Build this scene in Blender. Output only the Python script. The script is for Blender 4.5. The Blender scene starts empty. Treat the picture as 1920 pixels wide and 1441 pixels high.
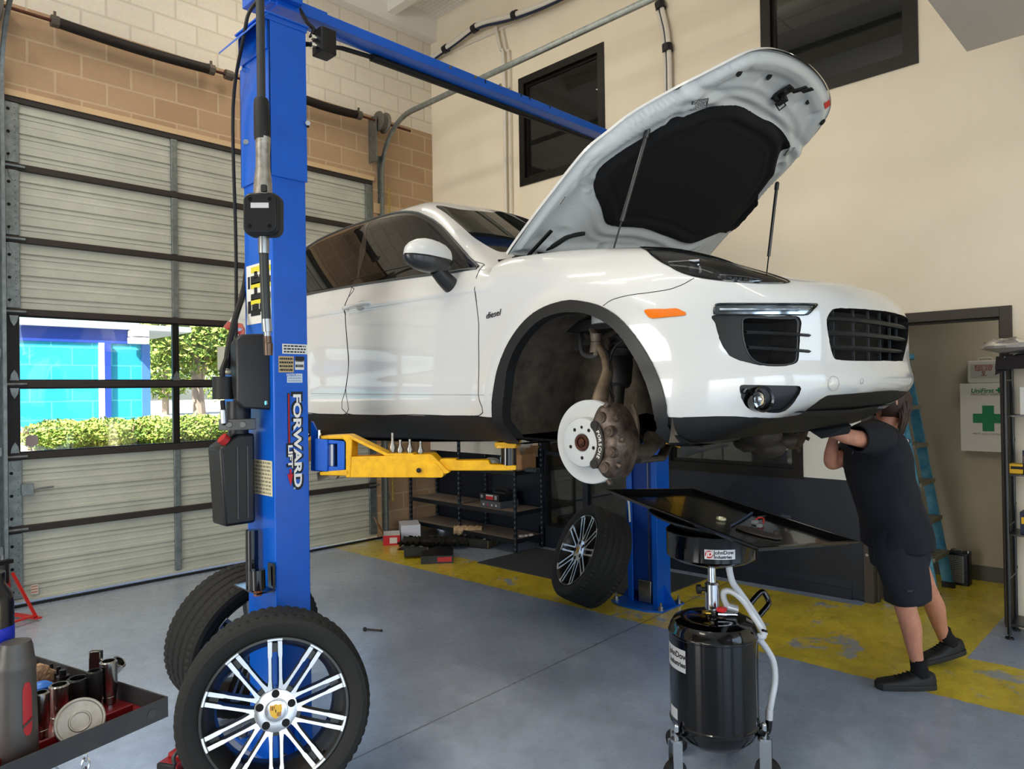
import bpy, math, random
import numpy as np
from mathutils import Vector, Matrix, noise
random.seed(7)
scene=bpy.context.scene
COL=scene.collection
PI=math.pi
# ---------------------------------------------------------------- camera (24 mm phone lens)
FPX=1336.0; CAMH=1.74
def cam_axes():
    yaw,pitch,roll=[math.radians(a) for a in (44.63,0.434,-0.854)]
    F=np.array([math.cos(yaw)*math.cos(pitch),math.sin(yaw)*math.cos(pitch),math.sin(pitch)])
    r=np.array([math.sin(yaw),-math.cos(yaw),0]);u=np.cross(r,F)
    c,s=math.cos(roll),math.sin(roll)
    return F,c*r+s*u,-s*r+c*u
F_,R_,U_=cam_axes(); C_=np.array([0,0,CAMH])
CAM=(F_,R_,U_,FPX,C_)
SL=.015                                   # the slab falls 1.5 % towards the bay door
def fz(y): return -SL*y
def ray(x,y): return F_+R_*(x-960)/FPX-U_*(y-720.5)/FPX
def at(x,y,ax,v):
    """point seen at photo position x,y on the plane axis ax = v"""
    d=ray(x,y);return Vector(C_+d*((v-C_[ax])/d[ax]))
def onfloor(x,y):
    d=ray(x,y);t=-CAMH/(d[2]+SL*d[1]);return Vector(C_+d*t)
def depth(x,y,t): return Vector(C_+ray(x,y)*t)
# ---------------------------------------------------------------- materials
MATS={}
def lin(c):
    return tuple(((v/12.92) if v<=.04045 else ((v+.055)/1.055)**2.4) for v in c)
def hexc(h): return lin([int(h[i:i+2],16)/255 for i in (0,2,4)])
def mat(name,col,rough=.5,metal=0,coat=0,spec=.5,noise_amt=0,noise_scale=8,bump=0,bump_scale=40,alpha=1,emit=None,es=1,col2=None,sheen=0,trans=0,ior=1.45,detail=4,coatr=.03):
    if name in MATS: return MATS[name]
    m=bpy.data.materials.new(name);m.use_nodes=True;nt=m.node_tree;b=nt.nodes['Principled BSDF']
    c=hexc(col) if isinstance(col,str) else col
    b.inputs['Base Color'].default_value=(*c,1);b.inputs['Roughness'].default_value=rough;b.inputs['Metallic'].default_value=metal
    b.inputs['Coat Weight'].default_value=coat;b.inputs['Coat Roughness'].default_value=coatr;b.inputs['Specular IOR Level'].default_value=spec
    b.inputs['Alpha'].default_value=alpha;b.inputs['IOR'].default_value=ior;b.inputs['Transmission Weight'].default_value=trans
    if sheen: b.inputs['Sheen Weight'].default_value=sheen
    if emit is not None:
        b.inputs['Emission Color'].default_value=(*emit,1);b.inputs['Emission Strength'].default_value=es
    if noise_amt or col2 is not None or bump:
        tc=nt.nodes.new('ShaderNodeTexCoord')
    if noise_amt or col2 is not None:
        n=nt.nodes.new('ShaderNodeTexNoise');n.inputs['Scale'].default_value=noise_scale;n.inputs['Detail'].default_value=detail;n.inputs['Roughness'].default_value=.62
        nt.links.new(tc.outputs['Object'],n.inputs['Vector'])
        mr=nt.nodes.new('ShaderNodeMapRange');mr.inputs[1].default_value=.35;mr.inputs[2].default_value=.65
        nt.links.new(n.outputs['Fac'],mr.inputs[0])
        mx=nt.nodes.new('ShaderNodeMix');mx.data_type='RGBA'
        c2=(hexc(col2) if isinstance(col2,str) else col2) if col2 is not None else tuple(v*(1-noise_amt) for v in c)
        mx.inputs[6].default_value=(*c,1);mx.inputs[7].default_value=(*c2,1)
        nt.links.new(mr.outputs[0],mx.inputs[0]);nt.links.new(mx.outputs[2],b.inputs['Base Color'])
    if bump:
        n2=nt.nodes.new('ShaderNodeTexNoise');n2.inputs['Scale'].default_value=bump_scale;n2.inputs['Detail'].default_value=3
        nt.links.new(tc.outputs['Object'],n2.inputs['Vector'])
        bp=nt.nodes.new('ShaderNodeBump');bp.inputs['Strength'].default_value=bump;bp.inputs['Distance'].default_value=.01
        nt.links.new(n2.outputs['Fac'],bp.inputs['Height']);nt.links.new(bp.outputs['Normal'],b.inputs['Normal'])
    MATS[name]=m;return m
# ---------------------------------------------------------------- mesh builder
def vec(p): return Vector(p)
def frame(d,up=(0,0,1)):
    d=Vector(d).normalized();u=Vector(up)
    if abs(d.dot(u))>.98:u=Vector((1,0,0)) if abs(d.x)<.9 else Vector((0,1,0))
    x=u.cross(d).normalized();y=d.cross(x);return x,y,d
class MB:
    def __init__(s): s.v=[];s.f=[];s.m=[]
    def add(s,vs,fs,mi=0,M=None):
        o=len(s.v)
        s.v+= [tuple(M@Vector(p)) for p in vs] if M is not None else [tuple(p) for p in vs]
        s.f+=[tuple(o+i for i in f) for f in fs];s.m+=[mi]*len(fs);return s
    def box(s,c,d,M=None,mi=0):
        x,y,z=c;a,b,e=d[0]/2,d[1]/2,d[2]/2
        vs=[(x+i*a,y+j*b,z+k*e) for k in(-1,1) for j in(-1,1) for i in(-1,1)]
        return s.add(vs,[(0,2,3,1),(4,5,7,6),(0,1,5,4),(2,6,7,3),(0,4,6,2),(1,3,7,5)],mi,M)
    def span(s,a,b,M=None,mi=0):
        return s.box([(a[i]+b[i])/2 for i in range(3)],[abs(b[i]-a[i]) for i in range(3)],M,mi)
    def rbox(s,c,d,r,M=None,mi=0,n=3):
        """box with vertical rounded edges and chamfered top/bottom"""
        pts=rrect(d[0],d[1],r,n);e=min(r*.35,d[2]*.2)
        q=rrect(d[0]-2*e,d[1]-2*e,max(r-e,.0005),n);h=d[2]/2
        rings=[(q,-h),(pts,-h+e),(pts,h-e),(q,h)];N=len(pts)
        vs=[(c[0]+p[0],c[1]+p[1],c[2]+z) for rg,z in rings for p in rg]
        fs=[(k*N+i,k*N+(i+1)%N,(k+1)*N+(i+1)%N,(k+1)*N+i) for k in range(3) for i in range(N)]
        fs+=[tuple(range(N))[::-1],tuple(3*N+i for i in range(N))]
        return s.add(vs,fs,mi,M)
    def cyl(s,p0,p1,r0,r1=None,n=20,caps=True,mi=0,M=None):
        r1=r0 if r1 is None else r1;p0=Vector(p0);p1=Vector(p1);x,y,d=frame(p1-p0)
        vs=[p+(x*math.cos(2*PI*i/n)+y*math.sin(2*PI*i/n))*r for p,r in((p0,r0),(p1,r1)) for i in range(n)]
        fs=[(i,(i+1)%n,n+(i+1)%n,n+i) for i in range(n)]
        if caps: fs+=[tuple(range(n))[::-1],tuple(range(n,2*n))]
        return s.add(vs,fs,mi,M)
    def tube(s,path,r,n=10,mi=0,closed=False,caps=True,M=None,flat=1.0,up=None):
        P=[Vector(p) for p in path];N=len(P);vs=[];px=None
        for i,p in enumerate(P):
            a=P[i-1] if (i>0 or closed) else P[i];b=P[(i+1)%N] if (i<N-1 or closed) else P[i]
            d=(b-a).normalized()
            if px is None: x,y,d=frame(d,up or (0,0,1))
            else:
                x=(px-d*px.dot(d));x=x.normalized() if x.length>1e-6 else frame(d)[0];y=d.cross(x)
            px=x;rr=r[i] if isinstance(r,(list,tuple)) else r
            vs+=[p+(x*math.cos(2*PI*k/n)+y*math.sin(2*PI*k/n)*flat)*rr for k in range(n)]
        fs=[(i*n+k,i*n+(k+1)%n,((i+1)%N)*n+(k+1)%n,((i+1)%N)*n+k) for i in range(N if closed else N-1) for k in range(n)]
        if caps and not closed: fs+=[tuple(range(n))[::-1],tuple((N-1)*n+k for k in range(n))]
        return s.add(vs,fs,mi,M)
    def lathe(s,prof,n=32,M=None,mi=0,mis=None,close=False,jit=None):
        """profile (r,z) turned round z"""
        K=len(prof);vs=[]
        for i in range(n):
            a=2*PI*i/n
            for k,(r,z) in enumerate(prof):
                if jit: r=r+jit(k,i)
                vs.append((r*math.cos(a),r*math.sin(a),z))
        o=len(s.v);fs=[];ms=[]
        for i in range(n):
            for k in range(K if close else K-1):
                k2=(k+1)%K
                fs.append((i*K+k,((i+1)%n)*K+k,((i+1)%n)*K+k2,i*K+k2));ms.append(mis[k] if mis else mi)
        s.add(vs,fs,mi,M);s.m[-len(fs):]=ms
        if not close:
            if prof[0][0]>1e-6 and False: pass
        return s
    def prism(s,pts,h,M=None,mi=0,mis=None):
        """2-D outline (x,y) extruded 0..h along z"""
        n=len(pts);vs=[(p[0],p[1],0) for p in pts]+[(p[0],p[1],h) for p in pts]
        ar=sum(pts[i][0]*pts[(i+1)%n][1]-pts[(i+1)%n][0]*pts[i][1] for i in range(n))
        side=[(i,(i+1)%n,n+(i+1)%n,n+i) if ar>0 else (i,n+i,n+(i+1)%n,(i+1)%n) for i in range(n)]
        bot=tuple(range(n));top=tuple(range(n,2*n))
        caps=[bot[::-1],top] if ar>0 else [bot,top[::-1]]
        o=len(s.m);s.add(vs,side+caps,mi,M)
        if mis: s.m[o:]=[mis[1]]*n+[mis[2],mis[0]]
        return s
    def ball(s,c,r,n=16,m=10,M=None,mi=0):
        r=(r,r,r) if isinstance(r,(int,float)) else r
        vs=[(c[0],c[1],c[2]-r[2])]
        for j in range(1,m):
            t=-PI/2+PI*j/m
            vs+=[(c[0]+r[0]*math.cos(t)*math.cos(2*PI*i/n),c[1]+r[1]*math.cos(t)*math.sin(2*PI*i/n),c[2]+r[2]*math.sin(t)) for i in range(n)]
        vs.append((c[0],c[1],c[2]+r[2]))
        fs=[(0,1+(i+1)%n,1+i) for i in range(n)]
        fs+=[(1+j*n+i,1+j*n+(i+1)%n,1+(j+1)*n+(i+1)%n,1+(j+1)*n+i) for j in range(m-2) for i in range(n)]
        e=1+(m-2)*n;fs+=[(e+i,e+(i+1)%n,len(vs)-1) for i in range(n)]
        return s.add(vs,fs,mi,M)
    def grid(s,P,mi=0,M=None,closeu=False):
        """P[i][j] points"""
        a=len(P);b=len(P[0]);vs=[p for r in P for p in r]
        fs=[(i*b+j,((i+1)%a)*b+j,((i+1)%a)*b+j+1,i*b+j+1) for i in range(a if closeu else a-1) for j in range(b-1)]
        return s.add(vs,fs,mi,M)
def rrect(w,h,r,n=4):
    r=min(r,w/2-1e-5,h/2-1e-5);out=[]
    for cx,cy,a0 in((w/2-r,h/2-r,0),(-w/2+r,h/2-r,90),(-w/2+r,-h/2+r,180),(w/2-r,-h/2+r,270)):
        for i in range(n+1):
            a=math.radians(a0+90*i/n);out.append((cx+r*math.cos(a),cy+r*math.sin(a)))
    return out
def cr(pts,n=8,closed=False):
    """Catmull-Rom through points"""
    P=[np.array(p,float) for p in pts];N=len(P);out=[]
    for i in range(N if closed else N-1):
        if closed: a,b,c,d=P[i-1],P[i],P[(i+1)%N],P[(i+2)%N]
        else: a,b,c,d=P[max(i-1,0)],P[i],P[i+1],P[min(i+2,N-1)]
        for k in range(n):
            t=k/n;out.append(.5*((2*b)+(c-a)*t+(2*a-5*b+4*c-d)*t*t+(3*b-a-3*c+d)*t**3))
    if not closed: out.append(P[-1])
    return out
def obj(name,mb,mats,parent=None,loc=None,M=None,sharp=35,bevel=0,smooth=True,sub=0,local=True):
    me=bpy.data.meshes.new(name);me.from_pydata(mb.v,[],mb.f)
    ms=mats if isinstance(mats,(list,tuple)) else [mats]
    for m in ms: me.materials.append(m)
    if len(ms)>1: me.polygons.foreach_set('material_index',mb.m)
    if smooth:
        me.polygons.foreach_set('use_smooth',[True]*len(me.polygons));me.set_sharp_from_angle(angle=math.radians(sharp))
    me.update();o=bpy.data.objects.new(name,me);COL.objects.link(o)
    if M is not None:o.matrix_world=M
    if loc is not None:o.location=loc
    if parent is not None:o.parent=parent
    if bevel:
        b=o.modifiers.new('Bevel','BEVEL');b.width=bevel;b.segments=2;b.limit_method='ANGLE';b.angle_limit=math.radians(40);b.harden_normals=False
    if sub:
        b=o.modifiers.new('Sub','SUBSURF');b.levels=sub;b.render_levels=sub
    return o
def tag(o,label=None,cat=None,group=None,kind=None):
    if label:o['label']=label
    if cat:o['category']=cat
    if group:o['group']=group
    if kind:o['kind']=kind
    return o
def loose(o):
    """one object per separate piece of a mesh"""
    me=o.data;n=len(me.vertices);p=list(range(n))
    def f(i):
        while p[i]!=i:p[i]=p[p[i]];i=p[i]
        return i
    for e in me.edges:
        a,b=f(e.vertices[0]),f(e.vertices[1])
        if a!=b:p[a]=b
    G={}
    for q in me.polygons:G.setdefault(f(q.vertices[0]),[]).append(q)
    if len(G)<2:return [o]
    out=[];nm=o.name.split('.')[0]
    for g in G.values():
        us=sorted({v for q in g for v in q.vertices});mp={v:i for i,v in enumerate(us)}
        m2=bpy.data.meshes.new(nm);m2.from_pydata([tuple(me.vertices[v].co) for v in us],[],[tuple(mp[v] for v in q.vertices) for q in g])
        for m in me.materials:m2.materials.append(m)
        m2.polygons.foreach_set('material_index',[q.material_index for q in g]);m2.polygons.foreach_set('use_smooth',[q.use_smooth for q in g]);m2.set_sharp_from_angle(angle=math.radians(35))
        c=o.copy();c.data=m2;c.name=nm;COL.objects.link(c);out.append(c)
    bpy.data.objects.remove(o);out[0].name=nm;return out
def thing(name,label,cat,loc=(0,0,0),rotz=0,group=None,M=None):
    o=bpy.data.objects.new(name,None);o.empty_display_size=.1;COL.objects.link(o)
    o.location=loc;o.rotation_euler=(0,0,rotz)
    if M is not None:o.matrix_world=M
    return tag(o,label,cat,group)
def struct(o): o['kind']='structure';return o
def dup(o,M=None,label=None,group=None):
    def cp(a,p):
        c=a.copy();COL.objects.link(c)
        if p is not None:c.parent=p
        for ch in list(a.children):cp(ch,c)
        return c
    c=cp(o,None)
    if M is not None:c.matrix_world=M
    if label:c['label']=label
    if group:c['group']=group
    return c
def text_mesh(txt,size,depth_=.0006,bold=0,shear=0,spacing=1.0,align='CENTER',sx=1.0):
    """flat lettering as MB in the xy plane, centred"""
    cu=bpy.data.curves.new('t','FONT');cu.body=txt;cu.size=size;cu.align_x=align;cu.align_y='CENTER';cu.extrude=depth_;cu.offset=bold;cu.shear=shear;cu.space_character=spacing;cu.resolution_u=3
    o=bpy.data.objects.new('t',cu);COL.objects.link(o);dg=bpy.context.evaluated_depsgraph_get()
    me=bpy.data.meshes.new_from_object(o.evaluated_get(dg))
    mb=MB();mb.add([(v.co.x*sx,v.co.y,v.co.z) for v in me.vertices],[tuple(p.vertices) for p in me.polygons])
    bpy.data.objects.remove(o);bpy.data.curves.remove(cu);bpy.data.meshes.remove(me);return mb
def put(mb,other,M=None,mi=None):
    o=len(mb.m);mb.add(other.v,other.f,0,M);mb.m[o:]=[mi]*len(other.f) if mi is not None else other.m;return mb
def basis(o,x,y,z=None):
    x=Vector(x).normalized();y=Vector(y);y=(y-x*y.dot(x)).normalized();z=x.cross(y)
    return Matrix(((x.x,y.x,z.x,o[0]),(x.y,y.y,z.y,o[1]),(x.z,y.z,z.z,o[2]),(0,0,0,1)))
def T(x,y,z): return Matrix.Translation((x,y,z))
def RX(a): return Matrix.Rotation(math.radians(a),4,'X')
def RY(a): return Matrix.Rotation(math.radians(a),4,'Y')
def RZ(a): return Matrix.Rotation(math.radians(a),4,'Z')
# ---------------------------------------------------------------- car body as one smooth solid (metres, car frame)
# car frame: X across, y along (nose at -0.95), z up from the tyre contact line
CAR=np.array([3.29,1.93,1.24])
def smax(a,b,k):
    h=np.maximum(k-np.abs(a-b),0)/k
    return np.maximum(a,b)+h*h*k*.25
def smin(a,b,k): return -smax(-a,-b,k)
ZT=np.array([.10,.20,.28,.34,.40,.46,.52,.60,.70,.80,.90,1.00,1.08,1.14,1.25,1.5])
WT=np.array([.80,.85,.89,.925,.940,.947,.945,.938,.934,.930,.922,.908,.890,.868,.82,.70])
NT=np.array([.70,.80,.87,.91,.935,.955,.965,.950,.948,.943,.925,.90,.87,.83,.75,.60])
def sm(t): t=np.clip(t,0,1); return t*t*(3-2*t)
def spl(z,xs,ys):
    # smooth (cubic hermite) interpolation of a table
    m=np.gradient(ys,xs); i=np.clip(np.searchsorted(xs,z)-1,0,len(xs)-2)
    h=xs[i+1]-xs[i]; t=np.clip((z-xs[i])/h,0,1)
    return (2*t**3-3*t**2+1)*ys[i]+(t**3-2*t**2+t)*h*m[i]+(-2*t**3+3*t**2)*ys[i+1]+(t**3-t**2)*h*m[i+1]
CY=np.array([-1.0,-.93,-.85,-.75,-.6,-.4,-.2,0,.2,.4,.6,.8,1.2])
CZ=np.array([.84,.892,.932,.957,.984,1.014,1.045,1.072,1.094,1.110,1.12,1.13,1.14])
def topz(X,y):
    X=np.abs(X)
    zc=spl(y,CY,CZ)-(.05+.09*sm((-y-.52)/.3))*X*X
    crest=.078*np.exp(-((X-.76)/.17)**2)*sm((y+.85)/.55)*(1-sm((y-.45)/.5))
    return np.where(y>.6,1.135-.06*X*X,zc+crest)
def field(X,y,z):
    X=np.abs(X)
    a=spl(z,ZT,WT)
    # wheel-arch flares
    rf=np.hypot(y-.0,z-.40); fl=np.exp(-((np.maximum(rf-.50,0))/.13)**2)*.030*sm((z-.15)/.25)
    rr=np.hypot(y-2.895,z-.40); fl=fl+np.exp(-((np.maximum(rr-.50,0))/.15)**2)*.035*sm((z-.15)/.25)
    a=a+fl
    # lower front spoiler and front of bumper
    b=spl(z,ZT,NT)
    uf=np.clip((-y+.10)/(b+.10),0,None); ur=np.clip((y-2.85)/(1.07-.25*np.clip(z-.75,-.2,1)),0,None)
    n=2.75
    g=(np.clip(X/a,0,None)**n+uf**n+ur**3.2)
    pl=(g**(1/n)-1)*.92
    # top: hood and wings
    top=z-topz(X,y)
    bot=(.195+.028*np.clip(2.4-y,0,3)+.19*sm((-y-.45)/.55))-z
    body=smax(smax(pl,top*.95,.10),bot,.06)
    # cabin
    wg=.872-.47*(z-1.11)-.10*(z-1.11)**2-.012*np.clip(y-1.6,0,None)**2-.03*np.clip(1.5-y,0,None)**2
    side=(X-wg)*.9
    ws=(.44+(z-1.11)*1.62+.34*X*X+.10*(z-1.3)**2-y)*.52
    roof=(z-(1.712-.035*np.clip(1.95-y,0,None)**2-.036*np.clip(y-1.95,0,None)**2-.085*X*X))
    rear=(y-(3.86-(z-1.05)*1.15-.12*X*X))*.65
    cab=smax(1.0-z,smax(smax(side,roof,.12),smax(ws,rear,.05),.07),.01)
    return smin(body,cab,.03)
def grad(P,e=2e-3):
    G=[]
    for i in range(3):
        d=np.zeros(3);d[i]=e
        G.append(field(*(P+d).T)-field(*(P-d).T))
    G=np.array(G).T; return G/np.linalg.norm(G,axis=1)[:,None]
AX=.62
def origin_dir(s,t):
    # s: along the body (0..2.9), below 0 round the nose, above round the tail ; t elevation (rad)
    s=np.asarray(s,float);t=np.asarray(t,float)
    oy=np.clip(s,.05,2.85); ph=np.where(s<.05,(s-.05)/.95,np.where(s>2.85,(s-2.85)/.95,0))
    O=np.stack([0*s,oy,0*s+AX],-1)
    D=np.stack([-np.cos(ph)*np.cos(t),np.sin(ph)*np.cos(t),np.sin(t)],-1)
    return O,D
def surf(s,t):
    O,D=origin_dir(s,t); lo=np.zeros(O.shape[0]);hi=np.full(O.shape[0],1.6)
    for _ in range(34):
        m=(lo+hi)/2; f=field(*(O+D*m[:,None]).T); ins=f<0
        lo=np.where(ins,m,lo);hi=np.where(ins,hi,m)
    return O+D*((lo+hi)/2)[:,None]
def st_of(P):
    P=np.atleast_2d(P); X,y,z=-P[:,0],P[:,1],P[:,2]
    ov=np.clip(y,.05,2.85); dy=y-ov; r=np.hypot(X,dy)
    ph=np.arctan2(dy,X); s=np.where(np.abs(dy)<1e-9,y,np.where(dy<0,.05+ph*.95,2.85+ph*.95))
    return np.stack([s,np.arctan2(z-AX,r)],-1)
def pixel_hit(px,py,cam):
    # where the ray through photo pixels meets the body (car frame)
    F,R,U,f,C=cam; px=np.asarray(px,float);py=np.asarray(py,float)
    D=F+R*((px-960)/f)[:,None]-U*((py-720.5)/f)[:,None]; D/=np.linalg.norm(D,axis=1)[:,None]
    O=np.array(C)-CAR; t=np.full(len(px),.8); best=np.full(len(px),9.); tb=t.copy()
    for _ in range(320):
        d=field(*(O+D*t[:,None]).T); m=np.abs(d)<best; best=np.where(m,np.abs(d),best); tb=np.where(m,t,tb)
        t=t+np.clip(d,-.05,.25)*.5
    # a ray that just grazes past the edge takes its nearest point
    P=O+D*tb[:,None]; miss=best>3e-3
    for _ in range(6):
        if miss.any(): P[miss]=P[miss]-grad(P[miss])*field(*P[miss].T)[:,None]
    return P,best<.08
# ---------------------------------------------------------------- car : cutting the body skin into its panels
def cut_region(V,Fc,L,poly,label,allow=None):
    """split faces along a closed outline in (s,t) and give the inside a new label"""
    poly=np.asarray(poly,float);q0=poly;q1=np.roll(poly,-1,0)
    lo=poly.min(0)-.05;hi=poly.max(0)+.05
    Va=np.array(V);m=np.all((Va>lo)&(Va<hi),1);d=np.full(len(Va),9.)
    idx=np.where(m)[0]
    for ch in np.array_split(idx,max(1,len(idx)//3000)):
        if not len(ch): continue
        p=Va[ch][:,None,:];e=(q1-q0)[None];w=p-q0[None]
        tt=np.clip((w*e).sum(-1)/np.maximum((e*e).sum(-1),1e-12),0,1)
        dd=np.sqrt((((w-e*tt[...,None])**2).sum(-1)).min(1))
        c=((q0[None,:,1]>p[...,1])!=(q1[None,:,1]>p[...,1]))&(p[...,0]<(q1-q0)[None,:,0]*(p[...,1]-q0[None,:,1])/np.where(np.abs((q1-q0)[None,:,1])<1e-12,1e-12,(q1-q0)[None,:,1])+q0[None,:,0])
        ins=(c.sum(1)%2)==1
        d[ch]=np.where(ins,-dd,dd)
    d[np.abs(d)<.0016]=0
    d=list(d);E={};nF=[];nL=[]
    for f,l in zip(Fc,L):
        fd=[d[i] for i in f]
        if min(fd)>=0 or (allow is not None and l not in allow): nF.append(f);nL.append(l);continue
        if max(fd)<=0: nF.append(f);nL.append(label);continue
        a=[];b=[];n=len(f)
        for k in range(n):
            i,j=f[k],f[(k+1)%n];di,dj=d[i],d[j]
            if di<=0:a.append(i)
            if di>=0:b.append(i)
            if di*dj<0:
                key=(i,j) if i<j else (j,i)
                if key not in E:
                    t=di/(di-dj);V.append((V[i][0]+(V[j][0]-V[i][0])*t,V[i][1]+(V[j][1]-V[i][1])*t));d.append(0.);E[key]=len(V)-1
                a.append(E[key]);b.append(E[key])
        if len(a)>2:nF.append(tuple(a));nL.append(label)
        if len(b)>2:nF.append(tuple(b));nL.append(l)
    return nF,nL
def side_pt(y,z):
    lo=.25;hi=1.3
    for _ in range(40):
        m=(lo+hi)/2
        if field(np.array([m]),np.array([y]),np.array([z]))[0]<0:lo=m
        else:hi=m
    return (-lo,y,z)
def top_pt(X,y):
    lo=.7;hi=2.2
    for _ in range(40):
        m=(lo+hi)/2
        if field(np.array([X]),np.array([y]),np.array([m]))[0]<0:lo=m
        else:hi=m
    return (X,y,lo)
def outline(spec):
    """('p',x,y) seen in the photo, ('s',y,z) on the flank, ('t',X,y) on the top, -> points on the body"""
    pix=[q for q in spec if len(q)==2];hit,ok=pixel_hit([q[0] for q in pix],[q[1] for q in pix],CAM) if pix else (None,None)
    out=[];k=0
    for q in spec:
        if len(q)==2:
            if not ok[k]: print('miss',q)
            out.append(tuple(hit[k]));k+=1
        elif q[0]=='s':out.append(side_pt(q[1],q[2]))
        else:out.append(top_pt(q[1],q[2]))
    return np.array(out)
def st_path(P,n=5,closed=True):
    S=st_of(P);return np.array(cr(S,n,closed)) if n>1 else S
def on_skin(S): return surf(S[:,0],S[:,1])
# --- outlines read off the photograph
ARCH_O=[(925,781.5),(928,726.5),(936.6,686.5),(956.6,640),(986.6,600),(1023,575),(1066.6,563.3),(1100,566),(1130,575),(1163,596.6),(1196.5,636.6),(1223,680),(1240,720),(1250,760),(1253,781.5),('s',-.45,.29),('s',-.45,.10),('s',.50,.10),('s',.50,.30)]
ARCH_I=[(946,790),(948,735),(954,690),(972,646.6),(1006.6,606),(1046.6,588),(1086.5,586),(1120,596),(1153,618),(1183,657.6),(1206.5,704),(1221.5,747),(1233,797),('s',-.385,.28),('s',-.36,.05),('s',.36,.05),('s',.405,.28)]
DLO=[(576.7,463),(626.6,436.6),(686.6,415),(726.6,402.6),(760,397),(793,402.6),(826.5,424),(860,461),(880,484),(896.5,502.5),(863,507.6),(816.5,514),(683,532.6),(580,551.5),('s',2.7,1.15),('s',3.15,1.17),('s',3.27,1.24),('s',3.12,1.40)]
GLF=[(693,418),(726,409),(760,404),(790,409),(818,430),(848,463),(868,486),(884,501.5),(816.5,510.5),(681,529.5),(686,470)]
GLR=[(684,421.5),(640,438),(584,463),('s',3.0,1.43),('s',3.17,1.30),('s',3.1,1.195),('s',2.7,1.175),(584,546.5),(661,533),(674,470)]
DOORF=[(899,506),(896.5,593),(897.5,640),(898,693),(897,740),(898,779),(775,777),(650.6,775),(649,726),(654,680),(652,650),(650,626),(648,590),(652,560),(660,538),(662,525),(760,500),(890,490)]
DOORR=[(659.5,538),(651.5,560),(647.5,590),(649.5,626),(653.5,680),(648.5,726),(650,775),(583,774),('s',2.4,.42),('s',2.52,.62),('s',2.75,.85),('s',2.88,1.0),('s',2.92,1.13),('s',2.5,1.15),(583,546)]
SILL=[(582,775.4),(760,778.5),(924.7,781.4),(935,800),('s',.46,.05),('s',2.45,.03),('s',2.42,.37)]
LOWB=[(1254,782),(1380,780),(1495,777.7),(1520,762),(1543,745),(1559,740.5),(1600,737),(1639,733.7),(1680,730.5),(1713,728.2)]
HEAD=[('t',-.772,-.215),('t',-.74,-.30),('t',-.70,-.42),('t',-.645,-.54),('t',-.585,-.66),(1476.5,526),(1471,530.6),(1425,530.6),(1387,528.5),(1350,525),(1320,521),(1294,515.6),(1272,508),(1256,499),(1240,491),(1224,480),(1213,470)]
INTAKE=[(1339,590),(1341,605),(1345,622),(1351,640),(1358,654),(1368,666),(1380.5,673),(1400,679),(1419,683.5),(1438,686),(1457,686.6),(1472,686),(1482.6,684),(1491,681),(1496.5,676),(1498.5,660),(1499.5,630),(1499,594),(1440,592)]
INHOLE=[(1392.5,601),(1394,631.5),(1398,648),(1404,663.5),(1412,673),(1424,680),(1442,683),(1460,683.6),(1478,682.5),(1489,679),(1494,672),(1496,650),(1496.5,620),(1496,598),(1480,597),(1440,596),(1405,594.5)]
DRL=[(1338.5,586),(1338.5,580.5),(1341,573),(1348.5,569.3),(1400,569),(1460,569.3),(1521,569.6),(1532,571),(1524,580),(1513,589.5),(1490,590),(1440,590),(1390,589.5),(1343,588.8)]
FOG=[(1386.5,727),(1388,722.5),(1393,721),(1445,722),(1500,723),(1503.4,725.5),(1499,737),(1491,750.6),(1484,760),(1475,768),(1466,772.5),(1456,774),(1438,773),(1418.8,770.8),(1408,768),(1399,762),(1392,750),(1388,737)]
GRILLE_L=[(1562.5,668),(1557,650),(1552.5,625),(1550,603),(1551,595),(1557,584),(1565.6,578.3),(1585,577.5),(1607,578.3)]
AMBER=[(1208.5,580.6),(1240,579),(1266,578),(1278,582),(1288.5,589.5),(1278,592),(1250,594.5),(1221.5,596.8),(1213,590)]
GRA=[(1607,578.3),(1640,581),(1664,584),(1684,588.5),(1698,594),(1703,602),(1703,625),(1699,650),(1693,674),(1690,676.5),(1640,676.5),(1600,676.2),(1570,674)]
HOOD_E=[(.82,.505),(.81,.3),(.80,.1),(.795,-.03),(.782,-.13),(.742,-.22),(.70,-.34),(.645,-.47),(.585,-.59),(.52,-.70),(.45,-.785),(.36,-.835),(.25,-.865),(.12,-.882),(0,-.888)]
BUMP_SEAM=[(1131,573),(1145,563),(1166.5,556),(1190,551.5),(1216.5,548.3),(1253,542.6),(1270,537),(1283,531.6),(1301.4,521)]
CREASE=[(583,737.5),(650,738),(760,739),(860,739.6),(921,739.9)]
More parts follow.
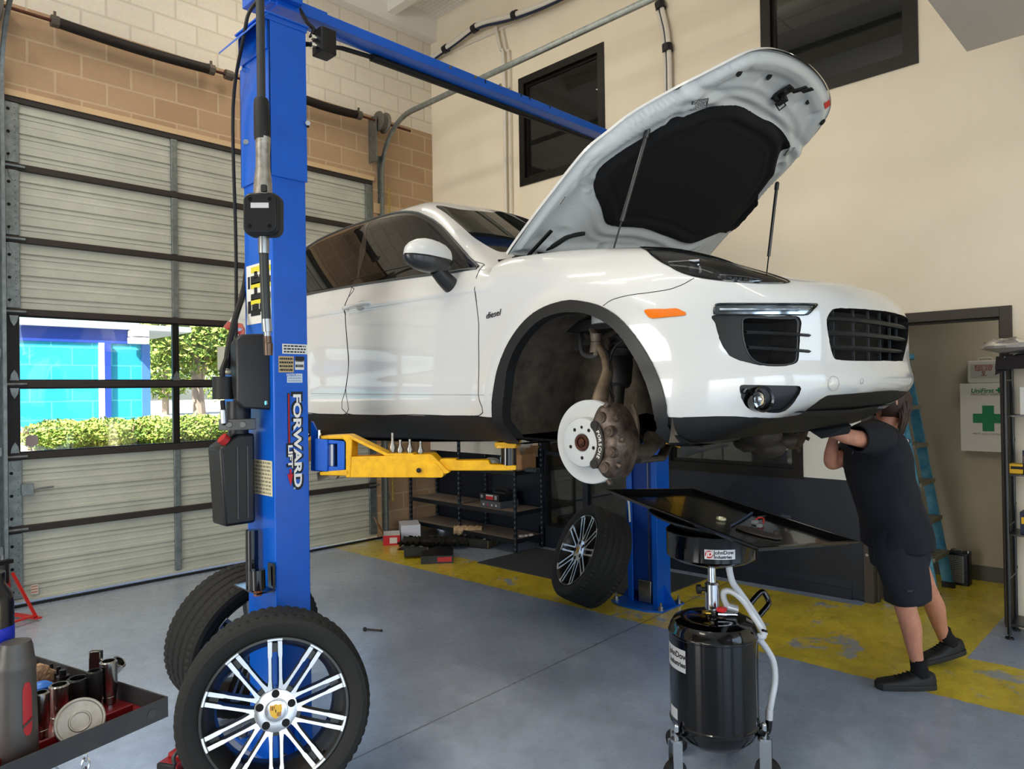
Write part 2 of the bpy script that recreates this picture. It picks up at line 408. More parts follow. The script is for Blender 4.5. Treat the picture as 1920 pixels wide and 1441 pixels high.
# pad and hood are seen through the opened hood
TH=math.radians(44.5);HY,HZ=.55,1.12
def hood_fwd(P):
    P=np.asarray(P,float);c,s=math.cos(TH),math.sin(TH);dy=P[:,1]-HY;dz=P[:,2]-HZ
    return np.stack([P[:,0],HY+dy*c+dz*s,HZ-dy*s+dz*c],1)
HOODM=Matrix.Translation((0,HY,HZ))@Matrix.Rotation(-TH,4,'X')@Matrix.Translation((0,-HY,-HZ))
def hood_hit(px,py,off=0.):
    """photo pixel -> point (closed-hood frame) on the underside of the raised hood"""
    D=np.array(ray(px,py));O=np.array(C_)-CAR;c,s=math.cos(TH),math.sin(TH)
    def inv(v,base):
        dy=v[1]-(HY if base else 0);dz=v[2]-(HZ if base else 0)
        return np.array([v[0],dy*c-dz*s+(HY if base else 0),dy*s+dz*c+(HZ if base else 0)])
    o=inv(O,1);d=inv(D,0);ts=np.linspace(1.6,4.6,600)
    P=o+d*ts[:,None];g=P[:,2]-topz(P[:,0],P[:,1])+off
    k=np.where((g[:-1]<0)&(g[1:]>=0))[0]
    k=k[0] if len(k) else int(np.argmin(np.abs(g)));t=ts[k]+(ts[1]-ts[0])*(-g[k]/(g[k+1]-g[k]+1e-9)) if k+1<len(g) else ts[k]
    return o+d*t
PAD=[(1111,340),(1119,312),(1153,283),(1200,253),(1256,217.5),(1283,209),(1331,190),(1353,188),(1376,191),(1393,198),(1412,210),(1428,219),(1444,225),(1462,240),(1470,260),(1459,277),(1452,290),(1440,311),(1421,345),(1399,379),(1380,405),(1360,420),(1331,432),(1301,446),(1267,444),(1243,436),(1200,421.6),(1150,418),(1130,410),(1123,383),(1113,360)]
WS=[(959,475.5),(933,471),(893,448),(876,434),(860,419.5),(838,401),(817,385.5),('t',-.45,1.30),('t',-.2,1.275),('t',.02,1.27),('t',.02,.40),('t',-.3,.425),('t',-.6,.50)]
HOODPTS=lambda sgn:np.array([[sgn*x,y,float(topz(x,y))] for x,y in HOOD_E])
def build_half(far):
    sv=np.concatenate([np.arange(-1.442,.05,.011),np.arange(.05,2.45,.0135),np.arange(2.45,4.30,.04),[4.342]])
    sv[0]=-1.4423
    tv=np.concatenate([np.arange(-1.02,-.5,.028),np.arange(-.5,.62,.0092),np.arange(.62,1.565,.0135),[1.5707]])
    a,b=len(sv),len(tv)
    V=[(sv[i],tv[j]) for i in range(a) for j in range(b)]
    Fc=[(i*b+j,i*b+j+1,(i+1)*b+j+1,(i+1)*b+j) for i in range(a-1) for j in range(b-1)]
    L=['body_shell']*len(Fc)
    def cut(spec,label,n=5,allow=None,P=None):
        nonlocal Fc,L
        S=st_path(outline(spec) if P is None else P,n)
        Fc,L=cut_region(V,Fc,L,S,label,allow);return S
    S={}
    # bumper skin: everything ahead of the wing seam
    seam=outline(BUMP_SEAM);hp=HOODPTS(-1)
    nose=[tuple(p) for p in seam]+[top_pt(-.65,-.55),top_pt(-.5,-.70),top_pt(-.4,-.8),top_pt(-.2,-.85),top_pt(.03,-.86)]
    Sn=st_of(np.array(nose));Sn=np.concatenate([Sn,[[-1.6,Sn[-1][1]],[-1.6,-1.1],[st_of(seam[:1])[0][0],-1.1]]])
    Fc,L=cut_region(V,Fc,L,Sn,'front_bumper')
    S['door']=cut(DOORF,'front_door',4);S['doorr']=cut(DOORR,'rear_door',4)
    S['sill']=cut(SILL,'sill_trim',1)
    S['dlo']=cut(DLO,'window_surround',5)
    S['glf']=cut(GLF,'front_window',4);S['glr']=cut(GLR,'rear_window',3)
    S['ws']=cut(WS,'windshield',3)
    lb=st_of(outline(LOWB));lb=np.array(cr(lb,4));lb=np.concatenate([lb,[[-1.6,lb[-1][1]],[-1.6,-1.1],[lb[0][0]+.05,-1.1],[lb[0][0]+.05,lb[0][1]]]])
    Fc,L=cut_region(V,Fc,L,lb,'bumper_lower');S['lowb']=lb
    # hood: closed against the centre line
    h=st_of(hp);h[-1]=[-1.4423-.1,h[-1][1]];h=np.array(cr(h[:-1],4));
    end=st_of(np.array([[-.02,-.888,float(topz(0,-.888))]]))[0]
    rear=[st_of(np.array([top_pt(x,y)]))[0] for x,y in((-.02,.36),(-.3,.40),(-.6,.465),(-.78,.50))]
    # the region is star-shaped in (X,y): cut it in plan instead of (s,t)
    Fc,L=plan_cut(V,Fc,L,np.array([(-x,y) for x,y in cr(HOOD_E,4)]+[(.05,-.888),(.05,.37),(-.3,.41),(-.6,.47),(-.78,.51)]),'hood')
    pad=np.array([hood_hit(*q)[:2] for q in PAD]);pad=np.array(cr(pad,3,True))
    if far: pad=pad*np.array([-1,1])
    Fc,L=plan_cut(V,Fc,L,pad,'hood_pad',('hood',))
    Fc,L=plan_cut(V,Fc,L,np.array([(.05,.3),(.05,.62),(-.4,.66),(-.70,.72),(-.755,.62),(-.74,.47),(-.5,.4)]),'cowl',('body_shell',),zmin=1.0)
    S['head']=cut(HEAD,'headlight',3)
    S['intake']=cut(INTAKE,'intake_surround',3);S['inhole']=cut(INHOLE,'X_intake',3);S['drl']=cut(DRL,'running_light',2)
    S['fog']=cut(FOG,'fog_light_surround',2);S['amber']=cut(AMBER,'side_marker',3)
    g=outline(GRILLE_L if not far else []) if not far else None
    gr=outline(GRA);gl=outline(GRILLE_L)
    if far:
        P=np.concatenate([gr,gl]);P=P*np.array([-1,1,1])
    else: P=np.concatenate([gl,gr[1:]])
    Sg=st_of(P)
    Sg=np.array(cr(Sg,3,True));Fc,L=cut_region(V,Fc,L,Sg,'X_grille');S['grille']=P
    S['archo']=cut(ARCH_O,'arch_trim',4);S['archi']=cut(ARCH_I,'X_arch',4)
    # same wheel opening at the back axle
    Po=outline(ARCH_O);Pi=outline(ARCH_I)
    back=lambda P:np.array([side_pt(2.895+p[1]*-1,p[2]) for p in P])
    S['archo2']=cut(None,'arch_trim',4,P=back(Po));S['archi2']=cut(None,'X_arch',4,P=back(Pi))
    tl=[side_pt(3.15,.93),side_pt(3.3,1.03),side_pt(3.5,1.05),(-.55,3.80,1.03),(-.5,3.84,.93),(-.6,3.80,.86),side_pt(3.45,.86)]
    S['tail']=cut(None,'tail_light',2,P=np.array(tl))
    Va=np.array(V);used=sorted({i for f,l in zip(Fc,L) if l!='X' for i in f});P=np.zeros((len(Va),3));P[used]=surf(Va[used,0],Va[used,1])
    N=np.zeros_like(P);N[used]=grad(P[used])
    return dict(V=Va,P=P,N=N,F=Fc,L=L,S=S)
def plan_cut(V,Fc,L,poly,label,allow=None,zmin=.80):
    """as cut_region, with the outline given in plan (X,y)"""
    Va=np.array(V)
    key=id(V)
    if getattr(plan_cut,'n',None)!=(key,len(V)):
        old=getattr(plan_cut,'P',None) if getattr(plan_cut,'key',None)==key else None
        k=0 if old is None else len(old)
        P=surf(Va[k:,0],Va[k:,1]);P=P if old is None else np.concatenate([old,P])
        plan_cut.P=P;plan_cut.key=key;plan_cut.n=(key,len(V))
    P=plan_cut.P
    V2=[(p[0],p[1]) if (p[2]>zmin and v[1]>.30) else (9.,9.) for p,v in zip(P,Va)];n0=len(V2)
    # faces low down must not be touched
    F2,L2=cut_region(V2,Fc,L,poly,label,allow)
    E={}
    if len(V2)>n0:
        # recover (s,t) of the new vertices: they lie on old edges
        for f in Fc:
            for k in range(len(f)):
                i,j=f[k],f[(k+1)%len(f)];E.setdefault(i,set()).add(j);E.setdefault(j,set()).add(i)
        inv={}
        for f in F2:
            n=len(f)
            for k in range(n):
                if f[k]>=n0:
                    inv.setdefault(f[k],set()).update((f[k-1],f[(k+1)%n]))
        A=np.array(V2)
        for v in range(n0,len(V2)):
            nb=[i for i in inv.get(v,()) if i<n0];best=None
            for x in range(len(nb)):
                for y in range(x+1,len(nb)):
                    i,j=nb[x],nb[y]
                    if j in E.get(i,()):
                        e=A[j]-A[i];w=A[v]-A[i];t=float((w@e)/max(e@e,1e-12));r=np.linalg.norm(w-e*t)
                        if best is None or r<best[0]:best=(r,i,j,t)
            if best is None: i=nb[0];V.append(tuple(Va[i]))
            else:
                _,i,j,t=best;V.append((Va[i][0]+(Va[j][0]-Va[i][0])*t,Va[i][1]+(Va[j][1]-Va[i][1])*t))
    return F2,L2
# ---------------------------------------------------------------- car : objects
WHITE=mat('white_paint','cdcecd',.22,coat=1.0,coatr=.015,spec=.5)
PRIMER=mat('white_inner_paint','cfd2d1',.38,coat=.25,coatr=.1)
BLK=mat('black_plastic','0d0e0f',.55,bump=.05,bump_scale=300)
BLKG=mat('gloss_black','050506',.08,coat=.6)
GREYP=mat('grey_plastic','3b3d40',.45)
RUB=mat('black_rubber','0c0c0d',.6)
GAP=mat('gap_black','030303',.8)
CHR=mat('chrome','d9dcdf',.08,metal=1)
STEEL=mat('steel','9a9c9e',.32,metal=1)
ALU=mat('machined_alu','d4d6d8',.26,metal=1)
DUST=mat('dusty_metal','8d8071',.6,metal=.2,col2='5d5349',noise_scale=14)
DIRT=mat('dirty_liner','40382f',.9,col2='655a4d',noise_scale=9,bump=.25,bump_scale=60,detail=8)
def glass(name,tint,mixf,rough=.02):
    if name in MATS:return MATS[name]
    m=bpy.data.materials.new(name);m.use_nodes=True;nt=m.node_tree;nt.nodes.clear()
    o=nt.nodes.new('ShaderNodeOutputMaterial');mx=nt.nodes.new('ShaderNodeMixShader');t=nt.nodes.new('ShaderNodeBsdfTransparent');g=nt.nodes.new('ShaderNodeBsdfGlossy');fr=nt.nodes.new('ShaderNodeFresnel')
    d=nt.nodes.new('ShaderNodeBsdfDiffuse');mx2=nt.nodes.new('ShaderNodeMixShader')
    t.inputs[0].default_value=(*tint,1);g.inputs['Roughness'].default_value=rough;fr.inputs['IOR'].default_value=1.5
    d.inputs[0].default_value=(*[v*.25+.004 for v in tint],1);mx2.inputs[0].default_value=mixf
    nt.links.new(t.outputs[0],mx2.inputs[1]);nt.links.new(d.outputs[0],mx2.inputs[2])
    nt.links.new(fr.outputs[0],mx.inputs[0]);nt.links.new(mx2.outputs[0],mx.inputs[1]);nt.links.new(g.outputs[0],mx.inputs[2]);nt.links.new(mx.outputs[0],o.inputs[0])
    MATS[name]=m;return m
TINT=glass('tinted_glass',(.02,.021,.02),.55)
WSG=glass('windshield_glass',(.30,.36,.33),.10)
CLEAR=glass('clear_lens',(.80,.82,.84),.02)
HLG=glass('headlight_lens',(.62,.63,.64),.02)
PANE=glass('window_pane',(.93,.95,.95),.0,.01)
DKPANE=glass('dim_window_pane',(.50,.52,.50),.06,.015)
ORANGE=mat('amber_lens','e2700a',.15,coat=.6);RED=mat('red_lens','b01010',.15,coat=.6)
BLUEP=mat('blue_lift_paint',(0,.105,.58),.36,coat=.2,coatr=.15,noise_amt=.12,noise_scale=5)
YEL=mat('yellow_lift_paint','f2b80c',.42,coat=.15,col2='dba207',noise_scale=22)
car=thing('car','white four-door car raised on the blue lift with its hood open','car',tuple(CAR))
HALF={};HALF[1]=build_half(False);HALF[-1]=build_half(True)
def region(labels,halves=(1,),off=None,flip=False):
    mb=MB();NN=[];labels=set(labels)
    for sg in halves:
        h=HALF[sg];fs=[f for f,l in zip(h['F'],h['L']) if l in labels]
        used=sorted({i for f in fs for i in f});mp={i:k+len(mb.v) for k,i in enumerate(used)}
        P=h['P'][used].copy();N=h['N'][used]
        if len(used)==0: continue
        if off is not None:
            d=off(P) if callable(off) else off
            P=P+N*(d[:,None] if hasattr(d,'__len__') else d)
        mir=np.array([sg,1,1]);P=P*mir;N2=N*mir*(-1 if flip else 1)
        mb.v+=[tuple(p) for p in P];NN+=[tuple(n) for n in N2]
        rev=(sg==-1)!=flip
        mb.f+=[tuple(mp[i] for i in (f[::-1] if rev else f)) for f in fs];mb.m+=[0]*len(fs)
    return mb,NN
def drop_degenerate(mb):
    out=[]
    for f in mb.f:
        g=[]
        for i in f:
            if not g or (Vector(mb.v[i])-Vector(mb.v[g[-1]])).length>1e-6:g.append(i)
        if len(g)>2 and (Vector(mb.v[g[0]])-Vector(mb.v[g[-1]])).length<1e-6:g.pop()
        if len(g)>2:out.append(tuple(g))
    mb.f=out;mb.m=[0]*len(out)
def skin(name,labels,m,halves=(1,),off=None,flip=False,label=None,parent=None,keepn=True):
    mb,NN=region(labels,halves,off,flip);drop_degenerate(mb)
    o=obj(name,mb,m,parent or car,sharp=180)
    if keepn:
        o.data.normals_split_custom_set_from_vertices(NN)
    if label:o['label']=label
    return o
both=(1,-1)
body=skin('body_shell',['body_shell','tail_light_'],WHITE,both)
skin('front_bumper',['front_bumper'],WHITE,both)
for sg in both:
    d=skin('front_door',['front_door'],WHITE,(sg,));skin('rear_door',['rear_door'],WHITE,(sg,))
    skin('side_window',['front_window'],TINT,(sg,),label='dark tinted front door window')
    skin('side_window',['rear_window'],TINT,(sg,),label='dark tinted rear door window')
    skin('window_surround',['window_surround'],mat('window_trim_black','0b0b0c',.22,coat=.5),(sg,),off=.001)
    skin('sill_trim',['sill_trim'],BLK,(sg,),off=-.002,label='black plastic sill below the doors')
    loose(skin('arch_trim',['arch_trim'],mat('arch_plastic','101214',.42),(sg,),off=.010,label='black plastic wheel arch moulding'))
    skin('side_marker',['side_marker'],ORANGE,(sg,),off=.004,label='amber side marker lamp')
    skin('tail_light',['tail_light'],RED,(sg,),off=.003)
skin('windshield',['windshield'],WSG,both)
skin('cowl_panel',['cowl'],BLK,both,off=-.012)
skin('bumper_lower',['bumper_lower'],BLK,both,off=-.003,label='black plastic lower bumper and undertray lip')
def loop3(key,sg,off=0.):
    h=HALF[sg];S=np.array(h['S'][key]);P=surf(S[:,0],S[:,1]);N=grad(P);return (P+N*off)*np.array([sg,1,1]),N*np.array([sg,1,1])
def rim_strip(mb,P,Q,closed=True):
    n=len(P);o=len(mb.v);mb.v+=[tuple(p) for p in P]+[tuple(q) for q in Q]
    mb.f+=[(o+i,o+(i+1)%n,o+n+(i+1)%n,o+n+i) for i in range(n if closed else n-1)];mb.m+=[0]*(n if closed else n-1)
def inset(P,dirv,off): return P+np.asarray(dirv)*off
# panel gaps : fine dark beads sunk in the seams
for sg in both:
    mb=MB()
    for k in('door','doorr'):
        P,N=loop3(k,sg,.0002);mb.tube([tuple(p) for p in P],.0024,6,closed=True)
    sp=st_path(outline(BUMP_SEAM),4,False);P=surf(sp[:,0],sp[:,1]);P=(P-grad(P)*.0004)*np.array([sg,1,1]);mb.tube([tuple(p) for p in P],.002,5)
    P,N=loop3('lowb',sg);
    obj('panel_gap',mb,GAP,car)
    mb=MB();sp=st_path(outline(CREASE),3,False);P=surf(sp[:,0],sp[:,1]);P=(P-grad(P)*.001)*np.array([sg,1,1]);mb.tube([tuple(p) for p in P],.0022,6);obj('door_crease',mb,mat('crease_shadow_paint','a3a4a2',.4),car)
    # bright strip under the side windows and dark finisher over them
    P,N=loop3('dlo',sg,.002);n=len(P)
    mb=MB();mb.tube([tuple(p) for p in P[::2]],.0075,6,closed=True);obj('window_finisher',mb,mat('finisher_grey','55585a',.3,metal=.6),car)
# --- bonnet
HOODL=['hood','hood_pad']
def edge_dist(P,poly):
    q0=np.asarray(poly)[:,:2];q1=np.roll(q0,-1,0);p=P[:,None,:2];e=(q1-q0)[None];w=p-q0[None]
    t=np.clip((w*e).sum(-1)/np.maximum((e*e).sum(-1),1e-12),0,1);return np.sqrt(((w-e*t[...,None])**2).sum(-1).min(1))
hp=np.array(cr(HOOD_E,4));HPOLY=np.concatenate([np.stack([-hp[:,0],hp[:,1]],1),np.stack([hp[::-1,0],hp[::-1,1]],1),[[.6,.465],[.3,.40],[0,.365],[-.3,.40],[-.6,.465]]])
PADP=np.array(cr([hood_hit(*q)[:2] for q in PAD],3,True))
def bump1(x,c,w): return np.exp(-((x-c)/w)**2)
def hood_depth(P):
    e=edge_dist(P,HPOLY);pd=edge_dist(P,PADP);X=P[:,0];y=P[:,1]
    d=.010+.030*sm((e-.012)/.028)-.016*sm((e-.075)/.03)
    d=d+.013*bump1(pd,.045,.018)+.007*bump1(pd,.10,.012)
    d=d-.016*bump1(np.hypot(X+.0,(y+.66)),0,.16)                       # recess round the latch
    d=d+.012*bump1(y,-.57+.10*X*X,.020)-.010*bump1(y,-.62+.12*X*X,.016)  # cross bead
    for cx in(-.36,-.2,.2,.36): d=d-.006*bump1(np.hypot(np.abs(X)-abs(cx),y+.735),0,.022)
    for cx,cy in((.62,.02),(.60,.30),(.52,-.42),(.3,.33)): d=d-.010*bump1(np.hypot(np.abs(X)-cx,y-cy),0,.030)+.006*bump1(np.hypot(np.abs(X)-cx,y-cy),.045,.012)
    d=d+.010*bump1(np.abs(X)-.70+.05*(y-.1),0,.018)*sm((y+.2)/.2)
    return np.clip(d,.008,.06)
def hinge(o): o.matrix_local=HOODM;return o
hood=skin('hood',HOODL,WHITE,both,label='raised white hood');hinge(hood)
ub=skin('hood_inner_panel',['hood','hood_pad'],PRIMER,both,off=lambda P:-hood_depth(P),flip=True,parent=hood,keepn=False)
pad_h=HALF[1]
skin('insulation_pad',['hood_pad'],mat('black_felt','08080a',.92,bump=.15,bump_scale=30),both,off=lambda P:-(hood_depth(P)+.002+.016*sm(edge_dist(P,PADP)/.025)-.004*bump1(edge_dist(P,PADP),.09,.02)),flip=True,parent=hood,keepn=False,label='black insulation pad')
mb=MB();Z=topz(HPOLY[:,0],HPOLY[:,1]);P=np.concatenate([HPOLY,Z[:,None]],1)
rim_strip(mb,P+np.array([0,0,.0005]),P-np.array([0,0,.014]));obj('hood_edge',mb,WHITE,hood)
def hood_at(px,py,off=None):
    p=hood_hit(px,py)
    if off is None or off>.015: off=float(hood_depth(np.array([[p[0],p[1],0.]]))[0])*1.02+.001
    return Vector((p[0],p[1],float(topz(np.array([p[0]]),np.array([p[1]]))[0])-off))
def hood_frame(px,py,off,px2,py2):
    o=hood_at(px,py,off);x=hood_at(px2,py2,off)-o;n=Vector((0,.12,-1));return basis(o,x,n.cross(x))
# holes, latch, labels
mb=MB()
for q in((1374,128),(1436,139),(1509,185),(1531,221)):
    c=hood_at(*q,.027);mb.cyl(c,c+Vector((0,0,-.003)),.017,n=14)
for q in((1098,351),(1361,423)):
    c=hood_at(*q,.030);mb.cyl(c,c+Vector((0,0,-.0025)),.007,n=12)
loose(obj('drain_hole',mb,GAP,hood))
for q in((1098,351),(1361,423)):
    c=hood_at(*q,.026);mb=MB();mb.cyl(c,c+Vector((0,0,-.004)),.016,n=16);obj('grommet',mb,PRIMER,hood)
Ml=hood_frame(1462,168,.034,1492,140)
mb=MB();mb.box((0,0,.012),(.10,.055,.014),Ml);mb.box((-.02,-.02,.03),(.05,.035,.03),Ml);mb.cyl((-.03,.02,.01),(-.03,.02,.04),.012,n=12,M=Ml);mb.cyl((.02,.02,.01),(.02,.02,.034),.011,n=12,M=Ml)
mb.box((.085,.0,.02),(.07,.030,.010),Ml@RY(-18));mb.box((.12,.0,.034),(.05,.034,.006),Ml@RY(-18));lt=obj('hood_latch',mb,BLK,hood,bevel=.002)
mb=MB();mb.tube([Ml@Vector(p) for p in((-.02,-.035,.02),(-.02,-.06,.045),(-.055,-.06,.05),(-.055,-.035,.02))],.004,8);obj('latch_striker',mb,BLK,lt)
def label_plate(mb,M,w,h,rows,mi_bg=0,mi_fg=1):
    mb.box((0,0,.0004),(w,h,.0008),M,mi_bg)
    random.seed(int(w*1e5));n=rows
    for r in range(n):
        y=h/2-(r+.7)*h/(n+.4);x=-w*.44
        while x<w*.42:
            l=random.uniform(.04,.16)*w;l=min(l,w*.44-x);mb.box((x+l/2,y,.0011),(l,h/(n+.4)*.5,.0006),M,mi_fg);x+=l+.03*w
PAPER=mat('paper_white','dcdcd6',.6);INK=mat('ink_black','16161a',.6)
mb=MB();label_plate(mb,hood_frame(1301,187,.036,1317,181),.075,.05,6);obj('warning_label',mb,[INK,PAPER],hood,smooth=False);mb=MB();label_plate(mb,hood_frame(1471,277,.036,1479,262),.05,.045,4);obj('warning_label',mb,[INK,PAPER],hood,smooth=False)
mb=MB();label_plate(mb,hood_frame(1046,366,.030,1052,357),.055,.014,1);obj('small_label',mb,[PAPER,INK],hood,smooth=False)
mb=MB();mb.box((0,0,.0005),(.05,.03,.001),hood_frame(1540,188,.022,1541,193));obj('red_tag',mb,mat('red_tag','d8392f',.5),hood,smooth=False)
# stays
def stay(pt,pb,far):
    top=Vector(hood_fwd([hood_at(*pt,.04)])[0]);
    mb=MB();d=(pb-top);
    mb.cyl(top,top+d*.60,.0095,n=12);mb.cyl(top+d*.0,top+d*.05,.013,n=12);mb.ball(top,.013)
    s=obj('hood_strut',mb,mat('strut_black','141517',.3,coat=.4),car)
    mb=MB();mb.cyl(top+d*.6,pb,.004,n=8);obj('strut_rod',mb,mat('strut_rod','26282a',.25,metal=.8),s)
stay((1206,237),Vector((-.70,.03,.985)),0)
stay((1448,337),Vector((.72,-.05,.98)),1)
# hinge arms and wiper hose at the back corner of the bonnet
for sg in both:
    mb=MB();a=Vector(hood_fwd([(sg*.70,.30,1.08)])[0]);mb.tube([a,Vector((sg*.72,.47,1.17)),Vector((sg*.73,.56,1.08))],.014,8,flat=.5);obj('hood_hinge',mb,BLK,car)
mb=MB();A=[Vector(hood_fwd([hood_at(x,y,.045)])[0]) for x,y in((1090,431),(1060,437),(1030,452),(1005,468))];mb.tube(cr(A,4),.012,8);obj('washer_hose',mb,RUB,car)
# --- engine bay
mb=MB();mb.box((0,-.05,.80),(1.30,1.0,.05));mb.box((0,.44,.93),(1.5,.12,.22));mb.box((0,-.72,.80),(1.1,.12,.16))
bay=obj('engine_bay',mb,mat('bay_dark','0d0e10',.7),car)
mb=MB();mb.rbox((.05,.02,.93),(.72,.62,.10),.06);mb.rbox((.05,-.12,.985),(.5,.12,.02),.03);obj('engine_cover',mb,GREYP,car)
for sg in both:
    mb=MB();mb.cyl((sg*.60,.06,.80),(sg*.60,.06,1.0),.10,n=24);mb.cyl((sg*.60,.06,1.0),(sg*.60,.06,1.02),.07,n=20);obj('strut_tower',mb,PRIMER,car)
# --- openings in the nose
def duct(P,depth_,sh=.94,nrm=(0,1,.0)):
    mb=MB();c=P.mean(0);Q=c+(P-c)*sh+np.array(nrm)*depth_;rim_strip(mb,P,Q);n=len(P);mb.v.append(tuple(Q.mean(0)));o=len(mb.v)-1
    mb.f+=[(n+i,n+(i+1)%n,o) for i in range(n)];mb.m+=[0]*n;return mb
gl=HALF[1]['S']['grille'];P0=np.array(gl);P1=P0*np.array([-1,1,1])
# close the grille outline: left part seen, right part seen
G=np.array(cr(np.array(gl),3,True))
RIMG=duct(G,.09);grl=obj('grille',RIMG,mat('grille_black','030304',.7),car)
def nose_y(X,z,off=0.):
    lo=-1.1;hi=.2
    for _ in range(40):
        m=(lo+hi)/2
        if field(np.array([X]),np.array([m]),np.array([z]))[0]<0:hi=m
        else:lo=m
    return hi+off
def vane(x0,x1,z,zt=None,r=.007,back=.010,dep=3.2,n=24):
    pts=[];mb=MB()
    for k in range(n+1):
        X=x0+(x1-x0)*k/n;pts.append((X,nose_y(X,z)+back,z if zt is None else z+(zt-z)*k/n))
    A=[]
    for p in pts: A.append([(p[0],p[1]-.006,p[2]),(p[0],p[1]+.004,p[2]+r),(p[0],p[1]+.04,p[2]+r*.7),(p[0],p[1]+.04,p[2]-r*.7),(p[0],p[1]+.004,p[2]-r),(p[0],p[1]-.006,p[2])])
    mb.grid(A);return mb
gx0,gx1=G[:,0].min(),G[:,0].max();gz0,gz1=G[:,2].min(),G[:,2].max()
VG=mat('vane_grey','26282a',.38)
for k in range(3):
    z=gz0+(gz1-gz0)*(.24+.262*k);obj('grille_vane',vane(gx0+.012,gx1-.004,z,r=.0085,back=.012),VG,grl)
mb=MB()
for k in range(6):
    X=gx0+(gx1-gx0)*(.10+.155*k);y=nose_y(X,.69)+.045;mb.box((X,y,(gz0+gz1)/2),(.004,.010,(gz1-gz0)*.98))
loose(obj('grille_divider',mb,mat('divider_grey','44484c',.4),grl))
mb=MB();mb.box(((gx0+gx1)/2,-.80,(gz0+gz1)/2),((gx1-gx0)*.9,.01,(gz1-gz0)*.9));
for k in range(3): mb.box((gx0+(gx1-gx0)*(.22+.28*k),-.815,(gz0+gz1)/2),(.10,.02,.10))
obj('radiator',mb,mat('radiator_blue_grey','0e1624',.6,metal=.3),grl)
for sg in both:
    I=skin('air_intake',['intake_surround'],mat('intake_black','0d0e10',.45),(sg,),off=-.006)
    mb=MB();P,N=loop3('intake',sg);rim_strip(mb,P,P-N*.010)
    obj('intake_rim',mb,BLK,I)
    P,N=loop3('inhole',sg,-.004);mb=duct(P,.10,.9,(sg*.035,1,0));obj('intake_duct',mb,mat('duct_black','020203',.9),I)
    mb=MB();mb.tube([tuple(p) for p in P[::2]],.0028,6,closed=True);obj('intake_bead',mb,GREYP,I)
    zz=P[:,2];xs=np.abs(P[:,0]);z0,z1=zz.min(),zz.max()
    for q0,q1 in(((1396,622.5),(1516,628.5)),((1400,651),(1516,658.5))):
        hit,ok=pixel_hit([q0[0],q1[0]],[q0[1],q1[1]],CAM);a,b=hit
        vb=vane(a[0],b[0],a[2],b[2],r=.006,back=-.006)
        if sg==-1: vb.v=[(-p[0],p[1],p[2]) for p in vb.v];vb.f=[f[::-1] for f in vb.f]
        obj('intake_vane',vb,VG,I)
    D=skin('running_light',['running_light'],CLEAR,(sg,),off=.004)
    skin('lamp_reflector',['running_light'],mat('lamp_chrome','c9d4dc',.12,metal=1),(sg,),off=-.008,parent=D)
    P,N=loop3('drl',sg,.003);mb=MB();mb.tube([tuple(p) for p in P],.0026,6,closed=True);obj('lamp_bezel',mb,BLKG,D)
    hit,ok=pixel_hit([1350,1380,1410,1440,1470,1500],[579.5]*6,CAM);mb=MB();mb.tube([tuple((p+np.array([0,.002,0]))*np.array([sg,1,1])) for p in hit],.006,8);obj('light_guide',mb,mat('light_guide','dfe9f2',.2,coat=.5),D)  # the guide's pale bluish white paints in a sky reflection
    Fg=skin('fog_light_surround',['fog_light_surround'],mat('fog_black','16181b',.4),(sg,),off=-.012)
    P,N=loop3('fog',sg);mb=MB();rim_strip(mb,P,P-N*.016);obj('surround_rim',mb,BLK,Fg)
    hit,ok=pixel_hit([1426],[748],CAM);c=hit[0]*np.array([sg,1,1]);c=Vector(c)
    ax=Vector((sg*-.45,-1,0)).normalized()
    mb=MB();mb.cyl(c-ax*.05,c+ax*.016,.047,.050,n=24,caps=False);mb.cyl(c+ax*.016,c+ax*.012,.050,.042,n=24,caps=False);fl=obj('fog_lamp',mb,BLKG,Fg)
    mb=MB();M=basis(c-ax*.012,ax.cross(Vector((0,0,1))),Vector((0,0,1)),None);mb.lathe([(0.0001,.014),(.02,.012),(.034,.006),(.042,-.002)],24,M@(Matrix.Rotation(PI,4,'X') if (M.col[2].xyz.dot(ax)<0) else Matrix()));obj('fog_lens',mb,CLEAR,fl)
    mb=MB();mb.cyl(c-ax*.02,c-ax*.018,.04,n=20);mb.ball(tuple(c-ax*.012),.016);obj('fog_reflector',mb,CHR,fl)
    hit,ok=pixel_hit([1397],[733],CAM);c=Vector(hit[0]*np.array([sg,1,1]));mb=MB();mb.cyl(c,c+Vector((sg*-.004,-.008,0)),.011,n=16);obj('parking_sensor',mb,BLKG,Fg)
    # head lamp: lens over a dark bowl with projector and a light bar
    Hl=skin('headlight',['headlight'],HLG,(sg,),off=.003)
    P,N=loop3('head',sg,.002);mb=MB();mb.tube([tuple(p) for p in P[::1]],.0032,6,closed=True);obj('lens_seal',mb,BLKG,Hl)
    HP=surf(*HALF[1]['S']['head'].T);HQ=np.roll(HP,-1,0)
    def dd(P):
        e=(HQ-HP)[None];w=P[:,None,:]-HP[None];t=np.clip((w*e).sum(-1)/np.maximum((e*e).sum(-1),1e-12),0,1)
        return -(.004+.045*sm(np.sqrt(((w-e*t[...,None])**2).sum(-1).min(1))/.06))
    skin('lamp_bowl',['headlight'],mat('bowl_black','101112',.25,coat=.4),(sg,),off=dd,parent=Hl,keepn=False)
    hit,ok=pixel_hit([1299,1299,1252,1350,1380,1410,1432,1330],[497,492,487,512,513,516,521,520],CAM);N=grad(hit)
    mir=np.array([sg,1,1])
    c=Vector((hit[0]-N[0]*.022)*mir);n=Vector(N[0]*mir);fw=(n*.5+Vector((0,-1,.1))*.8).normalized()
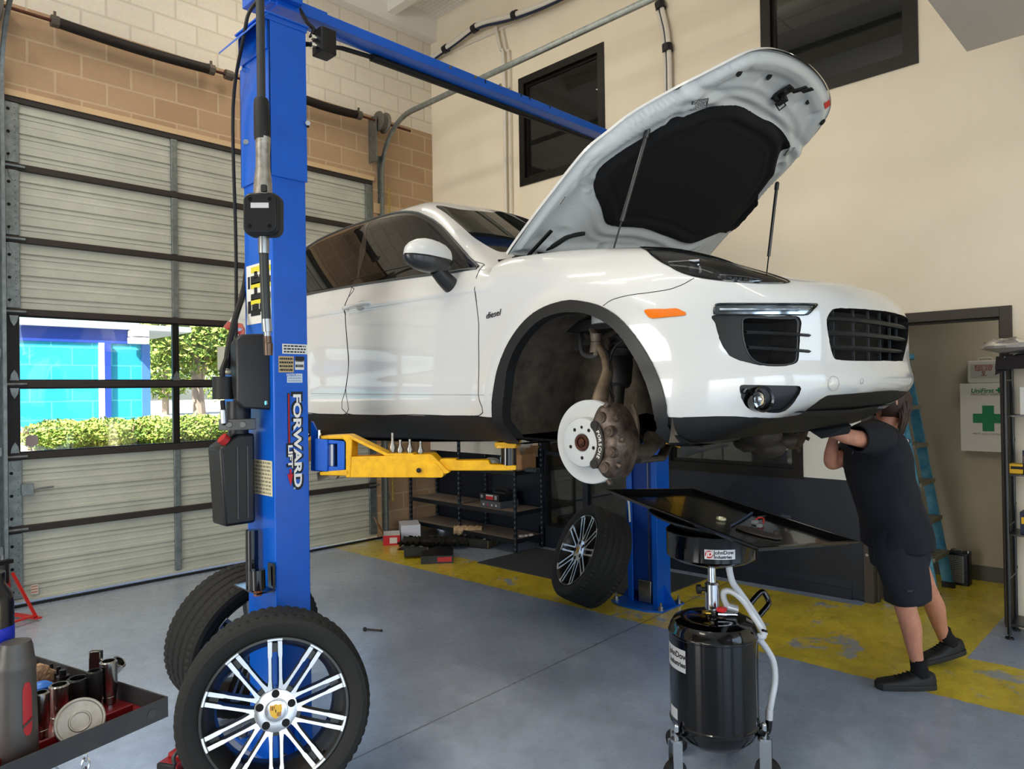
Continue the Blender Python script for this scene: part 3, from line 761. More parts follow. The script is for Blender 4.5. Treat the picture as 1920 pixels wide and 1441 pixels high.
    mb=MB();mb.cyl(c-fw*.02,c+fw*.010,.030,.033,n=24,caps=False);mb.cyl(c+fw*.010,c+fw*.006,.033,.026,n=24,caps=False);pr_=obj('projector',mb,CHR,Hl)
    mb=MB();mb.ball(tuple(c-fw*.004),.026,20,12);obj('projector_lens',mb,mat('projector_glass','30353a',.03,coat=1),pr_)
    q=[Vector((hit[k]-N[k]*.014)*mir) for k in(2,0)];mb=MB()
    mb.tube([q[0],(q[0]*.6+c*.4)+Vector((0,0,.012)),c+Vector((0,-.03,.03))],.006,8);obj('reflector_blade',mb,CHR,Hl)
    mb=MB();q=[Vector((hit[k]-N[k]*.012)*mir) for k in(3,4,5,6)];mb.tube(q,.004,8);mb.tube([q[0],q[0]+Vector((0,-.02,-.012)),q[1]+Vector((0,-.0,-.018)),q[2]+Vector((0,0,-.013)),q[3]],.003,8);obj('light_bar',mb,CHR,Hl)
    mb=MB();a=q[0];b=q[2]
    for k in range(7):
        p=a.lerp(b,k/6.)+Vector((0,0,-.008));mb.box(tuple(p),(.006,.012,.008))
    obj('led_cells',mb,mat('led_cells','aab4bb',.3),Hl)
# tow-hook cap and sensors
hit,ok=pixel_hit([1563,1616],[718.7,714],CAM);N=grad(hit)
for k,(r,nm) in enumerate(((.028,'tow_cap'),(.011,'parking_sensor'))):
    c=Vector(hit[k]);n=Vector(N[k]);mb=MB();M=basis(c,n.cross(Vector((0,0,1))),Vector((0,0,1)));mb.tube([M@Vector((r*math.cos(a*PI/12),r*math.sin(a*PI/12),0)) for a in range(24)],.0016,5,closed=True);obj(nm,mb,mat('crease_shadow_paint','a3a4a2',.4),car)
# ---------------------------------------------------------------- car : mirror, handles, wheel wells, brakes
def car_at(px,py,X):
    """point on the plane X (car frame) seen at a photo position"""
    return at(px,py,0,CAR[0]+X)-Vector(CAR)
mc=car_at(801,482,-1.045)
for sg in both:
    U=[-1,-.97,-.9,-.75,-.5,-.2,.1,.4,.7,.9,.98,1]
    hz=[0,.25,.46,.68,.88,.99,1.0,.96,.86,.70,.5,.28]
    def ring(u,h,lo,hi,n):
        out=[]
        for k in range(n+1):
            a=math.radians(lo+(hi-lo)*k/n)
            c,s_=math.cos(a),math.sin(a);e=.8
            yy=math.copysign(abs(c)**e,c);zz=math.copysign(abs(s_)**e,s_)
            H=.098 if s_>0 else .070
            out.append((sg*(mc.x+u*.125),mc.y-.02*u+(yy*.062*max(h,.0)),mc.z-.006+zz*H*h-.010*u))
        return out
    mb=MB();mb.grid([ring(u,h,0,180,14) for u,h in zip(U,hz)]);m=obj('mirror_cap',mb,WHITE,car,sharp=60)
    mb=MB();mb.grid([ring(u,h*.985,180,360,14) for u,h in zip(U,hz)]);obj('mirror_housing',mb,mat('mirror_black','202224',.35,coat=.2),m,sharp=60)
    mb=MB();mb.tube([tuple(ring(u,h*1.01,180,180.01,1)[0]) for u,h in zip(U,hz)],.004,6);obj('mirror_trim',mb,BLKG,m)
    A=[Vector((sg*(mc.x+.055),mc.y-.005,mc.z-.055)),Vector((sg*(mc.x+.10),mc.y-.005,mc.z-.095)),Vector((sg*(mc.x+.15),mc.y-.0,mc.z-.125)),Vector((sg*-.875,mc.y,mc.z-.135))]
    mb=MB();mb.tube(cr(A,4),[.040,.040,.040,.041,.042,.043,.044,.045,.045,.046,.046,.046,.046],16);obj('mirror_stalk',mb,mat('mirror_black','202224',.35,coat=.2),m)
    mb=MB();mb.cyl((sg*mc.x,mc.y+.052,mc.z+.01),(sg*mc.x,mc.y+.056,mc.z+.01),.07,n=20);obj('mirror_glass',mb,CHR,m)
for k,(pa,pb) in enumerate((((652,578.5),(692,568)),((None),(None)))):
    for sg in both:
        if k==0:
            h,ok=pixel_hit([pa[0],pb[0]],[pa[1],pb[1]],CAM);a,b=Vector(h[0]),Vector(h[1]);nm='front_door'
        else:
            a=Vector(side_pt(3.02,1.005));b=Vector(side_pt(2.80,1.01))
        a=Vector((a.x*sg,a.y,a.z));b=Vector((b.x*sg,b.y,b.z));o=Vector((-sg*.034,0,0))
        mb=MB();mb.tube(cr([a-o*.1,a+o*.9,a.lerp(b,.35)+o*1.1,a.lerp(b,.8)+o*1.0,b+o*.2,b-o*.2],4),.0125,10,flat=.9);obj('door_handle',mb,WHITE,car)
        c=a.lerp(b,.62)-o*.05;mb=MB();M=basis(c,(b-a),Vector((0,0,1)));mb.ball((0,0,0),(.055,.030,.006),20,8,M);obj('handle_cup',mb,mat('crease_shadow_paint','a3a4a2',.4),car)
# script badge on the wing
h,ok=pixel_hit([911,939],[593,585.5],CAM);a,b=Vector(h[0]),Vector(h[1]);M=basis((a+b)/2+Vector((-.003,0,0)),b-a,Vector((0,.12,1)))
tm=text_mesh('diesel',.056,.0015,bold=-.0002,shear=.35,sx=1.0,spacing=1.05);w=max(v[0] for v in tm.v)-min(v[0] for v in tm.v);s_=(b-a).length/w
tm.v=[(v[0]*s_,v[1]*s_,v[2]) for v in tm.v];mb=MB();put(mb,tm,M);obj('script_badge',mb,mat('badge_dark','3a3430',.3,metal=.6),car)
# wheel wells
def well(y0,sg,dirty=True):
    mb=MB();A=[];R=.462;xo=-.905;xi=-.40
    for k in range(41):
        a=math.radians(-15+210*k/40)
        A.append([(sg*x,y0-.0+r*math.cos(a),.405+r*math.sin(a)) for x,r in((xo,R-.006),(-.80,R+.012),(-.62,R+.004),(xi,R-.01))])
    mb.grid(A)
    n=len(mb.v);ring=[row[-1] for row in A];o=len(mb.v);mb.v+=[tuple(p) for p in ring]+[(sg*xi,y0,.38)];mb.f+=[(o+i,o+i+1,o+len(ring)) for i in range(len(ring)-1)];mb.m+=[0]*(len(ring)-1)
    w=obj('wheel_liner',mb,DIRT,car,sharp=50)
    mb=MB()
    for a in (125,150,165):
        a=math.radians(a);mb.tube([(sg*x,y0+(R-.004)*math.cos(a),.405+(R-.004)*math.sin(a)) for x in(-.9,-.75,-.6,-.45)],.005,6)
    for q in((140,-.5),(100,-.62),(160,-.7)):
        a=math.radians(q[0]);c=Vector((sg*q[1],y0+(R-.004)*math.cos(a),.405+(R-.004)*math.sin(a)));mb.ball(c,.012,8,6)
    obj('liner_clip',mb,mat('clip_dark','1b1815',.8),w)
for sg in both:
    well(.018,sg);well(2.895,sg)
    for kk,yy in(('archi',0),('archi2',0)):
        P,N=loop3(kk,sg,.010);c=P.mean(0);Q=P.copy();Q[:,0]=Q[:,0]+sg*.05;Q[:,1:]=c[1:]+(P[:,1:]-c[1:])*.985
        mb=MB();rim_strip(mb,P,Q);obj('arch_lip',mb,BLK,car)
        P2,_=loop3(kk.replace('i','o',1) if False else ('archo' if kk=='archi' else 'archo2'),sg,.010);P3,_=loop3('archo' if kk=='archi' else 'archo2',sg,-.002)
        mb=MB();rim_strip(mb,P2,P3);obj('arch_edge',mb,BLK,car)
# undertray
mb=MB()
st=[(-.78,.55,.40),(-.6,.70,.34),(-.45,.80,.30),(-.3,.45,.28),(.5,.45,.25),(.6,.80,.245),(1.2,.84,.22),(2.3,.84,.195),(2.45,.45,.19),(3.4,.45,.22),(3.6,.7,.3)]
mb.grid([[(-w,y,z),(0,y,z-.01),(w,y,z)] for y,w,z in st]);obj('undertray',mb,mat('tray_dark','191a1b',.7,bump=.1,bump_scale=30),car,sharp=80)
# front brake
ROT=mat('rotor_coated','c3c7c8',.5,metal=.25,noise_amt=.05);CAL=mat('caliper_brown','3a2f28',.42,metal=.45,col2='6a5c52',noise_scale=26);RUST=mat('hub_rust','3a2218',.7,metal=.4,col2='5a3322',noise_scale=60)
hubc=Vector((-.886,.006,.270));hubc.y=car_at(1104,828,-.886).y;hubc.z=car_at(1104,828,-.886).z
for sg in both:
    M=Matrix.Translation((sg*hubc.x,hubc.y,hubc.z))@(Matrix.Rotation(math.radians(-90*sg),4,'Y'))  # z axis points outboard
    mb=MB();mb.lathe([(.106,-.034),(.172,-.034),(.180,-.031),(.180,-.021),(.175,-.019),(.175,-.015),(.180,-.013),(.180,-.003),(.177,0),(.112,0),(.108,.002),(.106,.040),(.102,.046),(.098,.047),(.040,.047),(.036,.044),(.036,.02)],72,M);rt=obj('brake_rotor',mb,ROT,car,sharp=28)
    mb=MB()
    for k in range(5):
        a=math.radians(36+72*k+0);mb.cyl((.065*math.cos(a),.065*math.sin(a),.0472),(.065*math.cos(a),.065*math.sin(a),.0478),.0078,n=14,M=M)
    mb.cyl((.065*math.cos(.0),.065*math.sin(.0),.0472),(.065,0,.0478),.0068,n=12,M=M);obj('lug_hole',mb,GAP,rt)
    mb=MB();mb.lathe([(.036,.030),(.035,.052),(.031,.055),(.024,.053),(.022,.044),(.015,.042),(.013,.052),(.009,.058),(.0,.058)],32,M);mb.lathe([(.018,.044),(.018,.052),(.012,.056)],6,M);obj('hub_nut',mb,RUST,rt)
    # caliper: sector towards the nose; local x = up/down, y = along car
    f=MB();PR=[(.100,.030),(.100,.062),(.118,.070),(.150,.071),(.186,.066),(.205,.050),(.212,.010),(.212,-.055),(.200,-.085),(.11,-.085),(.11,-.05),(.186,-.045),(.188,.022),(.108,.024)]
    import itertools
    def P3(r,a,z):  # a: angle from the forward direction (-y)
        return M@Vector((sg*r*math.sin(a),0,0)) if False else None
    ex=Vector((0,0,1));ey=Vector((0,-1,0));ez=Vector((-sg,0,0));c0=Vector((sg*hubc.x,hubc.y,hubc.z))
    def pol(r,a,z): return c0+ex*(r*math.sin(a))+ey*(r*math.cos(a))+ez*z
    A=[]
    NA=34
    for k in range(NA+1):
        a=math.radians(-51+110*k/NA);e=min(1,min(k,NA-k)/2.5);lob=1+.028*math.cos(math.radians(-51+110*k/NA)*9)
        A.append([pol(.155+(r-.155)*(.55+.45*e)*(lob if r>.18 else 1),a,z*(.7+.3*e)*(1+.05*math.cos(math.radians(-51+110*k/NA)*9) if z>.06 else 1)) for r,z in PR+[PR[0]]])
    f.grid(A);f.add(A[0][:-1],[tuple(range(len(PR)))]);f.add(A[-1][:-1],[tuple(range(len(PR)))[::-1]])
    cal=obj('brake_caliper',f,CAL,car,sharp=50)
    mb=MB()
    for a,r in((-34,.168),(-10,.176),(18,.174),(41,.166)):
        p=pol(r,math.radians(a),.055);mb.cyl(p,p+ez*.026,.026,.022,n=16);mb.cyl(p+ez*.026,p+ez*.029,.013,n=12)
    for a in(-48,-24,5,30,50):
        p=pol(.200,math.radians(a),.048);mb.cyl(p,p+(ey*math.cos(math.radians(a))+ex*math.sin(math.radians(a)))*.022,.011,n=8)
    obj('caliper_boss',mb,CAL,cal)
    mb=MB();A=[]
    for k in range(25):
        a=math.radians(-45+86*k/24);w=.0165+.004*abs(k-12)/12;A.append([pol(.122+(-w),a,.060),pol(.122-w,a,.080),pol(.122+w,a,.080),pol(.122+w,a,.060)])
    mb.grid(A);mb.add(A[0],[(0,1,2,3)]);mb.add(A[-1],[(3,2,1,0)]);br=obj('caliper_plate',mb,mat('caliper_plate','35302d',.5,metal=.2),cal)
    mb=MB()
    for a in(-43,39):
        p=pol(.122,math.radians(a),.08);mb.cyl(p,p+ez*.004,.019,n=18);mb.cyl(p+ez*.004,p+ez*.0045,.010,n=14)
    obj('plate_bolt',mb,mat('bolt_dark','1c1a19',.5),br)
    mb=MB();word='PORSCHE'
    for k,ch in enumerate(word):
        a=math.radians(24-8.2*k) if sg==1 else math.radians(-24+8.2*k);tm=text_mesh(ch,.021,.0004,bold=.0003,sx=1.15)
        rad=(ey*math.cos(a)+ex*math.sin(a));tan=(ex*math.cos(a)-ey*math.sin(a))*(-1 if sg==1 else 1)
        put(mb,tm,basis(pol(.122,a,.0808),tan,rad*(1 if sg==1 else -1)*1.0))
    obj('caliper_lettering',mb,PAPER,br)
    # suspension behind the disc
    def sp(px,py,X):
        p=car_at(px,py,X);return Vector((p.x*sg,p.y,p.z))
    mb=MB();K=[sp(1124,772,-.80),sp(1126,745,-.80),sp(1139,700,-.74),sp(1134,668,-.72),sp(1122,648,-.72)];mb.tube(cr(K,5),[.05,.05,.049,.048,.046,.044,.042,.04,.038,.036,.034,.033,.032,.031,.03,.03,.029,.028,.027,.026,.025],12,flat=.62,up=(0,1,0));mb.ball(tuple(K[0]),.06);kn=obj('steering_knuckle',mb,mat('cast_alu','86755f',.55,metal=.25,col2='6b5c4a',noise_scale=20),car)
    mb=MB();p=sp(1118,646,-.72);mb.cyl(p+Vector((0,0,-.035)),p+Vector((0,0,.012)),.030,.026,n=18);mb.cyl(p+Vector((0,0,.014)),p+Vector((0,0,.05)),.024,.028,n=18);mb.cyl(p+Vector((0,0,-.05)),p+Vector((0,0,-.035)),.014,n=10);obj('ball_joint',mb,DUST,kn)
    mb=MB();q=sp(1118,636,-.72);mb.tube([q,sp(1150,626,-.62),sp(1186,612,-.45)],.016,8,flat=.7);mb.tube([q,sp(1108,610,-.60),sp(1098,590,-.45)],.018,8,flat=.7);obj('control_arm',mb,DUST,car)
    mb=MB();a=sp(1166,650,-.55);b=sp(1158,745,-.62);ax=(b-a).normalized()
    M2=basis(a,ax.cross(Vector((1,0,0))),ax.cross(ax.cross(Vector((1,0,0)))));
    if M2.col[2].xyz.dot(ax)<0:M2=M2@Matrix.Rotation(PI,4,'X')
    L=(b-a).length;prof=[(.055,-.25)]
    for k in range(9):
        z=-.22+k*.030;prof+=[(.060,z),(.068,z+.010),(.060,z+.020)]
    prof+=[(.052,.06),(.058,.075),(.058,.17),(.050,.19),(.03,.20),(.030,L+.10)]
    mb.lathe(prof,26,M2);obj('air_spring',mb,mat('spring_rubber','1d1c1c',.6,col2='2b2826',noise_scale=20),car,sharp=30)
    mb=MB();mb.tube(cr([sp(1168,637,-.72),sp(1150,655,-.72),sp(1142,690,-.72),sp(1146,735,-.74),sp(1150,752,-.80)],5),.006,8);mb.tube(cr([sp(1133,655,-.74),sp(1141,670,-.74),sp(1143,720,-.76),sp(1152,745,-.80)],5),.004,6);obj('brake_hose',mb,RUB,car)
    mb=MB();mb.tube(cr([sp(1087,620,-.55),sp(1092,660,-.62),sp(1110,668,-.66),sp(1122,662,-.68)],5),.012,8);obj('ribbed_hose',mb,mat('hose_grey','4a4a4b',.6),car)
    mb=MB();mb.tube([sp(1085,608,-.50),sp(1092,625,-.52),sp(1104,640,-.52)],.030,12);mb.tube([sp(1082,655,-.5),sp(1075,600,-.47)],.02,8);obj('reservoir_bracket',mb,mat('alu_dusty','6b665f',.6,metal=.3),car)
    mb=MB();mb.tube(cr([sp(1185,760,-.66),sp(1193,790,-.68),sp(1194,830,-.70),sp(1203,845,-.70)],5),.014,8);mb.ball(sp(1204,846,-.70),.026);obj('stabiliser_link',mb,DUST,car)
    mb=MB();mb.tube([sp(1180,845,-.80),sp(1215,845,-.68),sp(1240,820,-.50),sp(1260,812,-.35)],[.035,.03,.03,.035],10);mb.tube([sp(1195,862,-.72),sp(1240,858,-.55),sp(1250,838,-.4)],.026,10,flat=.6);mb.cyl(sp(1215,822,-.62),sp(1240,826,-.55),.035,n=16);obj('lower_arm',mb,mat('arm_dark','4d453b',.65,col2='383129',noise_scale=18),car)
    mb=MB();mb.cyl((sg*-.84,hubc.y,hubc.z),(sg*-.45,hubc.y+.03,hubc.z+.02),.03,n=14);mb.lathe([(.04,0),(.062,.02),(.05,.04),(.056,.06),(.046,.08),(.05,.1),(.04,.12)],20,Matrix.Translation((sg*-.60,hubc.y+.02,hubc.z+.01))@Matrix.Rotation(math.radians(90*sg),4,'Y'));obj('drive_shaft',mb,BLK,car)
mb=MB()
for px,py,X,r in((1405,828,.05,.06),(1440,838,.15,.07),(1470,826,.22,.05),(1425,815,.0,.08)):
    mb.ball(car_at(px,py,X),(r*1.7,r*1.2,r*.8),14,8)
mb.cyl(car_at(1395,835,.0),car_at(1485,825,.3),.035,n=12);obj('steering_rack',mb,mat('rack_dark','1b1714',.7,col2='33291f',noise_scale=20),car)
mb=MB()
A=[[car_at(1254,814,-.70),car_at(1275,836,-.66),car_at(1277,858,-.60)],[car_at(1320,840,-.45),car_at(1320,845,-.42),car_at(1322,846,-.4)],[car_at(1365,832,-.25),car_at(1366,835,-.25),car_at(1367,836,-.25)]]
mb.grid(A);obj('air_deflector',mb,mat('deflector_grey','2c2e31',.55),car,sharp=60)
mb=MB();mb.box((0,2.0,.55),(1.3,1.6,.02));mb.box((-.42,1.6,.85),(.5,.14,.6));mb.box((.42,1.6,.85),(.5,.14,.6));mb.box((-.42,1.35,.62),(.5,.5,.16));mb.box((.42,1.35,.62),(.5,.5,.16));mb.box((0,.82,.98),(1.4,.2,.2));obj('cabin_interior',mb,mat('cabin_dark','0a0a0b',.8),car,bevel=.03)
# ---------------------------------------------------------------- the two-post lift
CY0,CY1=3.25,3.55;NX0,NX1=1.647,1.832;FX0,FX1=4.945,5.14;HT=3.585
lift=thing('vehicle_lift','blue two-post lift with yellow arms holding up the white car','car lift',(3.3,3.4,fz(3.4)))
def lobj(name,mb,m,parent=None,**k):
    o=obj(name,mb,m,parent or lift,**k)
    if parent is None or parent is lift:o.matrix_parent_inverse=lift.matrix_basis.inverted()
    return o
bpy.context.view_layer.update()
PINV=Matrix.Translation((-3.3,-3.4,-fz(3.4)))
def lobj(name,mb,m,parent=None,label=None,**k):
    """mesh given in room coordinates, stored relative to the lift base"""
    mb.v=[tuple(PINV@Vector(p)) for p in mb.v];o=obj(name,mb,m,parent or lift,**k)
    if label:o['label']=label
    return o
def column(x0,x1,sg,z0,z1,t=.012,lip=.055):
    """C section, open towards sg (+x or -x)"""
    mb=MB();xo,xi=(x0,x1) if sg>0 else (x1,x0);d=sg
    o=[(xo,CY0),(xi,CY0),(xi,CY0+lip),(xi-d*t,CY0+lip),(xi-d*t,CY0+t),(xo+d*t,CY0+t),(xo+d*t,CY1-t),(xi-d*t,CY1-t),(xi-d*t,CY1-lip),(xi,CY1-lip),(xi,CY1),(xo,CY1)]
    mb.prism(o,z1-z0,T(0,0,z0));return mb
zf=fz(3.4)
col=lobj('column',column(NX0,NX1,1,zf,HT),BLUEP,label='near blue column with power unit and FORWARD LIFT decal',bevel=.006)
mb=column(NX0-.006,NX1+.004,1,2.80,HT-.02,.010);o_=[(NX0-.008,CY0-.008),(NX1+.006,CY0-.008),(NX1+.006,CY1+.008),(NX0-.008,CY1+.008)]
mb=MB();
for a,b in(((NX0-.009,CY0-.009,2.80),(NX1+.006,CY0-.001,HT-.03)),((NX0-.009,CY0-.009,2.80),(NX0-.001,CY1+.009,HT-.03)),((NX0-.009,CY1+.001,2.80),(NX1+.006,CY1+.009,HT-.03))): mb.span(a,b)
ext=lobj('column_extension',mb,BLUEP,bevel=.002)
mb=MB();mb.span((NX0-.06,CY0-.012,HT-.03),(NX1+.012,CY0-.004,HT+.0));mb.span((NX0-.03,CY0-.02,HT-.004),(NX1+.02,CY1+.02,HT+.006))
mb.add([(NX0-.012,CY0-.02,HT+.004),(NX0-.012,CY1+.05,HT+.004),(NX0-.10,CY1+.05,HT-.10),(NX0-.10,CY0-.0,HT-.10),(NX0-.012,CY0-.02,HT-.006),(NX0-.012,CY1+.05,HT-.006),(NX0-.10,CY1+.05,HT-.11),(NX0-.10,CY0-.0,HT-.11)],[(0,1,2,3),(7,6,5,4),(0,3,7,4),(1,5,6,2),(0,4,5,1),(3,2,6,7)])
mb.span((NX0-.02,CY0,HT-.17),(NX0-.008,CY1,HT-.02));lobj('top_plate',mb,BLUEP,bevel=.003)
mb=MB()
for y,z in((3.30,HT-.05),(3.52,HT-.12),(3.28,HT-.14),(3.5,HT-.19)): mb.cyl((NX0-.03,y,z),(NX0,y,z),.013,n=6)
for px,py in((462,270),(577,235)):
    p=at(px,py,1,CY0+.02) if px<500 else at(px,py,0,NX1+.01);mb.cyl(p+Vector((-.016,-.03,0)),p,.013,n=6)
lobj('bolt',mb,CHR,col)
far=lobj('column',column(FX0,FX1,-1,zf,HT),BLUEP,label='far blue column standing by the dark office wall',bevel=.006)
# base plates with gussets and anchors
for nm,x0,x1,sg in(('near',NX0,NX1,1),('far',FX0,FX1,-1)):
    mb=MB();xo,xi=(x0,x1) if sg>0 else (x1,x0)
    mb.prism([(xi+sg*.10,CY0-.10),(xi+sg*.16,CY0+.02),(xi+sg*.16,CY1-.02),(xi+sg*.10,CY1+.10),(xo-sg*.04,CY1+.10),(xo-sg*.04,CY0-.10)],.016,T(0,0,zf));pl=lobj('base_plate',mb,BLUEP,bevel=.003)
    mb=MB()
    for yy,s2 in((CY0,-1),(CY1,1)):
        M=Matrix(((1,0,0,(xi+xo)/2-.006),(0,s2,0,yy),(0,0,1,zf+.016),(0,0,0,1)))
        mb.prism([(0,0),(.11,0),(0,.16)],.012,M@Matrix(((0,0,1,0),(1,0,0,0),(0,1,0,0),(0,0,0,1))))
    [g for g in loose(lobj('gusset',mb,BLUEP))]
    for xx in(xi+sg*.07,xo):
        for yy in(CY0-.07,CY1+.07):
            mb=MB();mb.cyl((xx,yy,zf+.016),(xx,yy,zf+.024),.03,n=16);mb.cyl((xx,yy,zf+.024),(xx,yy,zf+.045),.018,n=6);mb.cyl((xx,yy,zf+.045),(xx,yy,zf+.075),.009,n=8);lobj('anchor_bolt',mb,STEEL,pl)
# inside of the far column: chain, cable and sheave
mb=MB();mb.cyl((FX0+.03,CY0+.10,zf+.02),(FX0+.03,CY0+.10,3.4),.006,n=6);mb.cyl((FX0+.04,CY0+.20,zf+.02),(FX0+.04,CY0+.20,3.4),.006,n=6);lobj('cable',mb,STEEL,far)
mb=MB();mb.span((FX0+.01,CY0+.075,zf+.02),(FX0+.04,CY0+.20,zf+.20));lobj('sheave_cover',mb,STEEL,far,bevel=.004)
mb=MB();mb.span((FX0+.03,CY0+.02,zf+.1),(FX1-.03,CY1-.02,1.32));lobj('inner_back',mb,mat('dark_column_blue','083a8c',.45),far)  # block inside the column in a darker blue
mb=MB();mb.span((FX0-.05,CY0+.02,1.30),(FX1-.02,CY1-.02,1.95));lobj('carriage',mb,BLUEP,far,bevel=.006)
for k,pp in enumerate(((4.02,2.42),(4.02,4.55))):
    mb=MB();a=Vector((FX0-.06,CY0+.05 if k==0 else CY1-.05,1.42));b=Vector((pp[0],pp[1],1.40));d=(b-a).normalized();M=basis(a,d,Vector((0,0,1)));L=(b-a).length
    mb.box((L*.33,0,0),(L*.66,.13,.09),M);mb.box((L*.75,-.015,0),(L*.5,.07,.075),M);arm=lobj('lift_arm',mb,YEL,label='yellow swing arm on the far side',bevel=.005)
    mb=MB();mb.cyl(b,b+Vector((0,0,.12)),.035,n=20);mb.cyl(b+Vector((0,0,.115)),b+Vector((0,0,.135)),.075,n=20);lobj('lift_pad',mb,YEL,arm)
# overhead beam
yb=3.34
zt=at(800,103,1,yb).z;zl=at(800,120,1,yb).z;zt2=at(1110,230,1,yb).z;yk=at(800,142,2,zl).y
mb=MB();mb.span((NX0+.05,yb,zl),(FX1-.03,max(yk,yb+.08),zt));beam=lobj('crossbeam',mb,BLUEP,label='blue overhead crossbeam joining the columns',bevel=.004)
mb=MB();mb.span((NX1-.1,yb-.006,zl-.004),(NX1+.19,max(yk,yb+.08)+.006,zt+.006));mb.span((NX0,yb-.05,zl+.02),(NX1+.02,yb+.2,zt+.04));lobj('beam_bracket',mb,BLUEP,beam,bevel=.003)
mb=MB()
for px,py in((843,127),(890,145),(937,160),(954,167)):
    p=at(px,py,1,yb);mb.cyl(p,p+Vector((0,-.010,0)),.011,n=8)
lobj('beam_bolt',mb,CHR,beam)
mb=MB()
for px,py in((910,153),(977,178),(993,184),(1031,200)):
    p=at(px,py,1,yb);mb.box(tuple(p+Vector((0,-.001,0))),(.008,.004,.022))
lobj('beam_slot',mb,GAP,beam)
ybar=yk+.0
a=at(640,90,1,ybar);b=at(696,107,1,ybar);c=at(1112,260,1,ybar);mb=MB();mb.cyl(a,b,.013,n=12);mb.cyl(b,c,.024,n=16);mb.cyl(at(572,82,1,ybar),a,.012,n=10);lobj('shutoff_bar',mb,RUB,label='black padded overhead shut-off bar')
p=at(608,82,1,yb-.02);mb=MB();mb.rbox((0,0,0),(.09,.10,.13),.008,T(*p)@RZ(0));sw=lobj('limit_switch',mb,BLK)
mb=MB();
for dz in(.01,-.03): mb.cyl(p+Vector((-.045,-.01,dz)),p+Vector((-.085,-.01,dz-.005)),.014,n=10)
lobj('cable_gland',mb,CHR,sw)
mb=MB();mb.tube(cr([p+Vector((-.085,-.01,.0)),at(588,55,1,yb-.03),at(575,40,1,yb-.02),at(553,0,1,yb+.02),at(545,-30,1,yb+.05)],5),.011,8);mb.tube([p+Vector((-.085,-.01,-.035)),at(572,84,1,yb)],.010,8);lobj('switch_cable',mb,RUB,sw)
# near carriage, pivot and yellow front arm
A0=Vector((1.93,3.22,1.40));PADP_=Vector((2.585,2.46,1.40))
dv=(PADP_-A0);dv.z=0;L=dv.length;dv.normalize();nv=Vector((-dv.y,dv.x,0))   # nv points away from the camera
if nv.dot(Vector(ray(780,860)))<0:nv=-nv
def arm_pt(px,py,off=0.):
    d=Vector(ray(px,py));o=Vector(C_);q=A0+nv*off;t=(q-o).dot(nv)/d.dot(nv);return o+d*t
def slab(pts,th,off=0.):
    """outline seen in the photo, on the arm's own upright plane, with real thickness"""
    mb=MB();P=[arm_pt(x,y,off) for x,y in pts];n=len(P)
    mb.v=[tuple(p) for p in P]+[tuple(p+nv*th) for p in P]
    mb.f=[(i,n+i,n+(i+1)%n,(i+1)%n) for i in range(n)]+[tuple(range(n)),tuple(range(n,2*n))[::-1]];mb.m=[0]*(n+2)
    me=bpy.data.meshes.new('t');me.from_pydata(mb.v,[],mb.f)
    import bmesh
    b=bmesh.new();b.from_mesh(me);bmesh.ops.recalc_face_normals(b,faces=b.faces);mb.f=[tuple(v.index for v in f.verts) for f in b.faces];b.free();bpy.data.meshes.remove(me);return mb
arm=lobj('lift_arm',slab([(655,895),(656,856),(700,855),(804,851),(812,858),(833,889),(829,895),(800,895)],.11),YEL,label='yellow swing arm under the near sill',bevel=.004)
mb=slab([(800,868),(815,867),(822,873),(831,885),(831,892),(828,895),(800,895)],.014,-.014);put(mb,slab([(804,851),(811,853),(843,885),(839,887),(832,888),(806,862)],.13,-.01));lobj('arm_end_plate',mb,YEL,arm,bevel=.002)
lobj('arm_extension',slab([(815,882),(826,860),(855,860),(856,863),(916,862),(919,870),(958,871.5),(968,872),(968,881),(948,882)],.07,.02),YEL,arm,bevel=.004)
mb=slab([(601,817),(648,815),(656,818),(660,826),(657,895),(648,895),(648,828),(643,823),(601,823)],.12,-.004);put(mb,slab([(599,884),(655,880),(655,892),(599,891)],.12,-.004));lobj('arm_clevis',mb,YEL,arm,bevel=.005)
lobj('arm_truss',slab([(648,815),(654,815),(726,850),(775,850),(775,854),(722,854),(652,820)],.10,.0),YEL,arm,bevel=.002)
mb=MB();p=arm_pt(786,881,-.001);mb.cyl(p,p-nv*.012,.013,n=8);p2=arm_pt(598,806,.04)
mb.cyl(arm_pt(598,822,.04),p2,.012,n=8);lobj('arm_pin',mb,CHR,arm)
mb=MB();p=arm_pt(953,871,.055);q=arm_pt(953,836,.055);mb.cyl(p,q,.038,n=22);post=lobj('pad_post',mb,mat('post_black','0c0c0d',.12,coat=.4),arm)
mb=MB();M=Matrix.Translation(q)@RZ(35)
mb.prism(rrect(.17,.11,.02,2),.014,M@T(0,0,-.004));mb.span((-.085,-.055,.006),(-.06,.055,.026),M);mb.span((.06,-.055,.006),(.085,.055,.026),M);pad=lobj('lift_pad',mb,YEL,arm,bevel=.003)
mb=MB();mb.span((-.055,-.05,.01),(.055,.05,.024),M);lobj('pad_rubber',mb,RUB,pad)
mb=MB();
for px,py,h in((736,847,36),(750.5,849,25),(768.5,848,25),(788.5,851,24)):
    b=arm_pt(px,py,.06);t=arm_pt(px,py-h,.06);mb.cyl(b,b.lerp(t,.42),.0155,n=14);mb.cyl(b.lerp(t,.15),b.lerp(t,.32),.019,n=14);mb.cyl(b.lerp(t,.42),b.lerp(t,.55),.011,n=12);mb.cyl(b.lerp(t,.55),t,.0075,n=12);mb.ball(tuple(b.lerp(t,.8)),.0085,10,6)
couplers=mb
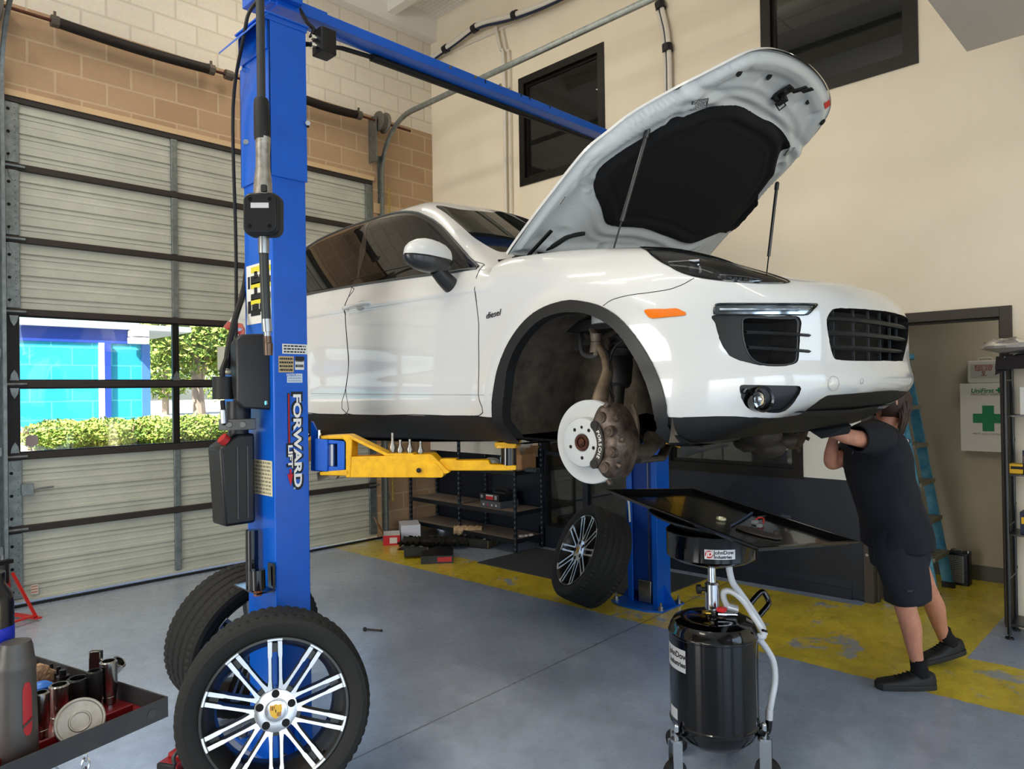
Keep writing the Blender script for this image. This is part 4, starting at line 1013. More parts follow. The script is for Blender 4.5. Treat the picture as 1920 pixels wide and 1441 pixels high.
# carriage bracket (blue, with the pivot pin)
def bpt(px,py): return arm_pt(px,py,.0)
mb=slab([(590,822),(614,824),(614,884),(590,882)],.16,-.01);put(mb,slab([(614,824),(641,826),(641,832),(614,832)],.12,.0));put(mb,slab([(614,874),(641,876),(641,882),(614,884)],.12,.0));put(mb,slab([(632,826),(646,827),(646,881),(632,880)],.12,.0));put(mb,slab([(614,826),(634,828),(634,880),(614,882)],.02,.10))
car_b=lobj('carriage',mb,BLUEP,label='blue carriage bracket of the near column',bevel=.004)
mb=MB();mb.cyl(arm_pt(622,832,.06),arm_pt(622,876,.06),.028,n=18);lobj('pivot_pin',mb,STEEL,car_b)
mb=slab([(583,790),(586,791),(602,824),(602,884),(583,882)],.02,.10);lobj('carriage_plate',mb,BLUEP,car_b)
mb=slab([(594,886),(640,883),(628,898),(612,895),(596,902)],.06,.02);lobj('arm_lock',mb,DUST,arm)
# rear arm of the near side, reaching back under the sill
mb=MB();a=Vector((1.93,3.58,1.40));b=Vector((2.56,4.45,1.39));d=(b-a).normalized();M=basis(a,d,Vector((0,0,1)));L=(b-a).length;mb.box((L*.3,0,0),(L*.6,.13,.09),M);mb.box((L*.72,-.01,0),(L*.56,.07,.07),M);ra=lobj('lift_arm',mb,YEL,label='yellow rear swing arm of the near column',bevel=.005)
mb=MB();mb.cyl(b,b+Vector((0,0,.05)),.038,n=20);lobj('lift_pad',mb,YEL,ra)
mb=MB();mb.span((NX1-.06,CY0+.03,1.30),(NX1-.004,CY1-.03,1.95));lobj('carriage_slide',mb,BLUEP,bevel=.006)
# power unit on the outer face
yp=3.36;xo=NX0
def pp(px,py,y=yp): return at(px,py,1,y)
# black cover: outline in the plane x = const seen obliquely, thickness outwards
def xplate(pts,x,th):
    mb=MB();P=[at(px,py,0,x) for px,py in pts];n=len(P);mb.v=[tuple(p) for p in P]+[tuple(p+Vector((th,0,0))) for p in P]
    mb.f=[(i,n+i,n+(i+1)%n,(i+1)%n) for i in range(n)]+[tuple(range(n)),tuple(range(n,2*n))[::-1]];mb.m=[0]*(n+2);return mb
COV=mat('cover_black','1b1c1f',.42)
mb=MB();x1,x0=xo-.002,xo-.13
o1=[(441,648),(452,633),(492,624),(505,640),(505,765),(470,764),(460,745),(448,712),(441,690)]
ya_=at(505,700,0,x1).y;yb_=at(441,680,0,x0).y
P1=[Vector((x0,ya_+(505-px)/64*(yb_-ya_),at(px,py,0,x0+.05).z)) for px,py in o1];c=sum(P1,Vector())/len(P1)
o2=[Vector((x1,c.y+(p.y-c.y)*1.04,c.z+(p.z-c.z)*1.06)) for p in P1];o3=[Vector((x0-.03,c.y+(p.y-c.y)*.78,c.z+(p.z-c.z)*.82)) for p in P1]
n=len(P1);mb.v=[tuple(p) for p in o2+P1+o3];mb.f=[(k*n+i,k*n+(i+1)%n,(k+1)*n+(i+1)%n,(k+1)*n+i) for k in range(2) for i in range(n)]+[tuple(2*n+i for i in range(n))];mb.m=[0]*len(mb.f)
pu=lobj('power_unit_cover',mb,COV,label='black cover of the pump motor',bevel=.008)
mb=MB();q=at(500,755,0,x0);mb.cyl(q,q+Vector((-.006,0,0)),.010,n=10);lobj('cover_screw',mb,CHR,pu)
mb=MB();label_plate(mb,basis(at(447,687,0,x0-.002),Vector((0,-1,0)),Vector((0,0,1))),.05,.10,5);lobj('cover_label',mb,[mat('label_buff','d8cfae',.6),INK],pu,smooth=False)
mb=MB();a=pp(432,672,3.47);mb.cyl(pp(434,650,3.47),pp(434,702,3.47),.050,n=22);mb.box(tuple(pp(432,672,3.47)),(.085,.12,.12));lobj('motor',mb,mat('motor_grey','a8a596',.5,metal=.3),pu,bevel=.008)
mb=MB();mb.cyl(pp(421,706,3.42),pp(421,748,3.42),.055,n=22);lobj('capacitor_box',mb,BLK,pu)
mb=MB();mb.span(tuple(pp(437,702,3.46)),tuple(pp(462,760,3.46)+Vector((.0,.10,0))));lobj('motor_bracket',mb,BLUEP,pu,bevel=.003)
mb=MB();mb.cyl(pp(447,752,3.44),pp(447,788,3.44),.058,n=22);mb.cyl(pp(447,805,3.44),pp(447,830,3.44),.048,n=18);lobj('pump_body',mb,mat('pump_dark','222326',.4,metal=.3),pu)
mb=MB();mb.box(tuple(pp(445,795,3.42)),(.14,.11,.055));mb.cyl(pp(430,796,3.38),pp(430,796,3.36),.016,n=12);mb.cyl(pp(455,796,3.38),pp(455,796,3.36),.018,n=12);lobj('valve_block',mb,mat('cast_grey','6e6c68',.45,metal=.6),pu,bevel=.004)
# reservoir
mb=MB();tl=pp(404,835,3.43);br_=pp(466,982,3.40);x0=tl.x;x1=br_.x+.03;z1=tl.z-.01;z0=br_.z+.005
pts=[(x0,z0+.0),(x1,z0),(x1,z1+.062),(x0+.09,z1+.062),(x0,z1)]
M=Matrix(((1,0,0,0),(0,0,1,3.38),(0,1,0,0),(0,0,0,1)));mb.prism(pts,.15,M)
mb.v=[(v[0]+(.02 if v[2]<z0+.01 else 0)*(1 if v[0]<x0+.01 else 0),v[1],v[2]) for v in mb.v]
rs=lobj('oil_reservoir',mb,mat('tank_black','131417',.38),pu,label='black plastic hydraulic oil tank',bevel=.014)
mb=MB();
for k in range(2): mb.tube([(x0+.085+.05*k,3.378,z0+.03),(x0+.085+.05*k,3.378,z1+.0)],.005,6)
lobj('tank_rib',mb,mat('tank_rib','3a3b3f',.4),rs)
c=Vector((x0+.040,3.40,z1+.028));ax=Vector((-.75,0,.66));mb=MB();mb.cyl(c,c+ax*.03,.027,n=20);lobj('filler_cap',mb,mat('cap_red','a3201f',.45),rs)
mb=MB();mb.tube(cr([pp(425,690,3.40),pp(428,655,3.40),pp(440,600,3.50),pp(458,540,3.56),pp(466,480,3.58)],5),.016,8);mb.tube(cr([pp(417,705,3.36),pp(418,690,3.36),pp(430,660,3.42)],4),.013,8);mb.tube(cr([pp(417,750,3.36),pp(419,775,3.36),pp(421,795,3.38)],4),.012,8);lobj('hydraulic_hose',mb,RUB,pu)
mb=MB();mb.cyl(pp(418.5,768,3.36),pp(420,793,3.36),.015,n=10);lobj('hose_fitting',mb,STEEL,pu)
mb=MB();mb.tube(cr([Vector((NX0-.04,CY1+.02,1.95)),Vector((NX0-.03,CY1+.03,2.5)),Vector((NX0-.05,CY1,3.2)),Vector((NX0-.09,CY0+.08,3.48)),Vector((NX0-.07,CY0+.05,3.60)),Vector((NX0+.02,CY0+.05,3.72))],6),.009,8);lobj('power_cable',mb,RUB)
# pad adapter posts stored on a bracket low on the column
xx=NX0-.045
def cp(px,py): return at(px,py,0,xx)
mb=MB();mb.cyl(cp(473,1100),cp(472,993),.030,n=20);mb.cyl(cp(472,993),cp(472,992.5),.024,n=16);mb.cyl(cp(473,1048),cp(473,1046.5),.0305,n=20)
st1=lobj('spare_post',mb,mat('post_black','0c0c0d',.12,coat=.4))
q=cp(491,1100)+Vector((-.03,-.02,0));q2=cp(490,1064)+Vector((-.03,-.02,0));mb=MB();mb.cyl(q,q2,.036,n=20);lobj('spare_post',mb,mat('post_black','0c0c0d',.12,coat=.4))
mb=MB();mb.box(tuple((cp(478,1101))),(.10,.25,.006));mb.box(tuple(cp(498,1080)+Vector((.03,0,0))),(.012,.05,.12));hb=lobj('post_holder',mb,BLKG)
mb=MB();mb.cyl(q+Vector((0,0,-.006)),q+Vector((0,0,-.03)),.020,n=8);mb.cyl(cp(470,1102),cp(470,1108),.016,n=8);lobj('holder_nut',mb,mat('rusty_nut','8a5030',.7),hb)
# decals on the -y face of the near column
def face(px,py,dx=0): return at(px,py,1,CY0-.0008)
def fplate(name,px0,py0,px1,py1,mats,rows,ink=1,parent=col):
    a=face(px0,py0);b=face(px1,py1);mb=MB();label_plate(mb,basis((a+b)/2,Vector((1,0,0)),Vector((0,0,1))),abs(b.x-a.x),abs(a.z-b.z),rows);return lobj(name,mb,mats,parent,smooth=False)
fplate('shipping_label',529,644,576,664,[PAPER,INK],3);fplate('kraft_label',522,667,551,698,[mat('kraft','b9a47c',.7),INK],4)
fplate('asset_label',553,668,570,693,[PAPER,INK],2)
a=face(553,668);b=face(570,676);mb=MB();mb.box(tuple((a+b)/2+Vector((0,-.0015,0))),(abs(b.x-a.x),.001,abs(a.z-b.z)));lobj('label_band',mb,INK,col,smooth=False)
fplate('notice_label',538,700,567,717,[mat('label_pale','c9d6e2',.6),mat('label_line','93a7bc',.6)],3)
a=face(538,700);b=face(556,705);mb=MB();mb.box(tuple((a+b)/2+Vector((0,-.0015,0))),(abs(b.x-a.x),.001,abs(a.z-b.z)));nt_=lobj('notice_band',mb,mat('notice_blue','1f74c8',.5),col,smooth=False)
tm=text_mesh('NOTICE',.016,.0003,bold=.0004);mb=MB();put(mb,tm,basis((a+b)/2+Vector((0,-.0025,0)),Vector((1,0,0)),Vector((0,0,1))));lobj('notice_word',mb,PAPER,nt_,smooth=False)
def vtext(name,txt,px0,py0,px1,py1,m,dy=-.003,bold=.0,scale=1.0,parent=col,shear=0,grow=0.):
    """lettering that reads downwards, fitted into a box of the photo"""
    a=face(px0,py0);b=face(px1,py1);tm=text_mesh(txt,.1,.0004,bold=bold,shear=shear,spacing=.95)
    xs=[v[0] for v in tm.v];ys=[v[1] for v in tm.v];w=max(xs)-min(xs);h=max(ys)-min(ys);W=abs(a.z-b.z)+grow;H=abs(b.x-a.x)+grow
    cx=(max(xs)+min(xs))/2;cy=(max(ys)+min(ys))/2;tm.v=[((v[0]-cx)*W/w,(v[1]-cy)*H/h,v[2]) for v in tm.v]
    mb=MB();c=(a+b)/2+Vector((0,dy,0));put(mb,tm,basis(c,Vector((0,0,-1)),Vector((1,0,0))));return lobj(name,mb,m,parent,smooth=False)
DW=mat('decal_white','eceae6',.5);DR=mat('decal_red','c41a2c',.5)
vtext('brand_outline','FORWARD',548,737,567,914,INK,-.0012,bold=.006,grow=.016);vtext('brand_lettering','FORWARD',549,739,566,912,DW,-.0024,bold=.003)
vtext('brand_outline','LIFT',538.5,833,549.5,879,INK,-.0030,bold=.006,grow=.012);vtext('brand_lettering','LIFT',539.5,834.5,548.5,877,DW,-.0042,bold=.003)
a=face(540,738);b=face(543,833);mb=MB();mb.box(tuple((a+b)/2+Vector((0,-.001,0))),(abs(a.x-b.x)+.008,.001,abs(a.z-b.z)+.008));lobj('stripe_outline',mb,INK,col,smooth=False)
mb=MB();mb.box(tuple((a+b)/2+Vector((0,-.002,0))),(abs(a.x-b.x),.001,abs(a.z-b.z)));P=[face(538,888),face(549,888),face(544.5,911)]
mb.add([tuple(p+Vector((0,-.0035,0))) for p in P],[(0,2,1)]);P=[face(542.5,879),face(546,879),face(546,889),face(542.5,889)];mb.add([tuple(p+Vector((0,-.0035,0))) for p in P],[(0,3,2,1)]);lobj('brand_arrow',mb,DR,col,smooth=False)
mb=MB();p=face(552,915);mb.cyl(p+Vector((0,-.001,0)),p+Vector((0,-.002,0)),.006,n=14);lobj('registered_dot',mb,mat('label_line','93a7bc',.6),col,smooth=False)
# decals on the outer face
def oface(px,py): return at(px,py,0,NX0-.0008)
def oplate(name,px0,py0,px1,py1,mats,rows):
    a=oface(px0,py0);b=oface(px1,py1);mb=MB();label_plate(mb,basis((a+b)/2,Vector((0,-1,0)),Vector((0,0,1))),abs(b.y-a.y),abs(a.z-b.z),rows);return lobj(name,mb,mats,col,smooth=False)
oplate('wiring_label',469,859,511,931,[mat('label_buff','d8cfae',.6),mat('label_brown','8b8a72',.6)],9)
lb=oplate('safety_label',462,500,509,602,[PAPER,INK],2)
mb=MB()
for k in range(3):
    for c,(x0,x1) in enumerate(((471,489),(491,508))):
        y=500+k*30+(0 if c else 2)
        a=oface(x0,y);b=oface(x1,y+6);mb.box(tuple((a+b)/2+Vector((-.0015,0,0))),(.001,abs(a.y-b.y),abs(a.z-b.z)),mi=0)
        a=oface(x0,y+20);b=oface(x1,y+28);mb.box(tuple((a+b)/2+Vector((-.0015,0,0))),(.001,abs(a.y-b.y),abs(a.z-b.z)),mi=1)
        a=oface(x0+4,y+8);b=oface(x1-4,y+18);mb.box(tuple((a+b)/2+Vector((-.0015,0,0))),(.001,abs(a.y-b.y)*.6,abs(a.z-b.z)),mi=1)
lobj('pictogram',mb,[mat('label_yellow','d8cc3a',.6),INK],lb,smooth=False)
mb=couplers
cpt=mb
def split_couplers():
    pass
k4=len(couplers.v)//4;f4=len(couplers.f)//4
for i in range(4):
    m2=MB();m2.v=couplers.v[i*k4:(i+1)*k4];m2.f=[tuple(v-i*k4 for v in f) for f in couplers.f[i*f4:(i+1)*f4]];m2.m=[0]*f4
    c=Vector(m2.v[0]);o=obj('hose_coupler',m2,mat('coupler_steel','8d8a84',.3,metal=1));tag(o,'%s of the four steel hose couplers standing on the yellow arm'%['tall leftmost','second from the left','third from the left','rightmost'][i],'coupler','steel couplers on the yellow arm')
# ---------------------------------------------------------------- the building
YA=7.53;XB=6.15;HC=6.75;XL=-9.0;YR=-7.0
def blockmat(name,c1,c2,mort,bw=.43,bh=.215,ms=.012):
    m=bpy.data.materials.new(name);m.use_nodes=True;nt=m.node_tree;b=nt.nodes['Principled BSDF'];b.inputs['Roughness'].default_value=.85
    tc=nt.nodes.new('ShaderNodeTexCoord');mp=nt.nodes.new('ShaderNodeSeparateXYZ');cb=nt.nodes.new('ShaderNodeCombineXYZ')
    nt.links.new(tc.outputs['Object'],mp.inputs[0]);nt.links.new(mp.outputs[0],cb.inputs[0]);nt.links.new(mp.outputs[2],cb.inputs[1])
    br=nt.nodes.new('ShaderNodeTexBrick');br.inputs['Scale'].default_value=1;br.inputs['Brick Width'].default_value=bw;br.inputs['Row Height'].default_value=bh;br.inputs['Mortar Size'].default_value=ms;br.inputs['Mortar Smooth'].default_value=.3;br.inputs['Bias'].default_value=0
    br.inputs['Color1'].default_value=(*hexc(c1),1);br.inputs['Color2'].default_value=(*hexc(c2),1);br.inputs['Mortar'].default_value=(*hexc(mort),1)
    nt.links.new(cb.outputs[0],br.inputs['Vector'])
    n=nt.nodes.new('ShaderNodeTexNoise');n.inputs['Scale'].default_value=30;n.inputs['Detail'].default_value=5;nt.links.new(tc.outputs['Object'],n.inputs['Vector'])
    mx=nt.nodes.new('ShaderNodeMix');mx.data_type='RGBA';mx.blend_type='MULTIPLY';mx.inputs[0].default_value=.22;nt.links.new(br.outputs[0],mx.inputs[6]);nt.links.new(n.outputs['Color'],mx.inputs[7]);nt.links.new(mx.outputs[2],b.inputs['Base Color'])
    bp=nt.nodes.new('ShaderNodeBump');bp.inputs['Strength'].default_value=.35;bp.inputs['Distance'].default_value=.01;bp.invert=True;nt.links.new(br.outputs['Fac'],bp.inputs['Height']);nt.links.new(bp.outputs[0],b.inputs['Normal']);return m
TAN=blockmat('tan_block','b79877','ac8c6c','c2a888');CREAM=blockmat('cream_block','e8dfcf','e2d8c7','d3c9b7')
def stucco(name,c,c2): return mat(name,c,.85,col2=c2,noise_scale=1.3,bump=.12,bump_scale=55)
BEIGE=stucco('beige_plaster','eadfca','e5d9c2');WHITEW=stucco('white_plaster','d8d6cf','d1cfc8')
NAVY=mat('navy_panel','0d1420',.45,coat=.15,col2='101a28',noise_scale=3)
DKF=mat('dark_bronze_frame','14110f',.4,metal=.3);GALV=mat('galvanised','8d9494',.42,metal=.85,col2='767d7e',noise_scale=18)
BROWNF=mat('brown_door_frame','3a332c',.5)
def wallA(x0,x1,holes,name,zsplit):
    """wall with its face on y=YA; holes (xa,xb,z0,z1)"""
    mb=MB();t=.22
    xs=sorted({x0,x1,*[h[0] for h in holes],*[h[1] for h in holes]})
    for a,b in zip(xs[:-1],xs[1:]):
        cuts=[(h[2],h[3]) for h in holes if h[0]<=a+1e-6 and h[1]>=b-1e-6];z=-.2
        for c0,c1 in sorted(cuts)+[(HC,HC)]:
            if c0>z:
                for za,zb in((z,min(c0,zsplit)),(max(z,zsplit),c0)):
                    if zb>za+1e-4: mb.span((a,YA,za),(b,YA+t,zb),mi=0 if zb<=zsplit+1e-4 else 1)
            z=max(z,c1)
    return struct(obj(name,mb,[TAN,CREAM],smooth=False))
DX0,DX1,DZ=1.335,5.17,4.40
ZS=at(803,250,1,YA).z
wallA(XL,XB,[(DX0,DX1,-.2,DZ),(-3.1,.35,-.2,DZ),(-8.2,-4.6,-.2,DZ)],'wall_back',ZS)
# floor : painted concrete
fm=bpy.data.materials.new('painted_concrete');fm.use_nodes=True;nt=fm.node_tree;b=nt.nodes['Principled BSDF']
N=nt.nodes.new;Lk=nt.links.new
tc=N('ShaderNodeTexCoord')
def noise_(scale,detail=5,rough=.6,dist=0):
    n=N('ShaderNodeTexNoise');n.inputs['Scale'].default_value=scale;n.inputs['Detail'].default_value=detail;n.inputs['Roughness'].default_value=rough;n.inputs['Distortion'].default_value=dist;Lk(tc.outputs['Object'],n.inputs['Vector']);return n
def ramp(src,a,c,inv=False):
    r=N('ShaderNodeMapRange');r.inputs[1].default_value=a;r.inputs[2].default_value=c;Lk(src,r.inputs[0]);return r.outputs[0]
def mixc(f,a,c):
    m=N('ShaderNodeMix');m.data_type='RGBA'
    if isinstance(f,float):m.inputs[0].default_value=f
    else:Lk(f,m.inputs[0])
    for i,v in((6,a),(7,c)):
        if isinstance(v,str):m.inputs[i].default_value=(*hexc(v),1)
        else:Lk(v,m.inputs[i])
    return m.outputs[2]
def math_(op,a,c=None):
    m=N('ShaderNodeMath');m.operation=op
    for i,v in((0,a),(1,c)):
        if v is None:continue
        if isinstance(v,(int,float)):m.inputs[i].default_value=v
        else:Lk(v,m.inputs[i])
    return m.outputs[0]
sx=N('ShaderNodeSeparateXYZ');Lk(tc.outputs['Object'],sx.inputs[0]);X_,Y_=sx.outputs[0],sx.outputs[1]
g1=ramp(noise_(1.1).outputs[0],.35,.65);g2=ramp(noise_(9,6,.7).outputs[0],.42,.68);g3=ramp(noise_(60,3).outputs[0],.60,.72)
grey=mixc(g1,'a6b5ca','95a3b9');grey=mixc(math_('MULTIPLY',g2,.35),grey,'666d75');grey=mixc(math_('MULTIPLY',g3,.18),grey,'a9b1ba')
yel=mixc(ramp(noise_(2.3,6,.7).outputs[0],.40,.62),'e6cf38','c9b22a');yel=mixc(math_('MULTIPLY',ramp(noise_(14,5,.7).outputs[0],.45,.7),.5),yel,'a8952e')
# worn places where the paint has gone
wear=ramp(noise_(1.7,8,.72,.4).outputs[0],.585,.62)
# yellow zone : a strip along the office wall plus the doorway apron
wob=math_('MULTIPLY',math_('SUBTRACT',noise_(5,4).outputs[0],.5),.05)
xe=math_('ADD',X_,wob)
zone=math_('MULTIPLY',math_('GREATER_THAN',xe,4.545),math_('LESS_THAN',xe,6.02))
door=math_('MULTIPLY',math_('GREATER_THAN',xe,6.0),math_('MULTIPLY',math_('GREATER_THAN',Y_,1.13),math_('LESS_THAN',Y_,2.05)))
zone=math_('MAXIMUM',zone,door)
def rect(x0,x1,y0,y1):
    return math_('MULTIPLY',math_('MULTIPLY',math_('GREATER_THAN',xe,x0),math_('LESS_THAN',xe,x1)),math_('MULTIPLY',math_('GREATER_THAN',Y_,y0),math_('LESS_THAN',Y_,y1)))
zone=math_('MULTIPLY',zone,math_('SUBTRACT',1.0,rect(5.28,6.4,-3,1.16)))
zone=math_('MULTIPLY',zone,math_('SUBTRACT',1.0,rect(5.15,6.4,5.4,7.6)))
zone=math_('MULTIPLY',zone,math_('SUBTRACT',1.0,math_('MULTIPLY',wear,.85)))
colr=mixc(zone,grey,yel)
# saw-cut joints
def joint(src,at_,w=.006): return math_('LESS_THAN',math_('ABSOLUTE',math_('SUBTRACT',src,at_)),w)
jt=joint(math_('ADD',Y_,math_('MULTIPLY',X_,-.045)),2.93,.006)
jt=math_('MAXIMUM',jt,joint(X_,.9,.006))
colr=mixc(math_('MULTIPLY',jt,.7),colr,'3c3f42')
spk=ramp(noise_(48,2,.5).outputs[0],.79,.82);colr=mixc(math_('MULTIPLY',spk,.35),colr,'2a2b2d')
dirt=math_('MULTIPLY',ramp(Y_,6.3,7.5),.45);colr=mixc(dirt,colr,'6f6d66')  # floor colour turns darker and greyer towards the bay door
Lk(colr,b.inputs['Base Color'])
rg=math_('ADD',math_('MULTIPLY',g2,.14),.27);Lk(rg,b.inputs['Roughness']);b.inputs['Specular IOR Level'].default_value=.5
b.inputs['Coat Weight'].default_value=.5;b.inputs['Coat Roughness'].default_value=.19
bp=N('ShaderNodeBump');bp.inputs['Strength'].default_value=.05;bp.inputs['Distance'].default_value=.01;Lk(noise_(40,4).outputs[0],bp.inputs['Height']);Lk(bp.outputs[0],b.inputs['Normal'])
mb=MB();mb.add([(XL,YR,fz(YR)),(8.2,YR,fz(YR)),(8.2,YA+.3,fz(YA+.3)),(XL,YA+.3,fz(YA+.3)),(XL,YR,-.5),(8.2,YR,-.5),(8.2,YA+.3,-.5),(XL,YA+.3,-.5)],[(0,1,2,3),(7,6,5,4),(0,4,5,1),(1,5,6,2),(2,6,7,3),(3,7,4,0)])
struct(obj('floor',mb,fm,smooth=False))
# ceiling : netted insulation between purlins
cm=bpy.data.materials.new('netted_insulation');cm.use_nodes=True;nt=cm.node_tree;b=nt.nodes['Principled BSDF'];b.inputs['Roughness'].default_value=.9;N=nt.nodes.new;Lk=nt.links.new
tc=N('ShaderNodeTexCoord');vo=N('ShaderNodeTexVoronoi');vo.feature='DISTANCE_TO_EDGE';vo.inputs['Scale'].default_value=16;vo.inputs['Randomness'].default_value=.25;Lk(tc.outputs['Object'],vo.inputs['Vector'])
r=N('ShaderNodeMapRange');r.inputs[1].default_value=.02;r.inputs[2].default_value=.06;Lk(vo.outputs[0],r.inputs[0]);mx=N('ShaderNodeMix');mx.data_type='RGBA';mx.inputs[6].default_value=(*hexc('c6c1b9'),1);mx.inputs[7].default_value=(*hexc('ece8e1'),1);Lk(r.outputs[0],mx.inputs[0]);Lk(mx.outputs[2],b.inputs['Base Color'])
n=N('ShaderNodeTexNoise');n.inputs['Scale'].default_value=5;Lk(tc.outputs['Object'],n.inputs['Vector']);bp=N('ShaderNodeBump');bp.inputs['Strength'].default_value=.6;bp.inputs['Distance'].default_value=.05;Lk(n.outputs[0],bp.inputs['Height']);Lk(bp.outputs[0],b.inputs['Normal'])
mb=MB();mb.span((XL,YR,HC),(8.2,YA+.2,HC+.15));struct(obj('ceiling',mb,cm,smooth=False))
WHS=mat('white_steel','e4e0d8',.55)
for k in range(6):
    x=XB-.75-1.9*k;mb=MB();mb.span((x-.06,YR,HC-.20),(x+.06,YA,HC));struct(obj('trim_%d'%(k+1),mb,WHS,smooth=False))
mb=MB();mb.span((XL,YA-.14,HC-.30),(XB,YA,HC));struct(obj('trim_7',mb,WHS,smooth=False))
for k in range(3):
    mb=MB();y=YA-1.9-1.55*k;mb.span((XB-.75,y-.05,HC-.14),(XB,y+.05,HC));struct(obj('trim_%d'%(8+k),mb,WHS,smooth=False))
# right-hand wall (office side): beige above, navy wainscot below, storefront glazing
def panelB(y0,y1,z0,z1,holes,mats,th=.20,x=XB):
    mb=MB();ys=sorted({y0,y1,*[min(max(h[0],y0),y1) for h in holes],*[min(max(h[1],y0),y1) for h in holes]})
    for a,b in zip(ys[:-1],ys[1:]):
        z=z0
        for c0,c1 in sorted([(h[2],h[3]) for h in holes if h[0]<=a+1e-6 and h[1]>=b-1e-6])+[(z1,z1)]:
            if c0>z: mb.span((x,a,z),(x+th,b,min(c0,z1)))
            z=max(z,c1)
    return mb
def B(px,py): return at(px,py,0,XB)
w1=[B(973,149),B(1132.5,76),B(978,350)];W1=(w1[1].y,w1[0].y,w1[2].z,w1[0].z)
w2=[B(1424,0),B(1723,118)];W2=(w2[1].y,B(1427,60).y,w2[1].z,w2[1].z+1.55)
d2=[B(1897.6,572.1),B(1622,1120)];D2=(d2[0].y,d2[1].y,-.2,d2[0].z)
s1=[B(1507,880)];yS=s1[0].y
ZW=B(1590,900).z
struct(obj('wall_right',panelB(-7,YA,ZW,HC,[W1,W2,(D2[0],D2[1],-1,D2[3]),(yS,3.95,ZW-.02,2.25),(4.25,5.65,-1,2.25)],0),BEIGE,smooth=False))
mb=panelB(D2[1],YA,-.02,ZW,[(4.25,5.65,-1,2.25)],0);struct(obj('wall_right_wainscot',mb,NAVY,smooth=False))
mb=MB();mb.span((XB,YR,-.02),(XB+.2,D2[0],ZW));struct(obj('wall_right_lower',mb,BEIGE,smooth=False))
mb=MB();mb.span((XB-.012,D2[1]+.1,-.06),(XB,4.25,.055));mb.span((XB-.012,5.65,-.06),(XB,YA,.055));struct(obj('baseboard_right',mb,NAVY,smooth=False,bevel=.003))
mb=MB();mb.span((XB-.004,D2[1]+.1,.055),(XB,4.25,.12));struct(obj('trim_20',mb,mat('navy_trim','172131',.4),smooth=False))
def framed(name,r,fr,dep=.06,pm=DKPANE,back=None,mull=None):
    y0,y1,z0,z1=r;mb=MB();x0,x1=XB-.015,XB+.10
    mb.span((x0,y0,z0),(x1,y0+fr,z1));mb.span((x0,y1-fr,z0),(x1,y1,z1));mb.span((x0,y0+fr,z0),(x1,y1-fr,z0+fr));mb.span((x0,y0+fr,z1-fr),(x1,y1-fr,z1));root=obj(name,mb,DKF,smooth=False);struct(root)
    mb=MB();mb.span((XB+.045,y0+fr,z0+fr),(XB+.053,y1-fr,z1-fr));obj('pane',mb,pm,root,smooth=False)
    e=fr+.03;mb=MB();x0,x1=XB+.03,XB+.07
    mb.span((x0,y0+fr,z0+fr),(x1,y0+e,z1-fr));mb.span((x0,y1-e,z0+fr),(x1,y1-fr,z1-fr));mb.span((x0,y0+e,z0+fr),(x1,y1-e,z0+e));mb.span((x0,y0+e,z1-e),(x1,y1-e,z1-fr));obj('sash',mb,DKF,root,smooth=False);return root
framed('window_1',W1,.085);framed('window_2',W2,.09)
framed('window_3',(yS,3.95,ZW-.02,2.25),.085)
# storefront door beyond the far column
mb=MB();y0,y1=4.25,5.65
for a,b in(((y0,-.1),(y0+.09,2.25)),((y1-.09,-.1),(y1,2.25)),((y0,2.16),(y1,2.25)),((4.92,-.1),(4.99,2.2)),((y0,-.1),(y1,.16)),((y0,.98),(y1,1.02))): mb.span((XB-.01,a[0],a[1]),(XB+.07,b[0],b[1]))
dr=struct(obj('door_3',mb,NAVY,smooth=False));mb=MB();mb.span((XB+.02,y0+.09,.16),(XB+.03,y1-.09,2.16));obj('pane',mb,DKPANE,dr,smooth=False)
mb=MB();mb.span((XB-.05,4.88,.85),(XB-.035,4.90,1.15));obj('door_handle',mb,STEEL,dr)
# dim office behind the glazing
mb=MB();mb.span((8.15,1.9,-.1),(8.2,YA,HC));mb.span((XB+.2,YA-.02,-.1),(8.2,YA+.1,HC));mb.span((XB+.2,2.15,-.1),(8.2,2.22,2.75));struct(obj('wall_office',mb,mat('office_grey','8c8a84',.9),smooth=False))
mb=MB();mb.span((XB+.2,.0,2.75),(8.2,YA,2.85));struct(obj('ceiling_office',mb,mat('office_ceiling','7f7d77',.9),smooth=False))
mb=MB();mb.span((XB+.2,-2,HC-.9),(8.2,YA,HC-.8));struct(obj('ceiling_loft',mb,mat('loft_tile','a9a69e',.9),smooth=False))
mb=MB()
for k in range(6): mb.span((XB+.2,1.2+k*1.1,HC-.905),(8.2,1.225+k*1.1,HC-.899))
for k in range(3): mb.span((XB+.5+k*.6,-2,HC-.905),(XB+.525+k*.6,YA,HC-.899))
struct(obj('trim_21',mb,mat('grid_dark','5c5a55',.8),smooth=False))
mb=MB();mb.span((8.15,-2,2.85),(8.2,YA,HC));struct(obj('wall_loft',mb,mat('loft_wall','6a6862',.9),smooth=False))
